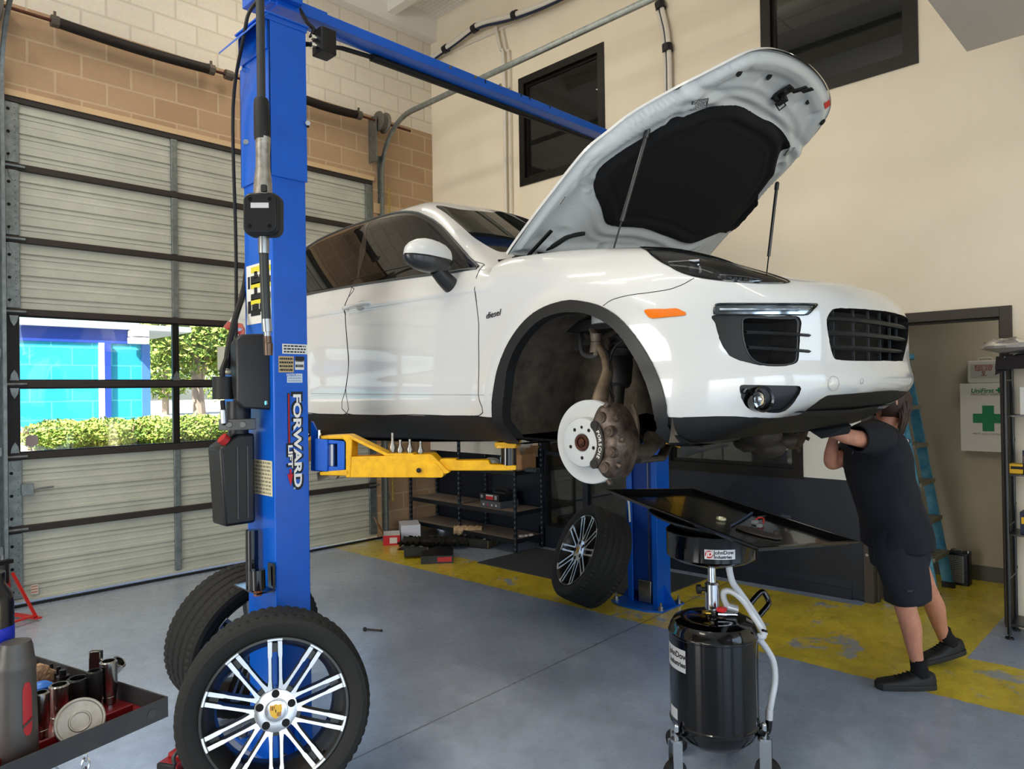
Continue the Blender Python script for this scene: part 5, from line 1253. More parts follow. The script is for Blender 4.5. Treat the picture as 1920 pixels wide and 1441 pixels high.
# doorway to the passage
mb=MB();y0,y1=D2[0],D2[1];zt=D2[3];f=.075
mb.span((XB-.02,y0,-.06),(XB+.21,y0+f,zt));mb.span((XB-.02,y1-f,-.06),(XB+.21,y1,zt));mb.span((XB-.02,y0+f,zt-f),(XB+.21,y1-f,zt))
mb.span((XB+.05,y0+f,-.06),(XB+.09,y0+f+.018,zt-f));mb.span((XB+.05,y1-f-.018,-.06),(XB+.09,y1-f,zt-f));mb.span((XB+.05,y0+f,zt-f-.018),(XB+.09,y1-f,zt-f))
d2o=struct(obj('door_2',mb,BROWNF,smooth=False,bevel=.003))
mb=MB();mb.cyl((XB-.03,y1-.03,.36),(XB-.02,y1-.03,.36),.012,n=10);obj('strike_plate',mb,STEEL,d2o)
XP=at(1860,1090,2,-.022).x if False else 7.47
mb=MB();mb.span((XB+.2,-.62,-.1),(XP-.005,-.52,2.75));struct(obj('wall_passage_right',mb,stucco('passage_plaster','b5ad9a','aca491'),smooth=False))
mb=MB();mb.span((XP,-.6,-.1),(XP+.1,2.16,2.75));struct(obj('wall_passage',mb,stucco('passage_plaster','b5ad9a','aca491'),smooth=False))
mb=MB();mb.span((XB+.21,2.14,-.1),(XP,2.16,2.75));struct(obj('wall_passage_left',mb,WHITEW,smooth=False))
mb=MB();mb.span((XP-.012,-.5,-.06),(XP,2.14,.11));struct(obj('baseboard_passage',mb,mat('grey_skirting','5b5a57',.6),smooth=False))
# white return beside the storefront
mb=MB();ya=B(1508,850).y;yb_=D2[1];mb.span((XB-.006,yb_,ZW),(XB+.01,yS,2.25));struct(obj('trim_22',mb,WHITEW,smooth=False))
mb=MB();mb.span((XB-.10,5.75,ZW),(XB,7.53,2.2));struct(obj('trim_23',mb,WHITEW,smooth=False))
# boxed soffit top right
cn=depth(1813,97,4.1);mb=MB();mb.span((2.3,-6.0,cn.z),(cn.x,cn.y,HC));struct(obj('ceiling_soffit',mb,stucco('soffit_plaster','cfc6bb','c9c0b5'),smooth=False))
# walls behind the camera
mb=MB();mb.span((XL-.2,YR,-.3),(XL,YA,HC));struct(obj('wall_left',mb,mat('shop_wall','8f8a80',.9),smooth=False))
mb=MB();mb.span((XL,YR-.2,4.3),(XB+2,YR,HC))
for a,b in((XL,-8.2),(-4.4,-3.4),(.4,1.4),(5.4,XB+2)): mb.span((a,YR-.2,-.3),(b,YR,4.3))
struct(obj('wall_front',mb,mat('shop_wall','8f8a80',.9),smooth=False))
# ---- sectional bay door
SEC=[at(43.3,y,1,YA).z for y in (314.8,449.7,585,720,855.2)]
DB=fz(YA)+.045;sh=SEC[3]-SEC[4];ED=[DB,(DB+SEC[4])/2,SEC[4],SEC[3],SEC[2],SEC[1],SEC[0],DZ-.02]
DRM=mat('door_steel','b9baad',.42,metal=.1,col2='adaea2',noise_scale=3);DRD=mat('door_dark_joint','2a2320',.6)
def bay_door(x0,x1,name,detail=True):
    yd=YA+.02;root=MB();STL=(x0+.0,x0+.115);xm=x0+.98*1.0;mull=[x0+1.045,x0+1.70] if False else None
    xs=[x0,at(334,600,1,YA).x-DX0+x0 if detail else x0+1.3]
    st=[x0+.05]+[x0+(at(px,400,1,YA).x-DX0) for px in (327,)]+[x0+(x1-x0)*.66,x1-.05]
    mb=MB()
    for i in range(7):
        z0,z1=ED[i],ED[i+1]
        if i in(2,3):continue
        # ribbed steel section: profile in (y,z)
        prof=[];h=z1-z0;base=yd
        pts=[(0,.0),(.02,0),(.02,.012)]
        prof=[(base-.018,z0),(base-.018,z0+.025),(base,z0+.03)]
        for r in range(3):
            c=z0+h*(.20+.30*r)
            for dz,dy in((-.045,0),(-.040,-.006),(-.012,-.006),(-.006,.008),(.006,.008),(.012,-.006),(.040,-.006),(.045,0)): prof.append((base+dy,c+dz*.9))
            if r<2: prof+=[(base,c+h*.13),(base-.003,c+h*.14),(base-.003,c+h*.16),(base,c+h*.17)]
        prof+=[(base,z1-.03),(base-.018,z1-.025),(base-.018,z1)]
        mb.grid([[(x,y,z) for y,z in prof] for x in(x0,x1)])
    main=obj(name,mb,DRM,sharp=25);struct(main);main['label']='sectional steel bay door with two rows of windows'
    mb=MB()
    for i,z in enumerate(ED[1:-1]): mb.span((x0,yd-.035,z-.030),(x1,yd+.01,z+.030))
    mb.span((x0,yd-.03,DZ-.05),(x1,yd+.01,DZ+.02));obj('section_joint',mb,DRD,main,smooth=False,bevel=.006)
    mb=MB()
    for i in range(7):
        if i in(2,3):continue
        for k,x in enumerate(st):
            w=.052 if k in(0,len(st)-1) else .030
            mb.span((x-w,yd-.030,ED[i]+.034),(x+w,yd-.002,ED[i+1]-.034))
    obj('stile',mb,GALV,main,smooth=False,bevel=.004)
    # glazed sections
    mb=MB();G=[]
    for i in(2,3):
        z0,z1=ED[i]+.02,ED[i+1]-.02
        bars=[x0,x0+.115]
        cuts=[x0+.09]+[x for x in st[1:-1]]+[x1-.09]
        mb.span((x0,yd-.02,z0),(x0+.095,yd+.02,z1));mb.span((x1-.095,yd-.02,z0),(x1,yd+.02,z1))
        for x in st[1:-1]: mb.span((x-.032,yd-.02,z0),(x+.032,yd+.02,z1))
        mb.span((x0,yd-.018,z0),(x1,yd+.018,z0+.022));mb.span((x0,yd-.018,z1-.022),(x1,yd+.018,z1))
        xs=[x0+.095]+[v for x in st[1:-1] for v in(x-.032,x+.032)]+[x1-.095]
        for a,b in zip(xs[::2],xs[1::2]): G.append((a,b,z0+.02,z1-.02))
    fr=obj('glazing_frame',mb,DKF,main,smooth=False,bevel=.003)
    for a,b,z0,z1 in G:
        mb=MB();mb.span((a,yd-.002,z0),(b,yd+.002,z1));obj('window_pane',mb,PANE,fr,smooth=False)
    mb=MB()
    for k,x in enumerate(st):
        for i,z in enumerate(ED[1:-1]):
            for s_ in(1,-1):
                if k in(0,len(st)-1) or abs(z-SEC[3])<.01 and s_>0: mb.prism([(-.034,0),(.034,0),(.024,.055),(0,.095),(-.024,.055)],.006,Matrix(((1,0,0,x),(0,0,1,yd-.038),(0,s_,0,z+s_*.034),(0,0,0,1))))
            if k in(0,len(st)-1): mb.cyl((x-.06,yd-.045,z),(x+.09,yd-.045,z),.012,n=10)
    obj('hinge',mb,GALV,main,smooth=False)
    return main,yd,st
door,yd,st=bay_door(DX0,DX1,'door_1')
bay_door(-3.1,.35,'door_4',False);bay_door(-8.2,-4.6,'door_5',False)
mb=MB()
for i in(0,1,4,5,6):
    for k in range(3): mb.cyl((st[0]-.028,yd-.0335,ED[i]+.10+.20*k),(st[0]-.028,yd-.031,ED[i]+.10+.20*k),.014,n=12)
    for k in range(9): mb.cyl((st[0]+.02,yd-.0325,ED[i]+.08+.055*k),(st[0]+.02,yd-.031,ED[i]+.08+.055*k),.004,n=6)
obj('stile_hole',mb,GAP,door)
mb=MB();c=at(51,917,1,yd-.05);mb.span((c.x-.045,yd-.08,c.z-.05),(c.x+.045,yd-.03,c.z+.05));mb.tube([(c.x+.04,yd-.06,c.z),(c.x+.20,yd-.06,c.z+.005)],.010,8);obj('slide_bolt',mb,GALV,door,bevel=.003)
mb=MB();label_plate(mb,basis(at(65,1104,1,yd-.02),Vector((1,0,0)),Vector((0,0,1))),.055,.085,3);obj('door_label',mb,[mat('label_pink','cfc3b8',.6),mat('label_rust','a9664a',.6)],door,smooth=False)
mb=MB();p=at(60,827,1,yd-.012);M=basis(p,Vector((1,0,0)),Vector((0,0,1)));mb.prism([(-.045,-.03),(0,-.05),(.045,-.03),(.045,.04),(.03,.055),(-.03,.055),(-.045,.04)],.002,M);obj('pane_sticker',mb,mat('sticker_taupe','8d7f80',.6),door,smooth=False)
mb=MB();mb.span((DX0-.1,YA-.005,DB-.05),(DX1+.1,YA+.02,DB-.02));obj('bottom_seal',mb,RUB,door)
# header trim over the door
mb=MB();mb.span((DX0-.05,YA-.02,DZ),(DX1+.02,YA+.05,DZ+.055));struct(obj('trim_24',mb,mat('tan_trim','c6a983',.7),smooth=False))
mb=MB();mb.span((DX1+.02,YA-.012,DZ-.40),(DX1+.55,YA,DZ-.27));struct(obj('trim_25',mb,mat('tan_trim','c6a983',.7),smooth=False))
# tracks, drums, springs
def track(x,sg):
    t=thing('door_track','galvanised lift track at the %s jamb of the bay door'%('left' if sg<0 else 'right'),'track',(x,YA-.09,fz(YA)))
    z0=fz(YA);ztop=DZ+.08
    mb=MB();P=[(0,0,.03),(0,0,ztop-z0)]
    zh=at(1000,103,0,5.27).z;R=zh-ztop;arc=[(0,-R+R*math.cos(a),ztop-z0+R*math.sin(a)) for a in np.linspace(0,PI/2,10)]
    path=[(0,0,.03)]+arc+[(0,-6.5,ztop-z0+R)]
    # C profile swept
    A=[]
    for i,p in enumerate(path):
        q=Vector(path[min(i+1,len(path)-1)])-Vector(path[max(i-1,0)]);q.normalize();nrm=Vector((0,q.z,-q.y))
        A.append([Vector(p)+Vector((sg*u,0,0))+nrm*v for u,v in((.0,.028),(-.028,.028),(-.030,.024),(-.030,-.024),(-.028,-.028),(.0,-.028))])
    mb.grid([[tuple(p) for p in r] for r in A]);obj('rail',mb,GALV,t,sharp=40)
    mb=MB();mb.span((sg*.02,.085,.0),(sg*.028,.03,DZ+.45));mb.span((sg*-.02,.082,.0),(sg*.07,.09,DZ+.45));obj('jamb_angle',mb,GALV,t,smooth=False)
    mb=MB()
    for k in range(5): mb.span((sg*.01,-.01,.5+.85*k),(sg*.03,.08,.57+.85*k))
    obj('track_bracket',mb,GALV,t,smooth=False);return t
track(DX0-.05,-1);track(DX1+.10,1)
zsft=at(40,21,1,YA-.15).z
sh_=thing('torsion_shaft','rusty torsion shaft carrying springs above the bay door','shaft',(3.2,YA-.15,zsft))
mb=MB();mb.cyl((DX0-3.2-.25,0,0),(DX1-3.2+.5,0,0),.0145,n=12);obj('shaft',mb,mat('rust_shaft','5d3320',.7,metal=.3,col2='41251a',noise_scale=20),sh_)
SPR=mat('spring_black','191412',.65,col2='2b211b',noise_scale=30,bump=.0)
def spring(xa,xb):
    mb=MB();n=int((xb-xa)/.0095);path=[];r=.046
    A=[];seg=14
    for i in range(n*2+1):
        x=xa+(xb-xa)*i/(n*2);rr=r+(.0035 if i%2 else -.0035);sag=-.02*math.sin(PI*i/(n*2));A.append([(x-3.2,rr*math.cos(2*PI*k/seg),sag+rr*math.sin(2*PI*k/seg)) for k in range(seg+1)])
    mb.grid(A);obj('torsion_spring',mb,SPR,sh_,sharp=180)
    for x in(xa,xb):
        mb=MB();mb.cyl((x-3.2-.03,0,0),(x-3.2+.03,0,0),.056,n=8);mb.box((x-3.2,0,.02),(.02,.02,.14));obj('winding_cone',mb,mat('cone_grey','5b544c',.6,metal=.4),sh_)
xsp=[at(px,py,1,YA-.10).x for px,py in((100,37),(392,125),(545,170),(668,208))]
spring(xsp[0],xsp[1]);spring(xsp[2],xsp[3])
x=at(425,136,1,YA-.10).x;mb=MB();mb.cyl((x-3.2-.04,0,0),(x-3.2+.04,0,0),.05,n=10);obj('coupling',mb,mat('cone_grey','5b544c',.6,metal=.4),sh_)
for xd in(DX0-.10,DX1+.05):
    mb=MB();mb.lathe([(.02,-.06),(.12,-.06),(.125,-.05),(.10,-.045),(.10,.03),(.13,.045),(.13,.055),(.02,.055)],28,T(xd-3.2,0,0)@RY(90));dm=obj('cable_drum',mb,mat('drum_grey','6f6a63',.5,metal=.5),sh_)
    mb=MB();mb.span((xd-3.2-.10,-.02,-.5),(xd-3.2-.085,.145,.06));obj('bearing_plate',mb,GALV,sh_,smooth=False)
# conduits and pipes
def wpipe(name,pts,r,m,label,cat='pipe',group=None):
    mb=MB();mb.tube(pts,r,10);o=obj(name,mb,m);tag(o,label,cat,group);return o
WP=mat('white_pipe','d8d2c6',.45)
px_=XB-.035
def Bp(px,py,o=.05): return at(px,py,0,XB-o)
a=Bp(949,420);b=Bp(947,130)
mb=MB();mb.tube(cr([(a.x,a.y,1.9),(a.x,a.y,2.6),(a.x,a.y,4.2),(a.x,a.y,Bp(946,118).z),(a.x,Bp(938,90).y,Bp(938,90).z),(a.x,Bp(927,48).y,Bp(927,48).z+.05)],6),.020,10);tag(obj('conduit_pipe',mb,WP),'white vertical conduit beside the square upper window','pipe')
mb=MB();mb.tube(cr([(a.x,a.y-.085,1.9),(a.x,a.y-.085,4.0),(a.x,a.y-.085,Bp(955,116).z),(a.x,Bp(949,95).y,Bp(949,95).z),(a.x,Bp(941,55).y,Bp(941,55).z)],6),.012,10);tag(obj('conduit_pipe',mb,WP),'thin white vertical conduit right of the thicker one','pipe')
def bundle(name,label,P,rr,ties,M0=WP):
    t=thing(name,label,'pipe bundle',tuple(P[0]))
    o=Vector(P[0]);Q=[Vector(p)-o for p in P]
    for k,(dx,dz,r,m) in enumerate(rr):
        mb=MB();mb.tube(cr([p+Vector((0,dx,dz)) for p in Q],6),r,10);obj('tube',mb,m,t)
    for f in ties:
        L=len(Q)-1;i=min(int(f*L),L-1);c=Q[i].lerp(Q[i+1],f*L-i);d=(Q[i+1]-Q[i]).normalized();mb=MB();mb.cyl(c-d*.035,c+d*.035,.052,n=14);obj('tie_wrap',mb,mat('tape_black','15151a',.5),t)
    return t
bundle('insulated_pipes','white insulated lines with black wraps along the ceiling edge',[Bp(812,108,.10),Bp(852,80,.11),Bp(900,46,.12),Bp(960,30,.12),Bp(1020,8,.12),Bp(1080,-20,.12)],((.0,.0,.038,WP),(.05,-.03,.02,mat('wire_navy','1a2540',.5)),(.07,.02,.022,WP)),(.12,.36,.62))
bundle('insulated_pipes','pair of white insulated lines dropping to the open hood',[Bp(1228,-40,.055),Bp(1240,20,.055),Bp(1249,60,.055),Bp(1253,110,.055),Bp(1254,170,.055),Bp(1256,300,.055)],((.038,.0,.018,WP),(-.012,.0,.024,WP),(.016,-.01,.010,mat('wire_navy','1a2540',.5))),(.17,.52))
mb=MB();mb.tube([Bp(810,112,.013),Bp(925,62,.013),Bp(1060,-5,.013)],.012,8);tag(obj('conduit_pipe',mb,WP),'thin white conduit running along the top of the beige wall','pipe')
# ---- outside
GR=mat('asphalt_pale','b9b4ab',.9,col2='a8a39a',noise_scale=2);mb=MB();mb.grid([[(x,y,z) for y,z in((YA+.22,-.16),(8.6,-.1),(10.1,.98),(13.9,1.12),(60,1.3))] for x in(-40,40)]);mb.grid([[(x,y,-.6) for y in(YA+.22,60)] for x in(-40,40)]);struct(obj('ground',mb,GR,smooth=False))
TEAL=blockmat('teal_block','1aa6c4','1599b8','49bfd4',.62,.31,.014)
sh0=depth(50,640,14.5)
bl=thing('blue_building','turquoise block building across the lot seen through the door window','building',(0,20,-.2))
mb=MB();yb2=14.0;xr=at(278,700,1,yb2).x;zr=at(278,640,1,yb2).z
ztop=at(100,612,1,yb2).z;zband=at(100,640,1,yb2).z
mb.span((-14,0,0),(xr,1.8,zband+.2),T(0,yb2-20,0)@T(0,20-20+6-6,0));
mb.v=[(v[0],v[1],v[2]) for v in mb.v];obj('wall',mb,TEAL,bl,smooth=False)
mb=MB();mb.span((-14.0,yb2-20-.02,zband+.2),(xr+.0,yb2-20+1.9,ztop+.2));obj('fascia',mb,mat('fascia_blue','1c3f9c',.6),bl,smooth=False)
mb=MB();mb.span((-14.1,yb2-20-.10,ztop+.2),(xr+.75,yb2-20+2.0,ztop+.30));obj('roof_edge',mb,mat('roof_edge','9aa0a5',.6),bl,smooth=False)
xx2=at(201,740,1,yb2).x;mb=MB();mb.span((xx2-.05,yb2-20-.06,0),(xx2+.05,yb2-20,zband+.2));obj('downpipe',mb,mat('fascia_blue','1c3f9c',.6),bl,smooth=False)
mb=MB();xw=at(190,740,1,yb2).x;mb.span((xw-.04,yb2-20-.06,0),(xw+.04,yb2-20,zband+.2));obj('white_post',mb,DW,bl,smooth=False)
mb=MB();mb.span((xr-.12,yb2-20-.05,0),(xr+.02,yb2-20,zband+.2));obj('corner_strip',mb,mat('corner_blue','3f6fb8',.6),bl,smooth=False)
p=at(256,632,1,yb2);mb=MB();mb.span((p.x-.16,yb2-20-.25,p.z+.2+.0),(p.x+.14,yb2-20-.02,p.z+.2+.11));mb.span((p.x-.18,yb2-20-.25,p.z+.2-.13),(p.x+.14,yb2-20-.08,p.z+.2-.02));obj('flood_light',mb,PAPER,bl,bevel=.01)
mb=MB();mb.span((-14,yb2-20-.06,1.0),(xr+.02,yb2-20-.0,at(80,806,1,yb2).z+.2));obj('red_kerb',mb,mat('kerb_red','b5664f',.8),bl,smooth=False)
LEAF=[mat('leaf_a','7f9a35',.7,col2='5f8030',noise_scale=4),mat('leaf_b','a7ab55',.7,col2='86913c',noise_scale=4)]
def foliage(blobs,n,size,seed):
    rnd=random.Random(seed);mb=MB();tot=sum(b[3]*b[4]*b[5] for b in blobs)
    for (cx,cy,cz,rx,ry,rz) in blobs:
        m=int(n*rx*ry*rz/tot)
        for _ in range(m):
            while True:
                u=Vector((rnd.uniform(-1,1),rnd.uniform(-1,1),rnd.uniform(-1,1)))
                if .35<u.length<1:break
            c=Vector((cx+u.x*rx,cy+u.y*ry,cz+u.z*rz));a=Vector((rnd.gauss(0,1),rnd.gauss(0,1),rnd.gauss(0,1))).normalized();b=a.orthogonal().normalized();s=size*rnd.uniform(.6,1.3)
            mb.add([tuple(c-a*s),tuple(c+b*s*.5),tuple(c+a*s),tuple(c-b*s*.5)],[(0,1,2,3)],0 if rnd.random()<.6 else 1)
    return mb
hy=11.3
hl,hr=at(125,800,1,hy),at(425,820,1,hy);ztp=at(250,783,1,hy).z
hd=thing('hedge','clipped green hedge outside below the door window','hedge',((hl.x+hr.x)/2,hy,1.0))
w=(hr.x+.9-hl.x)/2
obj('foliage',foliage([(k*w*.9,0,(ztp-1.0)*.5,w*.30,.55,(ztp-1.0)*.56) for k in(-.85,-.45,0,.45,.85)],15000,.034,3),LEAF,hd,smooth=False)
mb=MB();rnd=random.Random(5)
for k in range(90):
    x=rnd.uniform(-w,w);mb.tube([(x,rnd.uniform(-.3,.2),0),(x+rnd.uniform(-.15,.15),rnd.uniform(-.4,.3),(ztp-1.0)*.8)],.012,5)
obj('stem',mb,mat('twig','7d6c58',.8),hd)
ty=17.0;tp=at(372,700,1,ty);tr=thing('tree','leafy green tree outside beyond the hedge','tree',(tp.x,ty,-.2))
zc_=at(372,660,1,ty).z+.2
obj('foliage',foliage([(0,0,zc_+.3,1.1,1.0,.85),(-.9,.2,zc_+.1,.8,.8,.6),(.9,0,zc_+.2,.9,.9,.8),(0,.3,zc_+1.1,1.0,.9,.8)],5200,.085,4),LEAF,tr,smooth=False)
mb=MB();mb.tube([(0,0,0),(.02,0,zc_*.5),(-.08,0,zc_*.95),(-.2,0,zc_+.4)],[.17,.14,.11,.06],10);mb.tube([(0,0,zc_*.7),(.3,0,zc_+.3)],[.08,.05],8);obj('trunk',mb,mat('bark','8a7b6d',.85),tr)
for k,(px,yy,s,lab) in enumerate(((310,22,.9,'small pale tree between the blue building and the big tree'),(425,26,1.3,'green tree at the right edge of the door window'))):
    p=at(px,720,1,yy);z=at(px,690,1,yy).z+.2;t2=thing('tree',lab,'tree',(p.x,yy,-.2));obj('foliage',foliage([(0,0,z,1.1*s,1,1.0*s),(.3,0,z+1.0,1.2*s,1,1.0*s)],2600,.10,8+k),LEAF,t2,smooth=False);mb=MB();mb.tube([(0,0,0),(0,0,z)],.10,8);obj('trunk',mb,mat('bark','8a7b6d',.85),t2)
# ---------------------------------------------------------------- wheels
TYRE=mat('tyre_rubber','141413',.72,bump=.18,bump_scale=120);RIMD=mat('rim_anthracite','3b3b3a',.35,metal=.6);SPK=mat('spoke_machined','cfd0d0',.24,metal=.95)
def make_wheel(name,label,group):
    R=.402;rr=.305
    t=thing(name,label,'wheel',group=group)
    ribs=[(-.128,0),(-.090,0),(-.083,-.008),(-.076,-.008),(-.069,0),(-.030,0),(-.023,-.008),(-.016,-.008),(-.009,0),(.030,0),(.037,-.008),(.044,-.008),(.051,0),(.086,0),(.093,-.006),(.099,-.006),(.104,0),(.128,-.004)]
    prof=[(rr-.012,-.120),(rr+.004,-.134),(rr+.03,-.146),(rr+.06,-.148),(R-.022,-.143)]+[(R-.0025-.16*z*z+dr*1.0,z) for z,dr in ribs]+[(R-.022,.143),(rr+.06,.148),(rr+.055,.1495),(rr+.03,.146),(rr+.004,.134),(rr-.012,.120)]
    K=len(prof)
    def jit(k,i):
        if k in(5,6):return -.006 if i%3==0 else 0
        if k in(K-8,K-7):return -.006 if (i+1)%3==0 else 0
        if k in(9,10,13,14) and (i+k)%4==0:return -.004
        return 0
    mb=MB();mb.lathe(prof,192,jit=jit);obj('tire',mb,TYRE,t,sharp=24)
    mb=MB();mb.lathe([(rr-.012,.122),(rr-.002,.132),(rr-.004,.136),(rr-.014,.136),(rr-.020,.126),(rr-.030,.110),(rr-.036,.05),(rr-.055,.02),(rr-.06,-.06),(rr-.03,-.11),(rr-.004,-.134),(rr-.012,-.122)],96);rim=obj('rim',mb,RIMD,t,sharp=40)
    # machined lip segments
    mb=MB()
    for k in range(10):
        a0=math.radians(36*k+12);a1=math.radians(36*k+24+0)
        A=[]
        for j in range(9):
            a=a0+(a1-a0)*j/8;A.append([(r*math.cos(a),r*math.sin(a),z) for r,z in((rr-.006,.1345),(rr-.008,.1372),(rr-.016,.1366),(rr-.020,.130))])
        mb.grid(A)
    loose(obj('rim_lip',mb,SPK,rim))
    for k in range(10):
        mb=MB();M=RZ(90+36*k)
        for s in(1,-1):
            # narrow at the hub, a step half way, wider at the rim; face on top, dark flanks
            p=[(.070,s*.010),(.10,s*.014),(.13,s*.0155),(.215,s*.0155),(.225,s*.0125),(rr-.016,s*.0115),(rr-.016,s*.0295),(.225,s*.0295),(.205,s*.0275),(.13,s*.0275),(.105,s*.030),(.085,s*.036),(.070,s*.03)]
            if s<0:p=p[::-1]
            n=len(p);vs=[(x,y,.108+.10*(x-.07)+(.004 if x<.1 else 0)) for x,y in p]+[(x,y+(-.003*s if abs(y)<.02 else .002*s),.062+.12*(x-.07)) for x,y in p]
            o=len(mb.v);mb.add(vs,[tuple(range(n))],0,M);mb.add([],[],0)
            mb.f+=[(o+i,o+n+i,o+n+(i+1)%n,o+(i+1)%n) for i in range(n)];mb.m+=[1]*n
        # bridge between the two bars
        mb.box((.262,0,.095),(.05,.026,.02),M,1)
        if k%2: mb.box((.088,0,.085),(.035,.030,.03),M,1)
        obj('spoke',mb,[SPK,RIMD],t,sharp=30)
    mb=MB();mb.lathe([(.0,.1165),(.048,.1165),(.05,.115),(.052,.1150),(.082,.1145),(.088,.112),(.09,.09),(.085,.02),(.0,.02)],60);hub=obj('hub_face',mb,SPK,t,sharp=30)
    mb=MB()
    for k in range(5):
        a=math.radians(90+72*k);c=(.068*math.cos(a),.068*math.sin(a))
        mb.cyl((c[0],c[1],.1152),(c[0],c[1],.1158),.0165,n=18)
    loose(obj('lug_hole',mb,GAP,hub))
    mb=MB();mb.lathe([(.0,.1215),(.040,.1210),(.045,.119),(.046,.116)],40);cap=obj('center_cap',mb,mat('cap_silver','cfd0d2',.2,metal=.9),t)
    # shield emblem
    sh=[(-.024,.026),(-.010,.024),(0,.028),(.010,.024),(.024,.026),(.026,.008),(.022,-.012),(.012,-.024),(0,-.031),(-.012,-.024),(-.022,-.012),(-.026,.008)]
    mb=MB();mb.prism(sh,.0012,T(0,0,.1208));em=obj('emblem',mb,mat('emblem_gold','c49a3a',.3,metal=.7),cap)
    mb=MB()
    for qx,qy,mi in((-1,1,0),(1,-1,0)):
        for j in range(3): mb.box((qx*(.006+.0065*j),qy*.012-(.002 if qy<0 else 0),.1224),(.0034,.017,.0006),mi=j%2)
    obj('emblem_bars',mb,[mat('emblem_red','8e1f24',.4),INK],em,smooth=False)
    mb=MB();mb.prism([(-.007,.008),(0,.010),(.007,.008),(.006,-.005),(0,-.010),(-.006,-.005)],.0006,T(0,0,.1222));mb.box((0,.0,.1231),(.004,.011,.0004),mi=1);obj('emblem_centre',mb,[mat('emblem_gold','c49a3a',.3,metal=.7),INK],em,smooth=False)
    mb=MB();mb.cyl((.20,-.20,.10),(.187,-.187,.125),.004,n=8);obj('valve_stem',mb,BLK,t)
    return t
def wheel_at(o,c,n,up,spin=0):
    n=Vector(n).normalized();up=Vector(up);y=(up-n*up.dot(n)).normalized();x=y.cross(n)
    M=Matrix(((x.x,y.x,n.x,c[0]),(x.y,y.y,n.y,c[1]),(x.z,y.z,n.z,c[2]),(0,0,0,1)));o.matrix_world=M@RZ(spin)
WR=.402
w1=make_wheel('mounted_tire','front wheel with silver ten-pair spokes facing out at foot of near column','wheels off the car')
c=depth(517,1325,3.04);vw=Vector(ray(517,1325)).normalized();n=-vw;n.z=.13
n=n.normalized();c.z=fz(c.y)+WR*math.sqrt(max(0,1-n.z**2))+.05*abs(n.z)+.13*n.z+.012
wheel_at(w1,c-n*.10,n,(0,0,1))
w2=dup(w1,label='wheel showing its tread behind the near column and the silver wheel');
c=depth(462,1283,4.0);vv=Vector(ray(462,1283)).normalized();right=Vector(R_)
n=(-vv*.80+right*.56);n.z=0;n=n.normalized()+Vector((0,0,-.16));n.normalize();c.z=fz(c.y)+WR*math.sqrt(1-n.z**2)+.14*abs(n.z)+.008
wheel_at(w2,c,n,(0,0,1),12)
w3=dup(w1,label='wheel leaning against the far blue column, tread facing the camera')
fl=onfloor(1097,1139);vv=Vector(ray(1100,1040)).normalized();n=(-Vector(R_)*.90-vv*.30).normalized();n=(n+Vector((0,0,.40))).normalized()
dn=Vector((n.x,n.y,0)).normalized();up=(Vector((0,0,1))-n*n.z).normalized()
low=fl.copy();low.z=fz(fl.y)+.004
c=low+up*WR+n*.135*1.0
wheel_at(w3,c+Vector((.0,.0,.0)),n,(0,0,1),25)
# ---------------------------------------------------------------- waste-oil drainer on casters
TB=mat('tank_gloss_black','020203',.12,coat=.35,coatr=.02,spec=.4);TBS=mat('pan_black','0a0a0b',.28,coat=.3)
OD=3.27;oc=depth(1338,1270,OD);ox,oy=oc.x,oc.y;of=fz(oy)
dr=thing('oil_drainer','glossy black wheeled oil drainer with a round bowl on a chrome post','oil drainer',(ox,oy,of))
def zpx(y): return depth(1338,y,OD).z-of
side=Vector(R_);side.z=0;side.normalize();fwd=Vector((-side.y,side.x,0))   # fwd: away from the camera
if fwd.dot(Vector(F_))<0:fwd=-fwd
mb=MB();r=.197
mb.lathe([(.0,zpx(1388)),(.09,zpx(1387)),(.15,zpx(1380)),(.184,zpx(1366)),(r-.003,zpx(1352)),(r,zpx(1348)),(r+.0035,zpx(1346)),(r+.0035,zpx(1343)),(r,zpx(1341)),(r,zpx(1186)),(r+.0035,zpx(1184)),(r+.0035,zpx(1181)),(r,zpx(1179)),(r-.004,zpx(1172)),(r-.02,zpx(1161)),(r-.05,zpx(1155)),(r-.07,zpx(1156)),(r-.085,zpx(1154)),(.05,zpx(1150)),(0,zpx(1149))],64)
obj('tank',mb,TB,dr,sharp=30)
mb=MB();mb.cyl((0,0,zpx(1152)),(0,0,zpx(1094)),.033,n=28);mb.lathe([(.033,zpx(1094)),(.028,zpx(1091)),(.018,zpx(1090))],28);obj('post_collar',mb,mat('collar_alu','c9ccce',.16,metal=1),dr)
mb=MB();mb.cyl((0,0,zpx(1092)),(0,0,zpx(1064)),.0185,n=20);mb.cyl((0,0,zpx(1070)),(0,0,zpx(1050)),.014,n=20);obj('post_tube',mb,CHR,dr)
mb=MB();a=-side*.03+Vector((0,0,zpx(1104)));b=-side*.052+Vector((0,0,zpx(1104)));mb.cyl(a,b,.009,n=10);mb.cyl(b,b-side*.018,.022,n=8);kn=obj('post_knob',mb,BLK,dr)
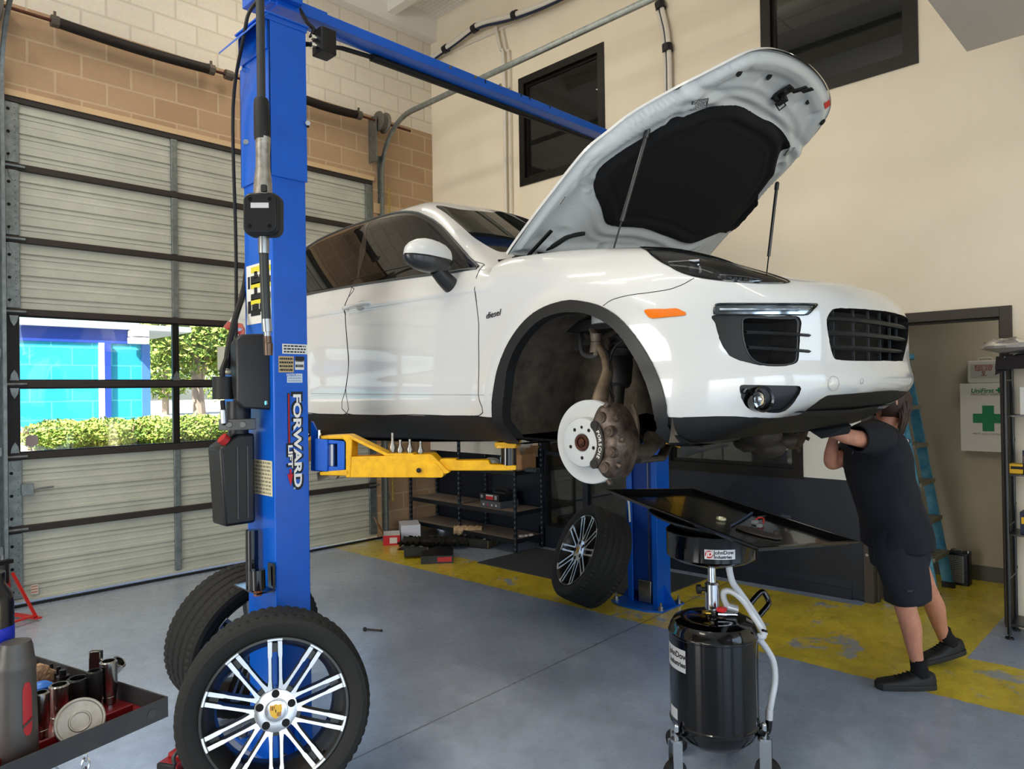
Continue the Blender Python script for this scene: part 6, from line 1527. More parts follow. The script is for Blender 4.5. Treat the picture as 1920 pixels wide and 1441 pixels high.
# bowl
zb=zpx(1040);zt=zpx(993)
mb=MB();mb.lathe([(.02,zpx(1062)),(.05,zpx(1061)),(.166,zpx(1047)),(.197,zb),(.202,zb+.006),(.202,zt-.006),(.205,zt),(.199,zt+.004),(.197,zt-.01),(.187,zb+.02),(.02,zb)],64);bowl=obj('bowl',mb,TB,dr,sharp=30)
TA,TBB,TC,TD=[Vector(C_)+(Vector(v)-Vector(C_))*(OD/3.15) for v in((2.761,2.098,1.255),(3.289,1.941,1.215),(2.971,1.019,1.119),(2.442,1.176,1.160))]
tn=(TBB-TA).cross(TD-TA).normalized();tn=tn if tn.z>0 else -tn
tcen=(TA+TC)/2
mb=MB();M=basis(Vector((0,0,zt+.004)),Vector((1,0,0)),Vector((0,1,0)));q=Vector((0,0,1)).rotation_difference(tn).to_matrix().to_4x4()
mb.lathe([(.10,.0),(.17,.0),(.19,.012),(.20,.022),(.235,.030),(.27,.042),(.285,.050),(.290,.056),(.284,.058),(.10,.03)],64,Matrix.Translation((0,0,zt+.0))@q);obj('splash_funnel',mb,TBS,dr,sharp=30)
# plate with the maker's name on the bowl
def on_cyl(name,txtmb,rad,zc,ang,m,parent,lift_=.001):
    """wrap a flat decal round the vertical cylinder"""
    out=MB();out.f=txtmb.f;out.m=txtmb.m
    for x,y,z in txtmb.v:
        a=ang+x/rad;rr=rad+lift_+z;p=(-fwd*math.cos(a)+side*math.sin(a))*rr;out.v.append((p.x,p.y,zc+y))
    return obj(name,out,m,parent,smooth=False)
def dense_plate(w,h,n=12):
    mb=MB();
    for i in range(n):
        x0=-w/2+w*i/n;x1=x0+w/n;mb.add([(x0,-h/2,0),(x1,-h/2,0),(x1,h/2,0),(x0,h/2,0)],[(0,1,2,3)])
    return mb
PL=mat('plate_silver','c9cacc',.35,metal=.3)
zc=zpx(1021);an=-.09
plq=on_cyl('name_plate',dense_plate(.132,.042),.202,zc,an,PL,bowl)
mb=MB();mb.prism([(math.cos(a)*.0165-.047,math.sin(a)*.0165) for a in np.linspace(0,2*PI,22)[:-1]],.0003);on_cyl('plate_disc',mb,.202,zc,an,mat('plate_red','b3202a',.4),plq,.0014)
mb=MB();tm=text_mesh('JD',.027,.0001,bold=.0008,shear=.2);put(mb,tm,T(-.047,0,.0));on_cyl('plate_monogram',mb,.202,zc,an,DW,plq,.0022)
mb=MB();put(mb,text_mesh('JohnDow',.0225,.0001,bold=.0006,align='LEFT'),T(-.027,.0085,0));put(mb,text_mesh('Industries',.0195,.0001,bold=.0006,align='LEFT'),T(-.027,-.0105,0));on_cyl('plate_lettering',mb,.202,zc,an,INK,plq,.0016)
zc2=zpx(1222);an2=-1.32;pq=on_cyl('tank_label',dense_plate(.16,.10),.197,zc2,an2,PL,dr,.0006)
mb=MB();put(mb,text_mesh('JohnDow',.036,.0001,bold=.001),T(0.02,.02,0));put(mb,text_mesh('Industries',.030,.0001,bold=.001),T(0.02,-.018,0));on_cyl('label_lettering',mb,.197,zc2,an2,INK,pq,.0012)
pq=on_cyl('tank_label',dense_plate(.07,.05),.197,zpx(1325),-1.38,PL,dr,.0006)
# valve cluster on the tank top
def dp(px,py,off=0.):  # point on the upright plane through the tank axis, moved towards the camera
    P=at(px,py,0,0) if False else None
    d=Vector(ray(px,py));o=Vector(C_);pl=Vector((ox,oy,0))-fwd*off;t=(pl-o).dot(fwd)/d.dot(fwd);return o+d*t-Vector((ox,oy,of))
mb=MB();mb.cyl(dp(1337,1157,.06),dp(1337,1163,.06)+Vector((0,0,-.02)),.017,n=16);mb.box(tuple(dp(1337,1150,.06)),(.03,.03,.035));obj('valve_body',mb,TB,dr,bevel=.003)
mb=MB();mb.cyl(dp(1317,1148,.06),dp(1335,1149,.06),.0095,n=12);mb.cyl(dp(1317,1148,.06),dp(1322,1148,.06),.012,n=6);obj('brass_fitting',mb,mat('brass','b08c3c',.3,metal=1),dr)
mb=MB();mb.box(tuple(dp(1353,1142,.07)),(.035,.035,.018));obj('valve_lever',mb,mat('lever_red','c81f22',.4),dr,bevel=.003)
mb=MB();mb.cyl(dp(1345,1150,.06),dp(1362,1151,.06),.013,n=12);mb.cyl(dp(1362,1151,.06),dp(1382,1152,.06),.008,n=12)
for k in range(4): mb.cyl(dp(1364+4*k,1151,.06),dp(1366+4*k,1151,.06),.0105,n=12)
obj('hose_barb',mb,CHR,dr)
mb=MB();mb.cyl(dp(1362,1137,.0),dp(1382,1142,.0),.020,n=16);obj('vent_cap',mb,PL,dr)
# transparent hose
HOSE=mat('milky_hose','dfe3ea',.3,coat=.4,trans=.25)
mb=MB();P=[dp(1367,1054,.12),dp(1368,1070,.11),dp(1374,1092,.09),dp(1386,1108,.06),dp(1400,1128,.04),dp(1415,1150,.05),dp(1428,1172,.07),dp(1434,1190,.08)]
mb.tube(cr(P,6),.0145,12);h=obj('drain_hose',mb,HOSE,dr)
mb=MB();P=[dp(1366,1142,.0),dp(1357,1122,.01),dp(1357,1110,.02),dp(1366,1107,.03),dp(1380,1113,.05),dp(1397,1130,.06),dp(1411,1152,.08),dp(1424,1172,.09),dp(1431,1186,.09),dp(1430,1193,.09),dp(1420,1192,.08),dp(1424,1198,.07),dp(1437,1215,.05),dp(1450,1240,.04),dp(1453,1275,.04),dp(1447,1310,.05),dp(1443,1332,.05)]
mb.tube(cr(P,6),.0145,12);obj('drain_hose',mb,HOSE,dr)
mb=MB();mb.cyl(dp(1443,1328,.05),dp(1442,1348,.05),.0165,n=16);obj('hose_clamp',mb,PL,dr)
mb=MB();P=[dp(1442,1346,.05),dp(1441,1362,.05),dp(1438,1371,.05),dp(1430,1375,.06),dp(1420,1373,.06),dp(1412,1368,.07)];mb.tube(cr(P,5),.0155,12);obj('drain_elbow',mb,TB,dr)
mb=MB();P=[dp(1400,1140,-.05),dp(1412,1125,-.06),dp(1424,1112,-.07),dp(1430,1109,-.07),dp(1434,1112,-.07),dp(1441,1126,-.06),dp(1440,1134,-.05),dp(1425,1152,-.03),dp(1412,1168,.0)];mb.tube(cr(P,5),.0125,12);obj('handle',mb,TB,dr)
mb=MB();mb.tube([dp(1408,1182,.05),dp(1422,1187,.05),dp(1436,1188,.06),dp(1437,1183,.09),dp(1430,1181,.12)],.006,8);obj('hose_hook',mb,TB,dr)
# caster legs
for k,(a,nm) in enumerate(((-PI*.36,0),(PI*.36,0),(-PI*.80,0),(PI*.80,0))):
    d=-fwd*math.cos(a)+side*math.sin(a);p=d*.215;zc=.125
    mb=MB();M=basis(d*.10+Vector((0,0,zpx(1378))),d,Vector((0,0,1)));
    A=[d*.13+Vector((0,0,zpx(1345))),d*.18+Vector((0,0,zpx(1349))),d*.222+Vector((0,0,zpx(1357)))]
    mb.tube(cr(A,4),[.03,.03,.03,.028,.026,.026,.026,.026,.026],10,flat=.55);leg=obj('caster_leg',mb,TB,dr)
    mb=MB();mb.cyl(p+Vector((0,0,zpx(1366))),p+Vector((0,0,zpx(1342))),.013,n=12);mb.ball(tuple(p+Vector((0,0,zpx(1342)))),.013,10,6)
    s2=Vector((-d.y,d.x,0))
    top=zpx(1364);mb.cyl(p+Vector((0,0,top)),p+Vector((0,0,top-.012)),.028,n=18)
    for sg in(1,-1):
        M=basis(p+s2*sg*.018+d*.008+Vector((0,0,(top+.05)/2)),d,Vector((0,0,1)));mb.box((0,0,0),(.05,top-.05,.003),M)
    fork=obj('caster_fork',mb,mat('zinc','b9bec2',.25,metal=.9),leg)
    w=p+d*.014+Vector((0,0,.056));mb=MB();mb.cyl(w-s2*.015,w+s2*.015,.055,n=28);mb.cyl(w-s2*.018,w+s2*.018,.012,n=10);obj('caster_wheel',mb,RUB,fork)
# ---------------------------------------------------------------- square catch pan lying on the bowl
tray=thing('drip_tray','wide black rectangular drip pan lying tilted on the drainer bowl','tray',tuple(tcen))
ex=(TBB-TA).normalized();ey=(TD-TA).normalized();TW=(TBB-TA).length;TL=(TD-TA).length
MT=basis(TA-tn*.0,ex,ey)   # z = ex x ey
if MT.col[2].xyz.dot(tn)<0: ez_=-1
else: ez_=1
def tp(u,v,w=0): return TA+ex*u+ey*v+tn*w-tcen
mb=MB();rings=[]
for ins,w in((.0,.0),(.0,-.006),(.012,-.004),(.03,-.022),(.032,-.026)):
    rings.append([tp(a,b,w) for a,b in((ins,ins),(TW-ins,ins),(TW-ins,TL-ins),(ins,TL-ins))])
def ringgrid(mb,rings):
    for a,b in zip(rings[:-1],rings[1:]):
        for i in range(4): mb.add([a[i],a[(i+1)%4],b[(i+1)%4],b[i]],[(0,1,2,3)])
top=[[tp(a,b,w) for a,b in((ins,ins),(TW-ins,ins),(TW-ins,TL-ins),(ins,TL-ins))] for ins,w in((-.004,.0),(.012,.001),(.032,-.020))]
bot=[[tp(a,b,w) for a,b in((ins,ins),(TW-ins,ins),(TW-ins,TL-ins),(ins,TL-ins))] for ins,w in((-.004,.0),(-.004,-.006),(.010,-.006),(.03,-.024))]
ringgrid(mb,top);ringgrid(mb,bot);mb.add(top[-1],[(0,1,2,3)]);mb.add(bot[-1],[(0,1,2,3)])
trs=mat('tray_black','0b0b0c',.22,coat=.35,col2='131416',noise_scale=7,bump=.05,bump_scale=25);pn=obj('pan',mb,trs,tray,smooth=False)
def traypt(px,py,w=-.019):
    d=Vector(ray(px,py));o=Vector(C_);q=TA+tn*w;t=(q-o).dot(tn)/d.dot(tn);return o+d*t
def item(name,label,cat,mb,m,group=None,**k):
    cen=Vector([sum(v[i] for v in mb.v)/len(mb.v) for i in range(3)]);zmin=min(v[2] for v in mb.v);cen.z=zmin
    mb.v=[tuple(Vector(v)-cen) for v in mb.v];o=obj(name,mb,m,loc=cen,**k);tag(o,label,cat,group);return o
c=traypt(1352,972,-.012);mb=MB();M=basis(c,ex,tn.cross(ex));mb.lathe([(.014,-.006),(.021,-.006),(.023,0),(.020,.006),(.014,.006),(.012,0)],24,M,close=True);item('drain_ring','pale brass ring washer lying in the black drip pan','washer',mb,mat('ring_cream','d8d2b0',.3,metal=.5))
mb=MB();mb.tube([traypt(1371,985,-.014),traypt(1392,973,-.014),traypt(1410,961,-.014)],[.0035,.005,.006],8);item('pick_tool','slim dark blue pick tool lying in the drip pan','tool',mb,mat('tool_blue','34465e',.4))
mb=MB();P=[traypt(x,y,-.016) for x,y in((1380,986),(1410,990),(1440,1000),(1464,1008),(1466,1011),(1455,1011),(1430,1006),(1400,998),(1380,990))];mb.v=[tuple(p) for p in P]+[tuple(p+tn*.006) for p in P];nP=len(P);mb.f=[tuple(range(nP)),tuple(range(nP,2*nP))[::-1]]+[(i,(i+1)%nP,nP+(i+1)%nP,nP+i) for i in range(nP)];mb.m=[0]*len(mb.f)
mb.cyl(traypt(1455,1001,-.012),traypt(1457,996,.0),.012,n=10);item('metal_bracket','flat grey metal bracket with a stud in the drip pan','bracket',mb,mat('bracket_dark','4b4642',.5,metal=.5))
mb=MB();mb.box(tuple(traypt(1415,978,-.008)),(.03,.02,.016));mb.box(tuple(traypt(1424,985,-.008)),(.02,.02,.014));plug=item('wire_connector','small grey connector with a red wire in the drip pan','connector',mb,mat('plug_grey','7d7f82',.5),bevel=.002)
mb=MB();o=plug.location;mb.tube(cr([traypt(1416,974,-.003)-o,traypt(1424,970,.004)-o,traypt(1432,972,.0)-o,traypt(1431,980,-.006)-o],4),.0035,6);obj('wire',mb,mat('wire_red','b8201f',.4),plug)
mb=MB();mb.cyl(traypt(1466,966,-.006),traypt(1482,969,-.006),.011,n=12);mb.tube(cr([traypt(1466,966,-.008),traypt(1445,966,-.014),traypt(1420,969,-.014)],4),.004,6);item('rubber_plug','dark blue-grey plug at the far edge of the drip pan','plug',mb,mat('plug_slate','2b323b',.4))
# ---------------------------------------------------------------- tool tray near the camera
ZT=1.13
def tt(px,py,z=ZT): return at(px,py,2,z)
c0=tt(316,1338);c1=tt(-150,1545);cb=tt(104,1283)
tt_thing=thing('tool_tray','grey-edged tool tray with a red bottom at the lower left','tool tray',tuple(c0))
u=(c1-c0);u.z=0;u.normalize();v=(cb-c0);v.z=0;v=(v-u*v.dot(u)).normalized()
Lu,Lv=.62,.46
MT=Matrix(((u.x,v.x,0,c0.x),(u.y,v.y,0,c0.y),(0,0,1,ZT),(0,0,0,1)));MTl=Matrix(((u.x,v.x,0,0),(u.y,v.y,0,0),(0,0,1,0),(0,0,0,1)))
GTR=mat('tray_grey','3e3f3f',.55,metal=.2,col2='35363a',noise_scale=20)
def wall(a,b,m,nm,ins=.0):
    mb=MB();mb.span(a,b,MTl);return obj(nm,mb,m,tt_thing,bevel=.0015)
wall((0,0,-.005),(Lu,.003,.034),GTR,'front_edge');wall((0,0,-.005),(.003,Lv,.034),GTR,'side_edge');wall((0,Lv-.003,-.005),(Lu,Lv,.034),GTR,'back_edge')
REDT=mat('tray_red','6d0f14',.35,coat=.3);wall((.003,.003,-.005),(Lu,Lv-.003,.0),REDT,'tray_bottom');wall((.035,.055,.0),(Lu,.059,.022),REDT,'divider')
q=c0+u*.06-v*.0008+Vector((0,0,.014));mb=MB();mb.cyl((u*.035-v*.0+Vector((0,0,.014))),(u*.035-v*.0012+Vector((0,0,.014))),.008,n=18);obj('maker_mark',mb,mat('mark_grey','4a4b4b',.4,metal=.4),tt_thing)
mb=MB();mb.span((.25,.2,-1.18),(.60,.44,-.005),MTl);obj('cabinet_body',mb,mat('cabinet_dark','1f2022',.5),tt_thing,bevel=.01)
for sg in range(1): pass
def socket(px,py,ptop,r,m,label,hexr=None,lean=None,z=ZT+.001):
    b=tt(px,py,z);d=np.array(ray(px,ptop));tdist=(b.x*F_[0]+b.y*F_[1]);t=tdist/ (d[0]*F_[0]+d[1]*F_[1]);h=CAMH+d[2]*t-z
    ax=Vector(lean if lean else (0,0,1)).normalized();M=Matrix.Translation(b)@Vector((0,0,1)).rotation_difference(ax).to_matrix().to_4x4()
    mb=MB();hr=hexr or r*.72
    mb.lathe([(0,0),(r*.80,0),(r*.82,h*.12),(r*.86,h*.16),(r*.80,h*.17),(r*.86,h*.19),(r,h*.32),(r,h-.002),(r-.002,h)],26,M);mb.lathe([(r-.002,h),(hr,h),(hr,h*.6),(0,h*.6)],12,M)
    o=item('wrench_socket',label,'socket',mb,m,'wrench sockets in the tool tray',sharp=30);return o
SC=mat('socket_chrome','a3a29e',.18,metal=1);SB=mat('impact_black','1c1b1a',.35,metal=.5)
socket(204,1316,1238,.0160,SC,'tallest chrome socket, next to the tilted one at the right of the tool tray')
socket(178,1328,1256,.0140,SB,'slim black impact socket left of the tallest chrome socket')
socket(147,1332,1270,.0200,SB,'fat black impact socket in the middle of the tool tray')
socket(112,1352,1282,.0175,SC,'chrome socket left of the fat black one')
socket(77,1380,1297,.0140,SC,'narrow chrome socket beside the grey bottle with a red stripe')
b=tt(203,1290);d=Vector(R_)*.8+Vector((0,0,.9));mb=MB();a=depth(203,1262,(b-Vector(C_)).dot(Vector(F_)));e=depth(226,1238,(b-Vector(C_)).dot(Vector(F_)));ax=(e-a).normalized();mb.lathe([(0,-.03),(.012,-.03),(.015,0),(.015,.034),(.013,.035),(.011,.035),(.011,.01),(0,.01)],24,basis(a,ax.orthogonal(),ax.cross(ax.orthogonal())) if basis(a,ax.orthogonal(),ax.cross(ax.orthogonal())).col[2].xyz.dot(ax)>0 else basis(a,ax.cross(ax.orthogonal()),ax.orthogonal()));item('wrench_socket','chrome socket tilted to the right behind the tallest one','socket',mb,SC,'wrench sockets in the tool tray')
mb=MB();dd=(tt(180,1300)-Vector(C_)).dot(Vector(F_));a=depth(176,1248,dd);e=depth(184,1222,dd);ax=(e-a).normalized();x=Vector(R_);M=basis(a.lerp(e,.5),x,ax);mb.box((0,-.02,0),(.024,.075,.012),M);item('plastic_clip','black rectangular plastic piece sticking up behind the sockets','clip',mb,BLKG,bevel=.002)
for k,(px,py,tp_,r) in enumerate(((84,1282,1252,.006),(97,1285,1250,.006),(110,1288,1256,.008),(118,1300,1262,.012))):
    b=tt(px,py);h=(py-tp_)*.00098;mb=MB();mb.cyl(b,b+Vector((0,0,h)),r,n=12);mb.cyl(b+Vector((0,0,h)),b+Vector((0,0,h+.012)),r*.55,n=6);item('bit_socket','%s small dark bit socket behind the rag'%['leftmost','second','third','rightmost'][k]+' in the tool tray','socket',mb,SB,'bit sockets at the back of the tool tray')
mb=MB();P=[]
for k in range(14):
    P.append(tt(66+2.6*k,1302-1.2*k)+Vector((0,0,.045-.002*k+.006*math.sin(k*1.7)))+u*(.006*math.cos(k*2.1)))
mb.tube(cr(P,3),.0085,8);mb.tube(cr([p+Vector((.006,.004,.008*math.cos(i*1.3)))for i,p in enumerate(P)],3),.008,8);mb.tube([P[0],P[0]+Vector((0,0,-.044))],.012,8);mb.tube([P[-1],Vector((P[-1].x,P[-1].y,ZT+.004))],.009,8);item('twisted_rag','tan twisted rag lying at the back of the tool tray','rag',mb,mat('rag_tan','b08d6b',.9,bump=.3,bump_scale=200))
mb=MB();b=tt(78,1322);mb.lathe([(0,.0),(.021,0),(.021,.03),(.019,.04),(.010,.046),(0,.047)],20,Matrix.Translation(b),jit=lambda k,i:(-.0015 if i%2 else 0) if k in(1,2) else 0);item('plastic_stopper','blue ribbed plastic stopper between the sockets and the grey bottle','stopper',mb,mat('cap_blue','1b63c0',.35))
# aluminium disc leaning on the front edge
dd=(tt(150,1385)-Vector(C_)).dot(Vector(F_));c=depth(150,1352,dd-.005);nrm=(-Vector(ray(150,1352))).normalized();nrm.z+=.25;nrm.normalize();x=nrm.cross(Vector((0,0,1))).normalized();M=basis(c,x,nrm.cross(x))
mb=MB();mb.lathe([(0,.002),(.014,.002),(.0155,.0035),(.017,.0035),(.0185,.002),(.034,.002),(.036,.004),(.0385,.004),(.040,.002),(.040,-.003),(0,-.003)],48,M);item('metal_disc','round pale aluminium disc leaning on the front edge of the tool tray','disc',mb,mat('disc_alu','b9b4ab',.42,metal=.7,col2='a39b8e',noise_scale=30),sharp=30)
# grey bottle with red stripe
dd=(tt(30,1424)-Vector(C_)).dot(Vector(F_));b=tt(32,1428);k=dd/1336
mb=MB();M=Matrix.Translation((b.x,b.y,ZT+.001))
H=(1424-1194)*k*1.0
pr=[(0,0),(.028,0),(.031,.006),(.030,H*.30),(.0285,H*.62),(.0280,H*.72),(.0290,H*.76),(.0290,H*.80),(.0265,H*.83),(.0255,H*.87),(.0240,H*.93),(.0215,H*.97),(.0,H)]
mb.lathe(pr,36,M);bt=item('grip_bottle','dark grey rubbery bottle with a red stripe standing in the tool tray','bottle',mb,mat('bottle_grey','4d4a47',.45,metal=.25),sharp=50)
vr=(-Vector(F_)*.42+Vector(R_)*.91);vr.z=0;vr.normalize();base_=Vector((0,0,0))
mb=MB();A=[]
for i in range(13):
    f=.24+.42*i/12;z=H*f;w=.0075*math.sqrt(max(0.02,1-((i-6)/6.2)**6));rr=np.interp(f,[p[1]/H for p in pr],[p[0] for p in pr])+.0008
    A.append([vr*rr*math.cos(a)+Vector((-vr.y,vr.x,0))*rr*math.sin(a)+Vector((0,0,z)) for a in np.linspace(-w/rr,w/rr,5)])
mb.grid([[tuple(p) for p in r] for r in A]);obj('red_stripe',mb,mat('stripe_red','a3232a',.4),bt)
mb=MB();A=[]
for i in range(2):
    z=H*(.335+.02*i);A.append([vr*.0325*math.cos(a)+Vector((-vr.y,vr.x,0))*.0325*math.sin(a)+Vector((0,0,z+a*.02)) for a in np.linspace(-.26,.26,5)])
mb.grid([[tuple(p) for p in r] for r in A]);obj('stripe_gap',mb,mat('bottle_grey2','3a3836',.5),bt)
# spray can at the frame edge
b=tt(-16,1420);b.z=ZT+.001;H2=.335;mb=MB();mb.lathe([(0,0),(.033,0),(.034,.004),(.034,H2*.78),(.032,H2*.82),(.022,H2*.87),(.022,H2*.93),(0,H2*.93)],36,Matrix.Translation(b));sc=item('spray_can','black aerosol can with blue label band at the far left edge of the tool tray','spray can',mb,mat('can_black','0e0f16',.25,coat=.3))
mb=MB();mb.lathe([(.0345,H2*.50),(.0345,H2*.66)],36);obj('label_band',mb,mat('can_blue','1c2fb0',.3),sc)
mb=MB();
for k in range(12): mb.lathe([(.0347,.02+.0105*k),(.0347,.023+.0105*k)],36)
obj('label_print',mb,PAPER,sc)
# chain hanging below the tray
p=tt(160,1402,ZT-.01);mb=MB()
for k in range(7):
    c=p+Vector((0,0,-.012-.016*k));a=Vector((1,0,0)) if k%2 else Vector((0,1,0));M=basis(c,a,Vector((0,0,1)));mb.tube([M@Vector((.006*math.cos(t),.0105*math.sin(t),0)) for t in np.linspace(0,2*PI,13)[:-1]],.0022,6,closed=True)
tag(obj('hanging_chain',mb,CHR),'short chrome chain hanging under the tool tray','chain')
# red cordless tool on the floor
p=onfloor(335,1452);p.z=fz(p.y);pt=thing('power_tool','red and black cordless tool on the floor left of the front wheel','power tool',tuple(p),0.5)
mb=MB();mb.box((0,0,.05),(.16,.11,.08));mb.box((.02,0,.10),(.10,.08,.03));obj('tool_body',mb,mat('tool_red','8e1d22',.4),pt,bevel=.012)
mb=MB();mb.box((.0,-.06,.03),(.15,.03,.055));mb.box((-.075,0,.05),(.02,.10,.08));obj('battery',mb,BLK,pt,bevel=.006)
mb=MB();mb.tube(cr([(-.07,-.04,.09),(-.06,-.03,.125),(.03,-.03,.13),(.07,-.04,.10)],4),.009,8);obj('carry_handle',mb,GREYP,pt)
# red jack stand by the door
p=onfloor(8,1172);p.z=fz(p.y);js=thing('jack_stand','red steel jack stand at the left edge by the bay door','jack stand',tuple(p),.4)
RJ=mat('jack_red','c01f1b',.4,coat=.2)
for k,(dx,dy) in enumerate(((.16,.16),(.16,-.16),(-.16,.16),(-.16,-.16))):
    mb=MB();mb.tube([(dx,dy,.02),(dx*.25,dy*.25,.42)],.022,4,flat=.6);obj('leg',mb,RJ,js)
mb=MB()
for sg in(1,-1): mb.box((sg*.16,0,.03),(.05,.37,.012));mb.box((0,sg*.16,.055),(.30,.03,.012))
mb.box((sg*.16,0,.012),(.06,.38,.02));obj('base_frame',mb,RJ,js)
mb=MB();mb.cyl((0,0,.34),(0,0,.50),.035,n=18);mb.box((0,0,.51),(.12,.06,.03));obj('ratchet_post',mb,BLK,js)
p=at(0,1041,1,YA-.02);mb=MB();mb.span((p.x-.10,YA-.05,p.z-.05),(p.x+.035,YA,p.z+.05));jb=obj('outlet_box',mb,mat('box_white','d9d9d6',.5),bevel=.004);tag(jb,'white outlet box on the block wall left of the bay door','outlet')
mb=MB();mb.tube(cr([(p.x,YA-.04,p.z-.05),(p.x+.04,YA-.02,p.z-.16),(p.x+.05,YA-.02,p.z-.3),(p.x+.05,YA-.02,.1)],5),.004,6);obj('outlet_wire',mb,WP,jb)
# clip lying on the floor
p=onfloor(700,1184);mb=MB();a=onfloor(684,1182)+Vector((0,0,.012));b=onfloor(715,1184)+Vector((0,0,.010));mb.tube(cr([a,a.lerp(b,.4)+Vector((0,0,.0)),b],4),.007,8);mb.ball(tuple(a),.016,10,6);mb.ball(tuple(b),.010,8,6);item('hose_clip','small black hose clip lying on the open grey floor','clip',mb,BLK)
mp=[onfloor(895,1055),onfloor(990,1023),onfloor(1130,1042),onfloor(1235,1122),onfloor(1175,1112)]
a,b=onfloor(895,1055),onfloor(1165,1114);e=(b-a).normalized();n=Vector((-e.y,e.x,0));n=n if n.x>0 else -n;L=(b-a).length
mb=MB();M=basis(a+Vector((0,0,.0)),e,n) if e.cross(n).z>0 else basis(a,e,n);pts=[a,b+e*.3,b+e*.3+n*.92,a+n*.92]
mb.v=[tuple(p) for p in pts]+[(p.x,p.y,fz(p.y)+.010) for p in pts];mb.v[:4]=[(p.x,p.y,fz(p.y)+.001) for p in pts];mb.f=[(4,5,6,7),(3,2,1,0)]+[(i,(i+1)%4,4+(i+1)%4,4+i) for i in range(4)];mb.m=[0]*6
import bmesh
def fixn(o):
    b=bmesh.new();b.from_mesh(o.data);bmesh.ops.recalc_face_normals(b,faces=b.faces);b.to_mesh(o.data);b.free();return o
tag(fixn(obj('floor_mat',mb,mat('mat_charcoal','2a2d31',.95,col2='3a3e43',noise_scale=160,detail=2),smooth=False)),'dark charcoal carpet mat on the floor by the office door','mat')
# ---------------------------------------------------------------- boltless shelf in the corner
SHB=mat('shelf_black','0e1218',.4,coat=.15);BOARD=mat('shelf_board','8d7f74',.8,col2='7d7068',noise_scale=12)
sf=onfloor(968,1026);xs=XB-.48;sc_=(xs)/sf.x
Fp=at(968,1026,0,xs);ys0=Fp.y;ys1=min(at(768,960,0,xs).y,YA-.06);ym=at(863,1000,0,xs).y;zfl=fz(6.3)
sh=thing('storage_shelf','black boltless steel shelving in the corner beside the bay door','shelf',(xs,ys0,zfl))
def S(mb): mb.v=[(v[0]-xs,v[1]-ys0,v[2]-zfl) for v in mb.v];return mb
zsh=[at(968,1012,0,xs).z,at(968,961,0,xs).z,at(968,884,0,xs).z]
for yy in(ys0,ym,ys1):
    for xx in(xs,XB-.04):
        mb=MB();mb.span((xx-.018,yy-.003,zfl),(xx+.018,yy+.003,zfl+2.1));mb.span((xx-.018 if xx>xs+.1 else xx-.018,yy-.018,zfl),(xx-.013,yy+.018,zfl+2.1));po=obj('post',S(mb),SHB,sh,smooth=False)
        mb=MB()
        for k in range(34):
            z=zfl+.06+.06*k;mb.box((xx-.0185,yy,z),(.002,.010,.024));mb.box((xx,yy-.0035,z),(.010,.002,.024))
        obj('slot_row',S(mb),mat('slot_pale','5f7690',.6),po,smooth=False)
for k,z in enumerate(zsh+[zsh[2]+.55]):
    for ya,yb in((ys0,ym),(ym,ys1)):
        mb=MB();mb.span((xs-.01,ya,z-.012),(XB-.03,yb,z));bd=obj('shelf_board',S(mb),BOARD,sh,smooth=False)
        mb=MB();mb.span((xs-.022,ya,z-.045),(xs-.010,yb,z+.004));mb.span((XB-.03,ya,z-.045),(XB-.022,yb,z+.004));mb.span((xs-.02,ya-.006,z-.045),(XB-.022,ya+.004,z+.004));obj('beam',S(mb),SHB,bd,smooth=False,bevel=.003)
def cardbox(name,label,cat,c,d,rz,m,extra=None,open_=False,tilt=0,group=None):
    t=thing(name,label,cat,(c[0],c[1],c[2]),rz,group)
    mb=MB()
    if open_:
        w,l,h=d;th=.004
        for a,b in(((-w/2,-l/2,0),(w/2,-l/2+th,h)),((-w/2,l/2-th,0),(w/2,l/2,h)),((-w/2,-l/2,0),(-w/2+th,l/2,h)),((w/2-th,-l/2,0),(w/2,l/2,h)),((-w/2,-l/2,0),(w/2,l/2,th))):mb.span(a,b)
    else: mb.box((0,0,d[2]/2),d)
    obj('carton',mb,m,t,smooth=False,bevel=.002);return t
def decal(parent,name,c,ax,ay,w,h,m,z=.001):
    mb=MB();M=basis(c,ax,ay);mb.box((0,0,z),(w,h,.0006),M);return obj(name,mb,m,parent,smooth=False)
KR=mat('cardboard','a57c56',.85,col2='976f4b',noise_scale=9);DKB=mat('carton_black','15171c',.4,coat=.2);GRB=mat('carton_grey','4a4d55',.5)
# two brake part cartons on the middle shelf
p=at(918,951,0,xs+.06);bx=cardbox('parts_carton','grey parts carton under the black one on the middle shelf','carton',(xs+.20,p.y-.02,zsh[1]+.002),(.30,.34,.075),-.0,GRB)
for k in range(4): decal(bx,'printed_square',(-.151,.11-.07*k,.03),(0,-1,0),(0,0,1),.022,.024,[mat('print_white','c9c5c0',.6),mat('print_red','b02a30',.5)][k==1])
by=cardbox('parts_carton','black parts carton with a red panel, top of the two on the middle shelf','carton',(xs+.20,p.y,zsh[1]+.079),(.30,.32,.085),.02,DKB)
decal(by,'red_panel',(-.151,-.01,.035),(0,-1,0),(0,0,1),.12,.04,mat('print_red','b02a30',.5));decal(by,'pale_panel',(-.151,-.01,.063),(0,-1,0),(0,0,1),.12,.016,mat('print_white','c9c5c0',.6))
decal(by,'round_mark',(-.151,.12,.045),(0,-1,0),(0,0,1),.035,.035,mat('print_silver','8d8f94',.4));decal(by,'round_mark',(-.151,-.11,.045),(0,-1,0),(0,0,1),.04,.05,mat('print_silver','8d8f94',.4))
mb=MB();q=Vector((xs+.15,p.y-.10,zsh[1]+.163));mb.box(tuple(q+Vector((.05,0,.012))),(.16,.20,.02));
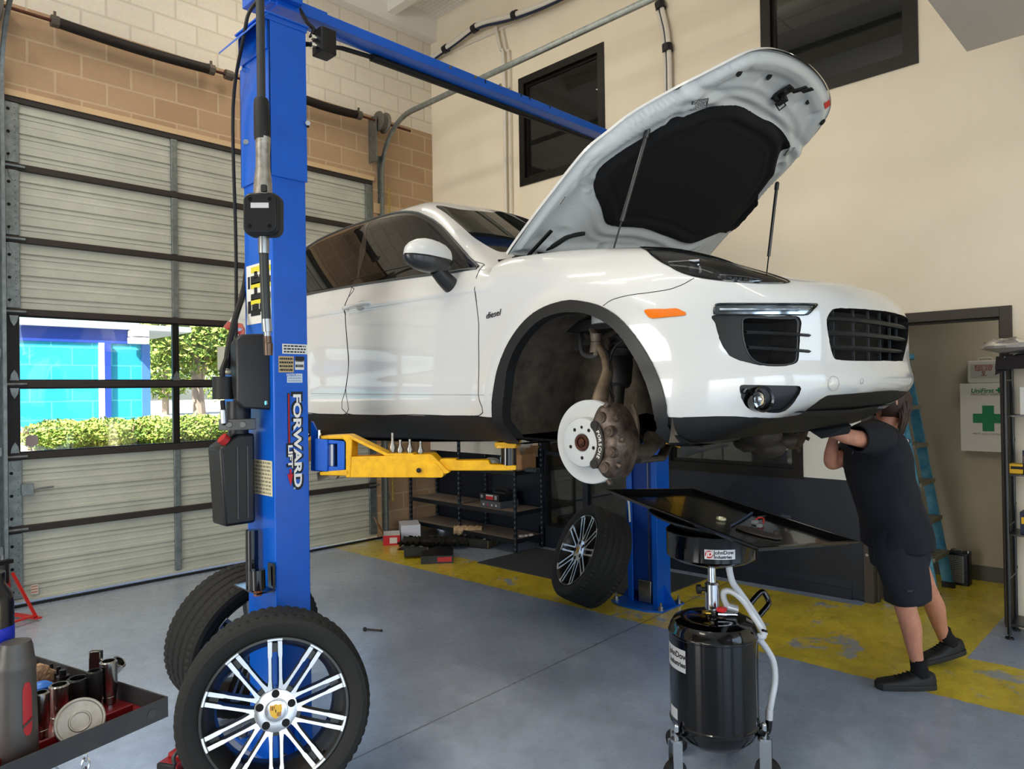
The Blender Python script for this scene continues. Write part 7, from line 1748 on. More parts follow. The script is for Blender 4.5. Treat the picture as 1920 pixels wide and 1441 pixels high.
mb.tube(cr([q+Vector((-.02,.12,.02)),q+Vector((-.03,.02,.07)),q+Vector((.0,-.05,.045)),q+Vector((.02,-.10,.03))],4),.006,6);item('brake_pads','dark brake pads and wires lying on top of the black carton','brake pads',mb,mat('pad_dark','23262a',.5))
# open carton on the upper shelf, with bag and clutter beside it
yb_=max(at(985,870,0,xs+.28).y,ys0+.17);ob=cardbox('open_carton','brown open carton on the upper shelf by its right end','carton',(xs+.27,yb_,zsh[2]+.002),(.26,.24,.17),.1,KR,open_=True)
for k,(c,r) in enumerate((((-.13,0,.17),(0,-35,0)),((.13,0,.17),(0,35,0)),((0,-.12,.17),(35,0,0)),((0,.12,.17),(-35,0,0)))):
    mb=MB();M=T(*c)@RX(r[0])@RY(r[1]);w=(.004,.22,.10) if k<2 else (.24,.004,.10);mb.box((0,0,.05),w,M);obj('flap',mb,KR,ob,smooth=False)
mb=MB();random.seed(3);c=Vector((xs+.17,at(900,862,0,xs).y-.02,zsh[2]+.004));A=[]
for i in range(9):
    a=[]
    for j in range(12):
        t=PI*i/8;f=2*PI*j/11;r=.10*(1+.18*noise.noise(Vector((i*.7,j*.8,2))));a.append((c.x+r*.8*math.sin(t)*math.cos(f),c.y+r*1.3*math.sin(t)*math.sin(f),c.z+.055-.055*math.cos(t)*(1+.2*noise.noise(Vector((i,j,5))))))
    A.append(a)
mb.grid(A);item('plastic_bag','crumpled clear plastic bag on the upper shelf behind the yellow arm','plastic bag',mb,mat('bag_clear','7f837c',.25,coat=.4),sharp=180)
mb=MB();c=Vector((xs+.10,at(1005,885,0,xs+.05).y+.10,zsh[2]));
for k in range(5): mb.box((c.x,c.y+.035*k-.07,c.z+.02),(.08,.028,.04))
item('metal_clips','row of dark metal clips in front of the brown carton','clips',mb,mat('clip_slate','39444c',.5,metal=.5),bevel=.004)
mb=MB();c=Vector((xs+.12,at(940,862,0,xs).y+.06,zsh[2]+.002));mb.box((c.x,c.y,c.z+.07),(.10,.07,.14));item('tall_packet','pale blue packet standing between bag and brown carton','packet',mb,mat('packet_blue','8fb3c9',.5),bevel=.004)
mb=MB();c=Vector((xs+.14,ys0+.05,zsh[0]));
for k,(dx,dy,s) in enumerate(((0,0,.04),(.05,-.02,.03),(.12,-.03,.035))): mb.ball((c.x+dx,c.y+dy,c.z+.016),(s,s*.9,.016),8,5)
item('crumpled_paper','bits of crumpled paper on the bottom shelf','paper',mb,mat('paper_bits','c3b9b3',.8),sharp=10)
# cartons lying on the floor
p=onfloor(733,1014)-Vector((.06,.10,0));rb=cardbox('brake_pad_box','open red and white brake pad box with its brown flap up','box',(p.x,p.y,fz(p.y)),(.20,.30,.12),-.62,mat('box_white2','d8d5d2',.6),open_=True)
decal(rb,'red_side',(0,-.151,.06),(1,0,0),(0,0,1),.20,.12,mat('print_red2','b3121f',.5));decal(rb,'side_label',(.02,-.1525,.06),(1,0,0),(0,0,1),.09,.07,mat('print_white','c9c5c0',.6))
decal(rb,'product_print',(.1005,-.02,.065),(0,1,0),(0,0,1),.12,.04,mat('print_dark','2a2a2c',.5))
mb=MB();M=T(-.10,0,.12)@RY(-28);mb.prism([(-.15,0),(.15,0),(.13,.10),(.03,.13),(.06,.20),(-.02,.24),(-.08,.16),(-.17,.17)],.004,M@Matrix(((0,0,1,0),(1,0,0,0),(0,1,0,0),(0,0,0,1))));obj('flap',mb,KR,rb,smooth=False)
p=onfloor(762,1012);p=p+Vector((.08,.04,0));wb=cardbox('white_carton','white carton with printed side lying behind the red box','carton',(p.x,p.y,fz(p.y)),(.24,.34,.20),-.55,mat('box_white3','c6c8d2',.5))
for k in range(5): decal(wb,'print_line',(.1205,-.02,.15-.022*k),(0,1,0),(0,0,1),.22,.005,mat('print_dark','2a2a2c',.5))
p=onfloor(818,1049);bb=cardbox('brake_disc_box','black open carton with a red end label lying on the yellow floor','carton',(p.x+.02,p.y,fz(p.y)),(.34,.40,.085),-.72,DKB,open_=False)
decal(bb,'red_panel',(.08,-.2005,.045),(1,0,0),(0,0,1),.15,.05,mat('print_red','b02a30',.5))
mb=MB();mb.span((-.172,-.19,.006),(-.168,.19,.079));obj('open_end',mb,mat('carton_inside','57463a',.9),bb,smooth=False)
for k,(px,py,rz,lab) in enumerate(((780,1043,.9,'torn black foam piece left of the black carton'),(905,1024,.3,'dark ridged packing tray right of the black carton'))):
    p=onfloor(px,py);t=thing('packing_tray',lab,'packing',(p.x,p.y,fz(p.y)),rz);mb=MB();mb.box((0,0,.05),(.22,.26,.10),RY(14 if k==0 else 0));obj('tray',mb,mat('packing_black','1a1a18',.7),t,bevel=.01)
    mb=MB()
    for j in range(6): mb.box((-.1+.04*j,-.132,.05),(.012,.006,.085),RY(14 if k==0 else 0))
    obj('rib',mb,mat('packing_tan','7a6c4a',.7),t,smooth=False)
    mb=MB();mb.box((0,-.06,.103),(.14,.03,.003),RY(14 if k==0 else 0));obj('white_tape',mb,PAPER,t,smooth=False)
p=onfloor(815,1030)+Vector((.10,.12,0));t=thing('packing_net','heap of black ridged packing film in front of the shelf','packing',(p.x,p.y,fz(p.y)));mb=MB();A=[]
for i in range(25):
    A.append([((-.42+.84*i/24)*.60-(-.2+.4*j/10)*.7,(-.42+.84*i/24)*-.75+(-.2+.4*j/10)*-.5,.035+.05*abs(math.sin(i*1.4+j*.9))+.03*math.sin(j*.7)) for j in range(11)])
mb.grid(A);mb.grid([[(q[0],q[1],.0) for q in r] for r in A]);obj('film',mb,mat('film_black','12120f',.45,col2='2b2922',noise_scale=60),t,sharp=20)
mb=MB();c=onfloor(873,1018);A=[]
for i in range(13):
    t_=i/12;cen=Vector((c.x,c.y,0))+Vector(R_)*(-.14+.34*t_);A.append([tuple(cen+Vector((0,0,fz(c.y)+.16))+(Vector((0,0,1))*math.sin(f)+Vector((F_[0],F_[1],0))*math.cos(f))*(.055+.012*math.sin(i*2.3+f*2))) for f in np.linspace(0,2*PI,11)])
mb.grid(A);item('kraft_paper','crumpled brown kraft paper roll on the packing pile','paper',mb,mat('kraft2','a98e6d',.85),sharp=15)
# hoist chain beside the door
x=at(737,930,1,YA-.13).x;mb=MB()
z=4.3;k=0
while z>.36:
    c=Vector((x,YA-.13,z));a=Vector((1,0,0)) if k%2 else Vector((0,1,0));M=basis(c,a,Vector((0,0,1)));mb.tube([M@Vector((.013*math.cos(t),.028*math.sin(t),0)) for t in np.linspace(0,2*PI,9)[:-1]],.0045,5,closed=True);z-=.044;k+=1
tag(obj('hoist_chain',mb,mat('chain_brass','a08f45',.45,metal=.6)),'long brass-coloured hoist chain hanging right of the bay door','chain')
# ---------------------------------------------------------------- rack on the right
RK=mat('rack_black','0f1013',.35,coat=.2)
rp=at(1893,1192,2,fz(1.04)+.02);rx,ry=min(rp.x,XB-.27),rp.y;rp=at(1893,1192,0,rx);ry=rp.y;rz0=fz(ry)
rk=thing('tube_rack','tall black tube rack at the right edge beside the passage doorway','rack',(rx,ry,rz0))
ztop=at(1883,668,0,rx).z-rz0;RD=.235;RLn=1.15
for yy in(0,-RLn):
    for xx in(0,RD):
        mb=MB();mb.cyl((xx,yy,.03),(xx,yy,ztop),.013,n=12)
        for zz in(.45,.9,1.35): mb.cyl((xx,yy,zz-.01),(xx,yy,zz+.01),.016,n=12)
        mb.cyl((xx,yy,.012),(xx,yy,.035),.007,n=8);mb.cyl((xx,yy,0),(xx,yy,.012),.026,n=16);obj('post',mb,RK,rk)
zs=[at(1893,y,0,rx).z-rz0 for y in(1168,1000,888,778)]+[ztop-.02]
for z in zs:
    mb=MB();mb.span((-.008,-RLn,z-.012),(RD+.008,0,z+.0));obj('shelf_panel',mb,RK,rk,smooth=False)
for z in(zs[0]+.30,zs[1]+.05,zs[3]+.24):
    mb=MB();mb.cyl((0,0,z),(RD,0,z),.007,n=8);obj('side_bar',mb,RK,rk)
def rackbox(name,label,py_,y,d,m,z,strip=None,dx=.02):
    t=thing(name,label,'box',(rx+dx+d[0]/2,y,rz0+z+.002));mb=MB();mb.box((0,0,d[2]/2),d);obj('carton',mb,m,t,smooth=False,bevel=.002)
    if strip: decal(t,'printed_panel',(-d[0]/2,0,d[2]*.62),(0,-1,0),(0,0,1),d[1]*.85,d[2]*.3,strip)
    return t
YB=mat('filter_yellow','e0b01e',.5);NB=mat('filter_navy','1b2340',.5)
y1=at(1908,880,0,rx).y
rackbox('filter_box','small yellow box alone on the rack shelf','',y1,(.10,.10,.065),YB,zs[2],INK)
y2=at(1935,880,0,rx).y
t=rackbox('filter_box','navy and yellow box stack at the right frame edge of the rack','',y2,(.12,.11,.16),NB,zs[2],YB);
rackbox('filter_box','navy box with yellow band on the lower rack shelf','',at(1930,990,0,rx).y,(.12,.11,.15),NB,zs[1],YB)
rackbox('white_canister','white box on the upper rack shelf at frame edge','',at(1930,770,0,rx).y,(.12,.11,.19),PAPER,zs[3])
# black cloth and plastic bag on top
mb=MB();A=[]
for i in range(13):
    A.append([(rx-.05+(.36)*j/8,ry+.045-(1.25)*i/12,rz0+ztop+.012+.03*noise.noise(Vector((i*.6,j*.5,1)))-(.09 if j==0 else 0)-(.05 if i==0 else 0)) for j in range(9)])
mb.grid(A);mb.grid([[(q[0],q[1],rz0+ztop+.002-(.09 if j==0 else 0)) for j,q in enumerate(r)] for r in A]);item('black_cloth','black cloth draped over the top of the tube rack','cloth',mb,mat('cloth_black','1d1a1d',.8),sharp=180)
mb=MB();A=[];c=Vector((rx+.08,ry-.02,rz0+ztop+.075))
for i in range(11):
    t=PI*i/10;A.append([(c.x+.12*math.sin(t)*math.cos(f)*(1+.35*noise.noise(Vector((i*.9,j*.9,3)))),c.y+.17*math.sin(t)*math.sin(f)*(1+.35*noise.noise(Vector((i*.8,j,7)))),c.z-.05*math.cos(t)*(1+.5*noise.noise(Vector((i,j*.7,9))))) for j,f in enumerate(np.linspace(0,2*PI,15))])
mb.grid(A);item('plastic_bag','crumpled clear plastic bag on top of the tube rack','plastic bag',mb,mat('bag_film','c3bdb8',.2,coat=.5,trans=.35),sharp=20)
mb=MB();A=[];c=Vector((rx+.10,ry-.36,rz0+ztop+.075))
for i in range(9):
    t=PI*i/8;A.append([(c.x+.10*math.sin(t)*math.cos(f)*(1+.3*noise.noise(Vector((i*.9,j*.9,13)))),c.y+.15*math.sin(t)*math.sin(f),c.z-.05*math.cos(t)) for j,f in enumerate(np.linspace(0,2*PI,13))])
mb.grid(A);item('rag_bundle','pinkish rag bundle beside the plastic bag on the tube rack','rag',mb,mat('rag_pink','a3807a',.85,col2='8d6a66',noise_scale=40),sharp=20)
# ---------------------------------------------------------------- passage : ladder, cabinets, can
LB=mat('ladder_blue','2f7fa3',.5,col2='5f9fb8',noise_scale=12);LG=mat('ladder_step','8d8674',.6,metal=.3,col2='6f6858',noise_scale=20)
a=onfloor(1751,1122);b=onfloor(1783,1101);b.y=a.y;b.x=min(b.x,7.08);a.z=fz(a.y);b.z=a.z
ld=thing('step_ladder','worn blue fibreglass step ladder standing in the passage behind the person','ladder',tuple(a))
W_=b.x-a.x;lean=Vector((0,.30,2.0))
top=at(1712,742,0,b.x);k=(top.y-b.y)/(top.z-b.z);Hh=2.0
def rail(x,y0,k,nm,inset=0):
    mb=MB();P=[(x,y0,0),(x+inset,y0+k*Hh,Hh)]
    # channel section
    for w,o,th in((.075,0,.006),):
        A=[]
        for p in P: A.append([(p[0]-.012,p[1]-.04,p[2]),(p[0]+.012,p[1]-.04,p[2]),(p[0]+.012,p[1]-.034,p[2]),(p[0]-.006,p[1]-.034,p[2]),(p[0]-.006,p[1]+.034,p[2]),(p[0]+.012,p[1]+.034,p[2]),(p[0]+.012,p[1]+.04,p[2]),(p[0]-.012,p[1]+.04,p[2]),(p[0]-.012,p[1]-.04,p[2])])
        mb.grid(A)
    obj(nm,fix_mb(mb),LB,ld,smooth=False)
def fix_mb(mb): return mb
rail(0,0,k,'side_rail',.05);rail(W_,0,k,'side_rail',-.05);rail(.02,.62,(k*Hh-.62+.10)/Hh,'back_rail',.05);rail(W_-.02,.62,(k*Hh-.62+.10)/Hh,'back_rail',-.05)
zst=[at(1775,y,0,b.x).z-b.z for y in(1030,966,898,830,760)]
for z in zst+[zst[-1]+.3]:
    f=.05*z/Hh;mb=MB();mb.span((f,k*z-.06,z-.03),(W_-f,k*z+.05,z));
    for j in range(4): mb.span((f,k*z-.055+.027*j,z),(W_-f,k*z-.047+.027*j,z+.003))
    obj('step',mb,LG,ld,smooth=False)
mb=MB();mb.span((.03,k*Hh-.08,Hh-.02),(W_-.03,k*Hh+.16,Hh+.03));obj('top_cap',mb,LB,ld,bevel=.008)
for x in(0,W_):
    mb=MB();mb.span((x-.02,-.05,-.002),(x+.02,.05,.05));obj('foot',mb,BLK,ld,bevel=.004)
mb=MB();z1=at(1700,828,0,a.x).z-a.z;mb.tube([(-.02,k*z1-.02,z1),(-.025,k*z1+.03,z1-.28)],.010,8);mb.cyl((-.03,k*z1-.02,z1+.01),(.04,k*z1-.02,z1+.01),.018,n=10);obj('spreader_bar',mb,STEEL,ld)
mb=MB();zz=at(1697,790,0,a.x).z-a.z;mb.box((-.013,k*zz,zz),(.002,.05,.22));zz2=zz-.55;mb.box((-.013,k*zz2,zz2),(.002,.05,.10));obj('worn_label',mb,mat('label_worn','c9cdc6',.7),ld,smooth=False)
def xw(px,py,x): return at(px,py,0,x)
xc=XP-.13;a=xw(1799,719,xc);b=xw(1880,848,xc);wd=.40
fa=thing('first_aid_cabinet','white metal first aid cabinet with green cross on the passage wall','first aid cabinet',(XP-.065,a.y-wd/2,b.z))
mb=MB();mb.box((0,0,(a.z-b.z)/2),(.13,wd,a.z-b.z));obj('cabinet_box',mb,mat('cabinet_white','d2d0ca',.45),fa,bevel=.004)
def flat(parent,name,tm,c,m): mb=MB();put(mb,tm,basis(c,(0,-1,0),(0,0,1)));return obj(name,mb,m,parent,smooth=False)
def loc(px,py): p=xw(px,py,xc);return Vector((-.0665,p.y-(a.y-wd/2),p.z-b.z))
GRN=mat('sign_green','0d7a52',.5)
c1=loc(1853,784);s=abs(loc(1823,784).y-loc(1881,784).y)/2;w=s*.36;mb=MB();M=basis(c1,(0,-1,0),(0,0,1));h_=abs(loc(1853,759).z-loc(1853,807).z)/2
mb.box((0,0,0),(2*s,h_*.72,.001),M);mb.box((0,0,.0003),(2*s*.38,2*h_,.001),M);obj('green_cross',mb,GRN,fa,smooth=False)
def ftext(parent,name,txt,x0,y0,x1,y1,m,bold=0,shear=0,lo=None):
    L=lo or loc;p=L(x0,y0);q=L(x1,y1);tm=text_mesh(txt,.1,.0004,bold=bold,shear=shear);xs_=[v[0] for v in tm.v];ys_=[v[1] for v in tm.v];W=abs(p.y-q.y);H=abs(p.z-q.z);cx=(max(xs_)+min(xs_))/2;cy=(max(ys_)+min(ys_))/2;sx=W/(max(xs_)-min(xs_));sy=H/(max(ys_)-min(ys_));tm.v=[((v[0]-cx)*sx,(v[1]-cy)*sy,v[2]) for v in tm.v];return flat(parent,name,tm,(p+q)/2+Vector((-.0004,0,0)),m)
ftext(fa,'brand_lettering','UniFirst',1821,728,1864,736,GRN,.002,.15);mb=MB();M=basis(loc(1873,731),(0,-1,0),(0,0,1));mb.box((0,0,.0004),(.045,.014,.0006),M);mb.box((0,0,.0006),(.014,.045,.0006),M);obj('small_cross',mb,GRN,fa,smooth=False)
ftext(fa,'tagline','FIRST AID + SAFETY',1821,737,1880,740.5,mat('print_grey','77756f',.6));ftext(fa,'station_lettering','FIRST AID STATION',1824,811,1882,815.5,mat('print_grey','77756f',.6))
ftext(fa,'contact_line','unifirst.com',1830,839,1878,841,mat('print_faint','a19e97',.6))
xk=XP-.10;a2=xw(1813,676,xk);b2=xw(1879,716,xk);kd=abs(a2.y-b2.y)
kit=thing('cleanup_kit','white body fluid clean-up kit case on top of the first aid cabinet','kit case',(XP-.05,a2.y-kd/2,a.z+.002))
hk=a2.z-a.z-.004;mb=MB();mb.rbox((0,0,0),(hk,kd,.10),.02,Matrix(((0,0,1,0),(0,1,0,0),(1,0,0,hk/2),(0,0,0,1))));obj('case',mb,mat('case_white','bdbab3',.5),kit,sharp=40)
def lok(px,py): p=xw(px,py,xk);return Vector((-.0515,p.y-(a2.y-kd/2),p.z-a.z-.002))
mb=MB();p=lok(1819,683);q=lok(1873,708);mb.box((-.0505,(p.y+q.y)/2,(p.z+q.z)/2),(.001,abs(p.y-q.y),abs(p.z-q.z)));obj('kit_label',mb,mat('kit_grey','a5a5a2',.6),kit,smooth=False)
RD_=mat('print_dkred','8e1f24',.6);ftext(kit,'kit_lettering','BODILY FLUID',1828,684,1861,688.5,RD_,.002,lo=lok);ftext(kit,'kit_lettering','CLEAN UP KIT',1828,690,1861,694.5,RD_,.002,lo=lok)
mb=MB();c=lok(1844.5,700)
for k_ in range(3):
    an=math.radians(90+120*k_);cc=c+Vector((-.0004,math.cos(an)*-.011,math.sin(an)*.011));mb.tube([cc+Vector((0,.011*math.cos(t),.011*math.sin(t))) for t in np.linspace(an-2.2+PI*0,an+2.2,12)],.0022,5)
obj('hazard_symbol',mb,RD_,kit,smooth=False)
mb=MB();mb.tube(cr([(0,.05,hk*.98),(0,.045,hk+.02),(0,-.045,hk+.02),(0,-.05,hk*.98)],4),.007,8);obj('case_handle',mb,mat('case_white','bdbab3',.5),kit)
p=onfloor(1800,1094);cx_=min(p.x,XP-.10);p=at(1800,1094,0,cx_);cn_=thing('metal_can','rectangular dark metal can with a pale printed label on the passage floor','can',(cx_,p.y,fz(p.y)),.0)
hc=at(1800,1034,0,cx_).z-fz(p.y);w=abs(at(1778,1060,0,cx_).y-at(1818,1060,0,cx_).y);mb=MB();mb.rbox((0,0,hc/2),(.12,w,hc),.012);obj('can_body',mb,mat('can_navy','15192b',.4,metal=.3),cn_)
mb=MB();label_plate(mb,basis((-.0612,.02,hc*.5),(0,-1,0),(0,0,1)),w*.8,hc*.82,14);obj('can_label',mb,[mat('label_greyblue','8d9097',.6),mat('label_ink','3e4148',.6)],cn_,smooth=False)
mb=MB();mb.tube(cr([(0,.06,hc),(0,.05,hc+.02),(0,-.01,hc+.02),(0,-.02,hc)],4),.005,6);mb.cyl((0,-.07,hc),(0,-.07,hc+.02),.022,n=16);obj('can_handle',mb,STEEL,cn_)
mb=MB();c=at(1178,960,0,FX0-.03);mb.tube(cr([at(1172,934,0,FX0-.03),at(1178,938,0,FX0-.03),at(1180,955,0,FX0-.03),at(1181,978,0,FX0-.03)],4),.012,8,flat=.5);tag(obj('paper_towel',mb,PAPER),'white folded paper strip stuck to the far column','paper strip')
# ---------------------------------------------------------------- dispensing gun hanging on its hose
dg=depth(494,400,2.5);gun=thing('oil_gun','black and silver oil dispensing gun hanging on a hose before the near column','dispensing gun',tuple(dg))
def gp(px,py,dd=0.): return depth(px,py,2.5+dd)-dg
mb=MB();top=gp(490,188);mb.tube([Vector((top.x,top.y,HC-.3-dg.z)),top],.0145,12);obj('hose',mb,mat('hose_dark','2a2c2d',.5),gun)
mb=MB();mb.tube([gp(490,185),gp(490,192),gp(491.5,250),gp(492,262)],[.022,.026,.028,.027],18);obj('rubber_sleeve',mb,RUB,gun)
mb=MB();mb.tube([gp(493,258),gp(493,290),gp(493,315),gp(493,345),gp(493,366)],[.0265,.024,.025,.031,.032],20);hd_=obj('grip',mb,mat('gun_alu','b3aea5',.38,metal=.85,col2='8f8a82',noise_scale=30),gun)
mb=MB();M=basis(gp(495,353,-.031),Vector(R_),Vector(U_));mb.rbox((0,0,0),(.020,.026,.012),.005,M);obj('trigger_lock',mb,BLK,hd_)
mb=MB();M=basis(gp(494.5,404,-.0),Vector(R_),Vector(U_));mb.rbox((0,0,0),(.128,.150,.065),.030,M,n=6);me_=obj('meter',mb,BLK,gun,bevel=.004)
mb=MB();mb.rbox((0,0,.033),(.112,.134,.012),.025,M,n=6);obj('meter_face',mb,mat('meter_black','15161a',.3),me_)
mb=MB();mb.box((0,.026,.040),(.062,.018,.002),M);obj('meter_window',mb,mat('meter_silver','bcbcbc',.3),me_)
mb=MB()
for x in(-.034,.034):
    for y in(-.045,.048): mb.cyl((x,y,.038),(x,y,.0405),.007,n=10,M=M)
obj('meter_screw',mb,BLKG,me_)
mb=MB();mb.tube([gp(494,440),gp(494.5,452),gp(494.5,475)],[.017,.019,.018],16);obj('swivel',mb,STEEL,gun)
mb=MB();mb.tube([gp(494.5,472),gp(497,540),gp(499.5,600)],.0165,14);obj('spout_hose',mb,mat('spout_dark','333536',.4,metal=.3),gun)
mb=MB();mb.tube([gp(499.5,598),gp(501,622)],.0175,14);mb.tube([gp(501,622),gp(501.5,630)],.012,12);obj('ferrule',mb,STEEL,gun)
mb=MB();mb.tube([gp(501.5,630),gp(502,643),gp(503,644),gp(503.5,666)],[.0145,.0145,.0165,.0150],14);obj('nozzle_tip',mb,mat('nozzle_bronze','5f4f45',.35,metal=.9),gun)
# ---------------------------------------------------------------- the mechanic
SKIN=mat('skin','c98f75',.55,col2='bd8068',noise_scale=30);SHIRT=mat('shirt_navy','0d111c',.85,bump=.15,bump_scale=90);SHORT=mat('shorts_navy','131824',.85,bump=.12,bump_scale=90);SHOE=mat('shoe_black','0d0d0e',.6);SOLE=mat('sole_dark','232325',.6);SOCK=mat('sock_black','08080a',.9);HAIR=mat('hair_brown','2b1a14',.6,col2='3d261c',noise_scale=90)
pf=onfloor(1700,1292);per=thing('person','person in a navy T-shirt and shorts reaching up under the car bumper','person',tuple(pf))
def Q(px,py,d): return depth(px,py,d)-pf
lookdir=(-Vector(R_));lookdir.z=0;lookdir.normalize();latv=Vector((F_[0],F_[1],0)).normalized()
def skinmesh(name,chains,m,parent,sub=2):
    """chains: list of (start_key or None, [(key,pos,radius)...]) grown into one smooth surface"""
    V=[];E=[];R=[];idx={}
    for st_,pts in chains:
        prev=idx[st_] if st_ else None
        for key,p,r in pts:
            V.append(tuple(p));R.append(r);i=len(V)-1
            if key:idx[key]=i
            if prev is not None:E.append((prev,i))
            prev=i
    me=bpy.data.meshes.new(name);me.from_pydata(V,E,[]);me.materials.append(m);o=bpy.data.objects.new(name,me);COL.objects.link(o);o.parent=parent
    md=o.modifiers.new('Skin','SKIN');md.use_smooth_shade=True;md.branch_smoothing=.6
    for i,r in enumerate(R):
        sv=me.skin_vertices[0].data[i];sv.radius=(r,r) if not isinstance(r,tuple) else r
    me.skin_vertices[0].data[0].use_root=True
    sb=o.modifiers.new('Sub','SUBSURF');sb.levels=sub;sb.render_levels=sub;return o
nh,fh=4.10,4.30
pel=Q(1684,1010,4.22);ch=Q(1648,868,4.16);nk=Q(1662,796,4.16)
shN=Q(1650,828,4.00);elN=Q(1598,820,3.86);wrN=Q(1556,809,3.86)
shF=Q(1612,838,4.34);elF=Q(1556,872,4.30);wrF=Q(1562,822,4.22)
hipN=Q(1682,1030,4.12);knN=Q(1697,1138,4.08);anN=Q(1721,1245,4.12)
hipF=Q(1694,1030,4.34);knF=Q(1738,1105,4.38);anF=Q(1770,1195,4.48)
def hand(pref,w,dirn,sidev):
    dirn=Vector(dirn).normalized();sidev=Vector(sidev).normalized();pn=dirn.cross(sidev);out=[]
    pm=w+dirn*.05
    out.append((pref,[(pref+'p',pm,.030)]))
    for k,(o,l) in enumerate(((-.030,.075),(-.010,.085),(.010,.080),(.028,.062))):
        b=pm+dirn*.04+sidev*o;out.append((pref+'p',[(None,b,.0105),(None,b+dirn*l*.45+pn*.008,.0095),(None,b+dirn*l*.8+pn*.024,.0085),(None,b+dirn*l+pn*.04,.0075)]))
    b=w+dirn*.03-sidev*.035;out.append((pref+'p',[(None,b,.012),(None,b+dirn*.03-sidev*.02+pn*.015,.011),(None,b+dirn*.055-sidev*.022+pn*.03,.009)]))
    return out
body=[(None,[('pel',pel,.135),('ab',pel.lerp(ch,.5),.135),('ch',ch,.145),('nk',nk,.060),('hd0',Q(1668,778,4.16),.070),('hd1',Q(1664,752,4.16),.098),('hd2',Q(1660,726,4.16),.080)]),
 ('ch',[('sN',shN,.072),(None,shN.lerp(elN,.5),.054),('eN',elN,.045),(None,elN.lerp(wrN,.35),.046),('wN',wrN,.029)]),
 ('ch',[('sF',shF,.072),(None,shF.lerp(elF,.5),.052),('eF',elF,.046),(None,elF.lerp(wrF,.35),.047),('wF',wrF,.030)]),
 ('pel',[('hN',hipN,.105),(None,hipN.lerp(knN,.5),.092),('kN',knN,.060),(None,knN.lerp(anN,.30)+Vector((0,0,0))-lookdir*.012,.064),(None,knN.lerp(anN,.7),.046),('aN',anN,.036),(None,anN+Vector((.0,0,-.03)),.034)]),
 ('pel',[('hF',hipF,.105),(None,hipF.lerp(knF,.5),.090),('kF',knF,.060),(None,knF.lerp(anF,.35)-lookdir*.012,.064),(None,knF.lerp(anF,.72),.046),('aF',anF,.036),(None,anF+Vector((0,0,-.03)),.034)])]
body+=hand('wN',wrN,(wrN-elN)+Vector((0,0,.06)),latv)+hand('wF',wrF,(wrF-elF),latv)
bd=skinmesh('body',body,SKIN,per)
# face on the head (turned up to the undertray)
hc=Q(1664,752,4.16);fw=(lookdir+Vector((0,0,.35))).normalized();upv=(Vector((0,0,1))-fw*fw.z).normalized()
mb=MB()
for s in(1,-1): mb.ball(tuple(hc+fw*.090+latv*s*.033+upv*.012),.013,12,8)
obj('eyes',mb,mat('eye_white','e2dfd8',.2),per)
mb=MB();mb.tube([hc+fw*.092+upv*.015,hc+fw*.112-upv*.020,hc+fw*.098-upv*.030],[.010,.017,.012],10);mb.tube([hc+fw*.092-upv*.055+latv*.025,hc+fw*.099-upv*.053,hc+fw*.092-upv*.055-latv*.025],.006,8)
for s in(1,-1): mb.ball(tuple(hc+latv*s*.096-fw*.005),(.020,.012,.030),10,8)
obj('nose_and_ears',mb,SKIN,per)
mb=MB();A=[]
for i in range(14):
    t=PI*.80*i/13
    # cap of hair : from the crown at the back of the head round to the hairline and nape
    row=[];ax=(-fw*.80+upv*.60).normalized();bx=latv;cx=ax.cross(bx)
    for j in range(29):
        f=2*PI*j/28;d=ax*math.cos(t)+(bx*math.cos(f)+cx*math.sin(f))*math.sin(t)
        r=.116*(1+.05*noise.noise(Vector((d.x*5,d.y*5,d.z*5))))*(1.0 if t<1.7 else .97);row.append(tuple(hc-fw*.012+upv*.004+d*r))
    A.append(row)
mb.grid(A)
rnd=random.Random(2)
for k in range(90):
    a=rnd.uniform(-1.7,1.7);p=hc-fw*(.100*math.cos(a*.75))+latv*.105*math.sin(a*.8)+upv*rnd.uniform(-.05,.03);mb.tube(cr([p,p-fw*.018-upv*.04+latv*rnd.uniform(-.01,.01),p-fw*.030-upv*rnd.uniform(.07,.13)],3),[.014,.014,.013,.012,.011,.008,.004],5)
obj('hair',mb,HAIR,per,sharp=60)
# clothes : lofted shells with soft folds
def loft_shell(name,secs,m,n=40,fold=.012,seed=0,parent=per,thick=True):
    """secs: (centre, front-back radius, left-right radius, tilt-dir)"""
    A=[]
    P=[s[0] for s in secs];
    Cn=cr([tuple(p) for p in P],6);Ra=cr([(s[1],s[2],s[3] if len(s)>3 else 0) for s in secs],6)
    for i,(c,r) in enumerate(zip(Cn,Ra)):
        c=Vector(c);a=Vector(Cn[max(i-1,0)]);b=Vector(Cn[min(i+1,len(Cn)-1)]);ax=(b-a).normalized()
        x=(lookdir-ax*lookdir.dot(ax)).normalized();y=ax.cross(x)
        row=[]
        for j in range(n+1):
            f=2*PI*(j%n)/n;w=1+fold/.15*noise.noise(Vector((math.cos(f)*2.2,math.sin(f)*2.2,i*.16+seed)))+fold/.3*math.sin(f*3+i*.35+seed)*(i/len(Cn))
            row.append(tuple(c+(x*math.cos(f)*r[0]+y*math.sin(f)*r[1])*w))
        A.append(row)
    mb=MB();mb.grid(A);
    return mb
sh=loft_shell('shirt',[(Q(1682,1018,4.21),.180,.235),(Q(1681,1008,4.21),.178,.23),(Q(1672,965,4.22),.168,.205),(Q(1657,920,4.20),.163,.21),(Q(1647,875,4.17),.165,.225),(Q(1645,840,4.16),.150,.235),(Q(1652,812,4.16),.105,.19),(Q(1659,799,4.16),.072,.085)],SHIRT,fold=.012)
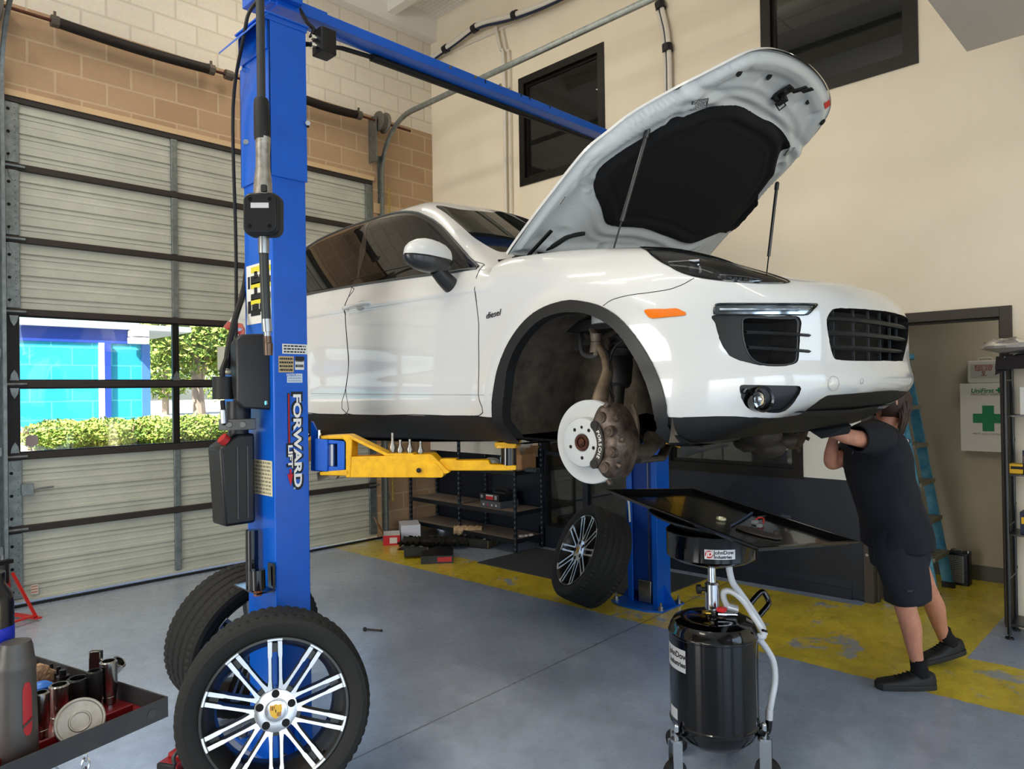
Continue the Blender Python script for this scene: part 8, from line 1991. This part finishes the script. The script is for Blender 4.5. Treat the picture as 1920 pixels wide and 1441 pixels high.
s2=loft_shell('s',[(Q(1655,826,4.02),.085,.09),(Q(1630,820,3.97),.088,.09),(Q(1606,822,3.89),.066,.068)],SHIRT,n=28,fold=.008,seed=4);put(sh,s2)
s3=loft_shell('s',[(Q(1632,836,4.30),.09,.09),(Q(1604,845,4.33),.088,.09),(Q(1578,857,4.32),.066,.068)],SHIRT,n=28,fold=.008,seed=9);put(sh,s3)
shirt=obj('t_shirt',sh,SHIRT,per,sharp=180);sm_=shirt.modifiers.new('Solid','SOLIDIFY');sm_.thickness=.006
mb=MB();c=Q(1603,846,4.05);M=basis(c,lookdir*-1,Vector((0,0,1)));
hp_=loft_shell('p',[(Q(1684,985,4.22),.140,.185),(Q(1685,1030,4.22),.150,.195),(Q(1686,1060,4.22),.135,.18)],SHORT,fold=.006,seed=2)
put(hp_,loft_shell('l',[(Q(1684,996,4.14),.128,.125),(Q(1686,1030,4.12),.137,.125),(Q(1696,1080,4.10),.125,.115),(Q(1707,1126,4.09),.104,.105)],SHORT,n=32,fold=.010,seed=5))
put(hp_,loft_shell('l',[(Q(1690,1030,4.33),.13,.12),(Q(1694,1075,4.36),.118,.115),(Q(1695,1128,4.36),.105,.105)],SHORT,n=32,fold=.010,seed=7))
shorts=obj('shorts',hp_,SHORT,per,sharp=180);sm_=shorts.modifiers.new('Solid','SOLIDIFY');sm_.thickness=.005
mb=MB();p=Q(1706,1108,3.975);M=basis(p,Vector(R_),Vector((0,0,1)));mb.tube([M@Vector(v) for v in((-.012,.006,0),(-.006,-.004,0),(0,.005,0),(.006,-.004,0),(.012,.006,0))],.0015,5);obj('shorts_logo',mb,mat('logo_grey','6a7080',.6),per)
p=Q(1602,846,4.13);M=basis(p,Vector(R_)*-1,Vector((0,0,1)));mb=MB();mb.tube([M@Vector(v) for v in((-.012,-.015,0),(-.004,.015,0),(.0,-.008,0),(.006,.012,0),(.012,-.015,0))],.0022,5);obj('shirt_logo',mb,mat('logo_grey','6a7080',.6),per)
def shoe(heel,toe,ank,tilt,nm):
    heel=Vector(heel);toe=Vector(toe);d=(toe-heel);L=d.length;d.normalize();s=Vector((0,0,1)).cross(d).normalized();u=d.cross(s)
    A=[];A2=[]
    for i in range(17):
        t=i/16;w=.046*(.78+.34*math.sin(min(1,t*1.15)*PI*.78))*(1 if t<.9 else math.sqrt(max(.05,1-((t-.9)/.105)**2)));w*=1 if t>.06 else .75
        h=np.interp(t,[0,.1,.3,.42,.6,.85,1],[.085,.105,.100,.090,.068,.056,.045]);c=heel+d*(L*t)
        A.append([tuple(c+s*w*math.cos(f)+u*(.028+max(0,math.sin(f))**.7*(h-.028) if f<=PI else .028)) for f in np.linspace(0,PI,15)])
        A2.append([tuple(c+s*(w+.005)*x+u*z) for x,z in((1,.030),(1.02,.012),(.96,0),(-.96,0),(-1.02,.012),(-1,.030))])
    mb=MB();mb.grid(A);mb.add(A[0],[tuple(range(15))]);mb.add(A[-1],[tuple(range(15))[::-1]]);up_=obj('shoe',mb,SHOE,per,sharp=70)
    mb=MB();mb.grid(A2);mb.add(A2[0],[tuple(range(6))]);mb.add(A2[-1],[tuple(range(6))[::-1]]);obj('sole',mb,SOLE,up_,sharp=40)
    mb=MB()
    for k in range(5):
        t=.36+.07*k;c=heel+d*(L*t)+u*np.interp(t,[.3,.42,.6,.85],[.104,.094,.072,.058]);mb.tube([c-s*.028-u*.008,c,c+s*.028-u*.008],.004,6)
    c=heel+d*(L*.36)+u*.106;mb.tube(cr([c,c+s*.03+u*.02,c+s*.035-d*.02,c],4),.003,5);mb.tube(cr([c,c-s*.03+u*.02,c-s*.035-d*.02,c],4),.003,5);obj('laces',mb,SOCK,up_)
    mb=MB();a=Vector(ank);mb.tube([heel+d*.075+u*.075,a+(a-(heel+d*.075))*.0,a+(a-(heel+d*.075)).normalized()*.045],[.050,.045,.046],16);obj('sock',mb,SOCK,per)
z0=fz(1.3)-pf.z
h=Q(1752,1292,4.12);t_=Q(1642,1285,4.14);h.z=z0;t_.z=z0;shoe(h,t_,Q(1723,1248,4.12),0,'n')
h=Q(1806,1232,4.50);t_=Q(1726,1245,4.46);t_.z=fz(1.2)-pf.z+.006;h.z=t_.z+.055;shoe(h,t_,Q(1772,1192,4.48),0,'f')
# loose corner of the undertray he is holding
mb=MB();P=[depth(x,y,d) for x,y,d in((1523,811,3.62),(1596,797,3.70),(1594,809,3.66),(1590,813,3.64),(1540,822,3.58))];P=[p-Vector(CAR) for p in P];n=len(P);mb.v=[tuple(p) for p in P]+[tuple(p+Vector((.12,.10,.03))) for p in P];mb.f=[tuple(range(n)),tuple(range(n,2*n))[::-1]]+[(i,n+i,n+(i+1)%n,(i+1)%n) for i in range(n)];mb.m=[0]*len(mb.f);fixn(obj('undertray_flap',mb,mat('deflector_grey','2c2e31',.55),car,smooth=False))
# ---------------------------------------------------------------- light : daylight through the bays, tubes overhead, added fill lamps
w=bpy.data.worlds.new('daylight');scene.world=w;w.use_nodes=True;nt=w.node_tree;bg=nt.nodes['Background']
sky=nt.nodes.new('ShaderNodeTexSky');sky.sky_type='NISHITA';sky.sun_disc=False;sky.sun_elevation=math.radians(48);sky.sun_rotation=math.radians(250);sky.air_density=1.0;sky.dust_density=2.0
nt.links.new(sky.outputs[0],bg.inputs[0]);bg.inputs[1].default_value=.55
def lamp(name,typ,M,energy,col,**k):
    l=bpy.data.lights.new(name,typ);l.energy=energy;l.color=col
    for a,v in k.items(): setattr(l,a,v)
    o=bpy.data.objects.new(name,l);COL.objects.link(o);o.matrix_world=M;return o
sd=Vector((.62,.30,-.78)).normalized()
lamp('sun','SUN',Vector((0,0,-1)).rotation_difference(sd).to_matrix().to_4x4(),26.0,(1,.95,.86),angle=.01)
for k,x in enumerate((-6.3,-1.5,3.4)):
    lamp('bay_and_fill_light','AREA',T(x,YR+.05,2.2)@RX(90),130 if k<2 else 105,(.74,.87,1.0),shape='RECTANGLE',size=3.8,size_y=4.0)
for k,(x,y,e) in enumerate(((.6,.6,8),(1.2,-3,25),(-2.8,.5,70),(-2.5,4.5,100),(.2,5.2,60),(-1.6,2.8,75),(-5.5,2,100),(3.4,5.6,36))):
    lamp('tube_and_fill_light','AREA',T(x,y,HC-.35),e,(1.0,.91,.76),shape='RECTANGLE',size=.30,size_y=2.4)
lamp('bay_and_fill_light','AREA',T(XL+.1,3.0,2.0)@RY(-90),560,(1.0,.97,.90),shape='RECTANGLE',size=3.6,size_y=4.4)  # added fill for the car's flank; the left wall has no opening
for x,y in((0,3),(3.5,5),(3.6,1.5)): lamp('tube_and_fill_light','AREA',T(x,y,HC-.9)@RX(180),16,(1.0,.91,.76),shape='RECTANGLE',size=.3,size_y=2.4)  # upward fill lamps added to brighten the ceiling
lamp('office_light','AREA',T(7.2,4.2,2.7),12,(1,.95,.85),shape='RECTANGLE',size=.6,size_y=1.2)
lamp('loft_fill','AREA',T(7.2,3.2,HC-1.0),45,(1,.95,.85),shape='RECTANGLE',size=.6,size_y=1.2)  # unseen lamp added to lift the dark upper panes
lamp('passage_light','AREA',T(6.9,1.0,2.6),5,(1,.95,.85),shape='RECTANGLE',size=.3,size_y=.8)
cam=bpy.data.cameras.new('camera');cam.sensor_width=36;cam.lens=FPX/1920*36;cam.clip_start=.02;cam.clip_end=200
co=bpy.data.objects.new('camera',cam);COL.objects.link(co)
co.matrix_world=Matrix(((R_[0],U_[0],-F_[0],C_[0]),(R_[1],U_[1],-F_[1],C_[1]),(R_[2],U_[2],-F_[2],C_[2]),(0,0,0,1)))
scene.camera=co
scene.cycles.max_bounces=10;scene.cycles.diffuse_bounces=5;scene.cycles.transparent_max_bounces=24;scene.cycles.sample_clamp_indirect=8;scene.cycles.caustics_reflective=False;scene.cycles.caustics_refractive=False
vs=scene.view_settings;scene.display_settings.display_device='sRGB';vs.view_transform='Standard';vs.look='None';vs.gamma=1;vs.exposure=-.12
try: vs.use_curve_mapping=False
except Exception: pass
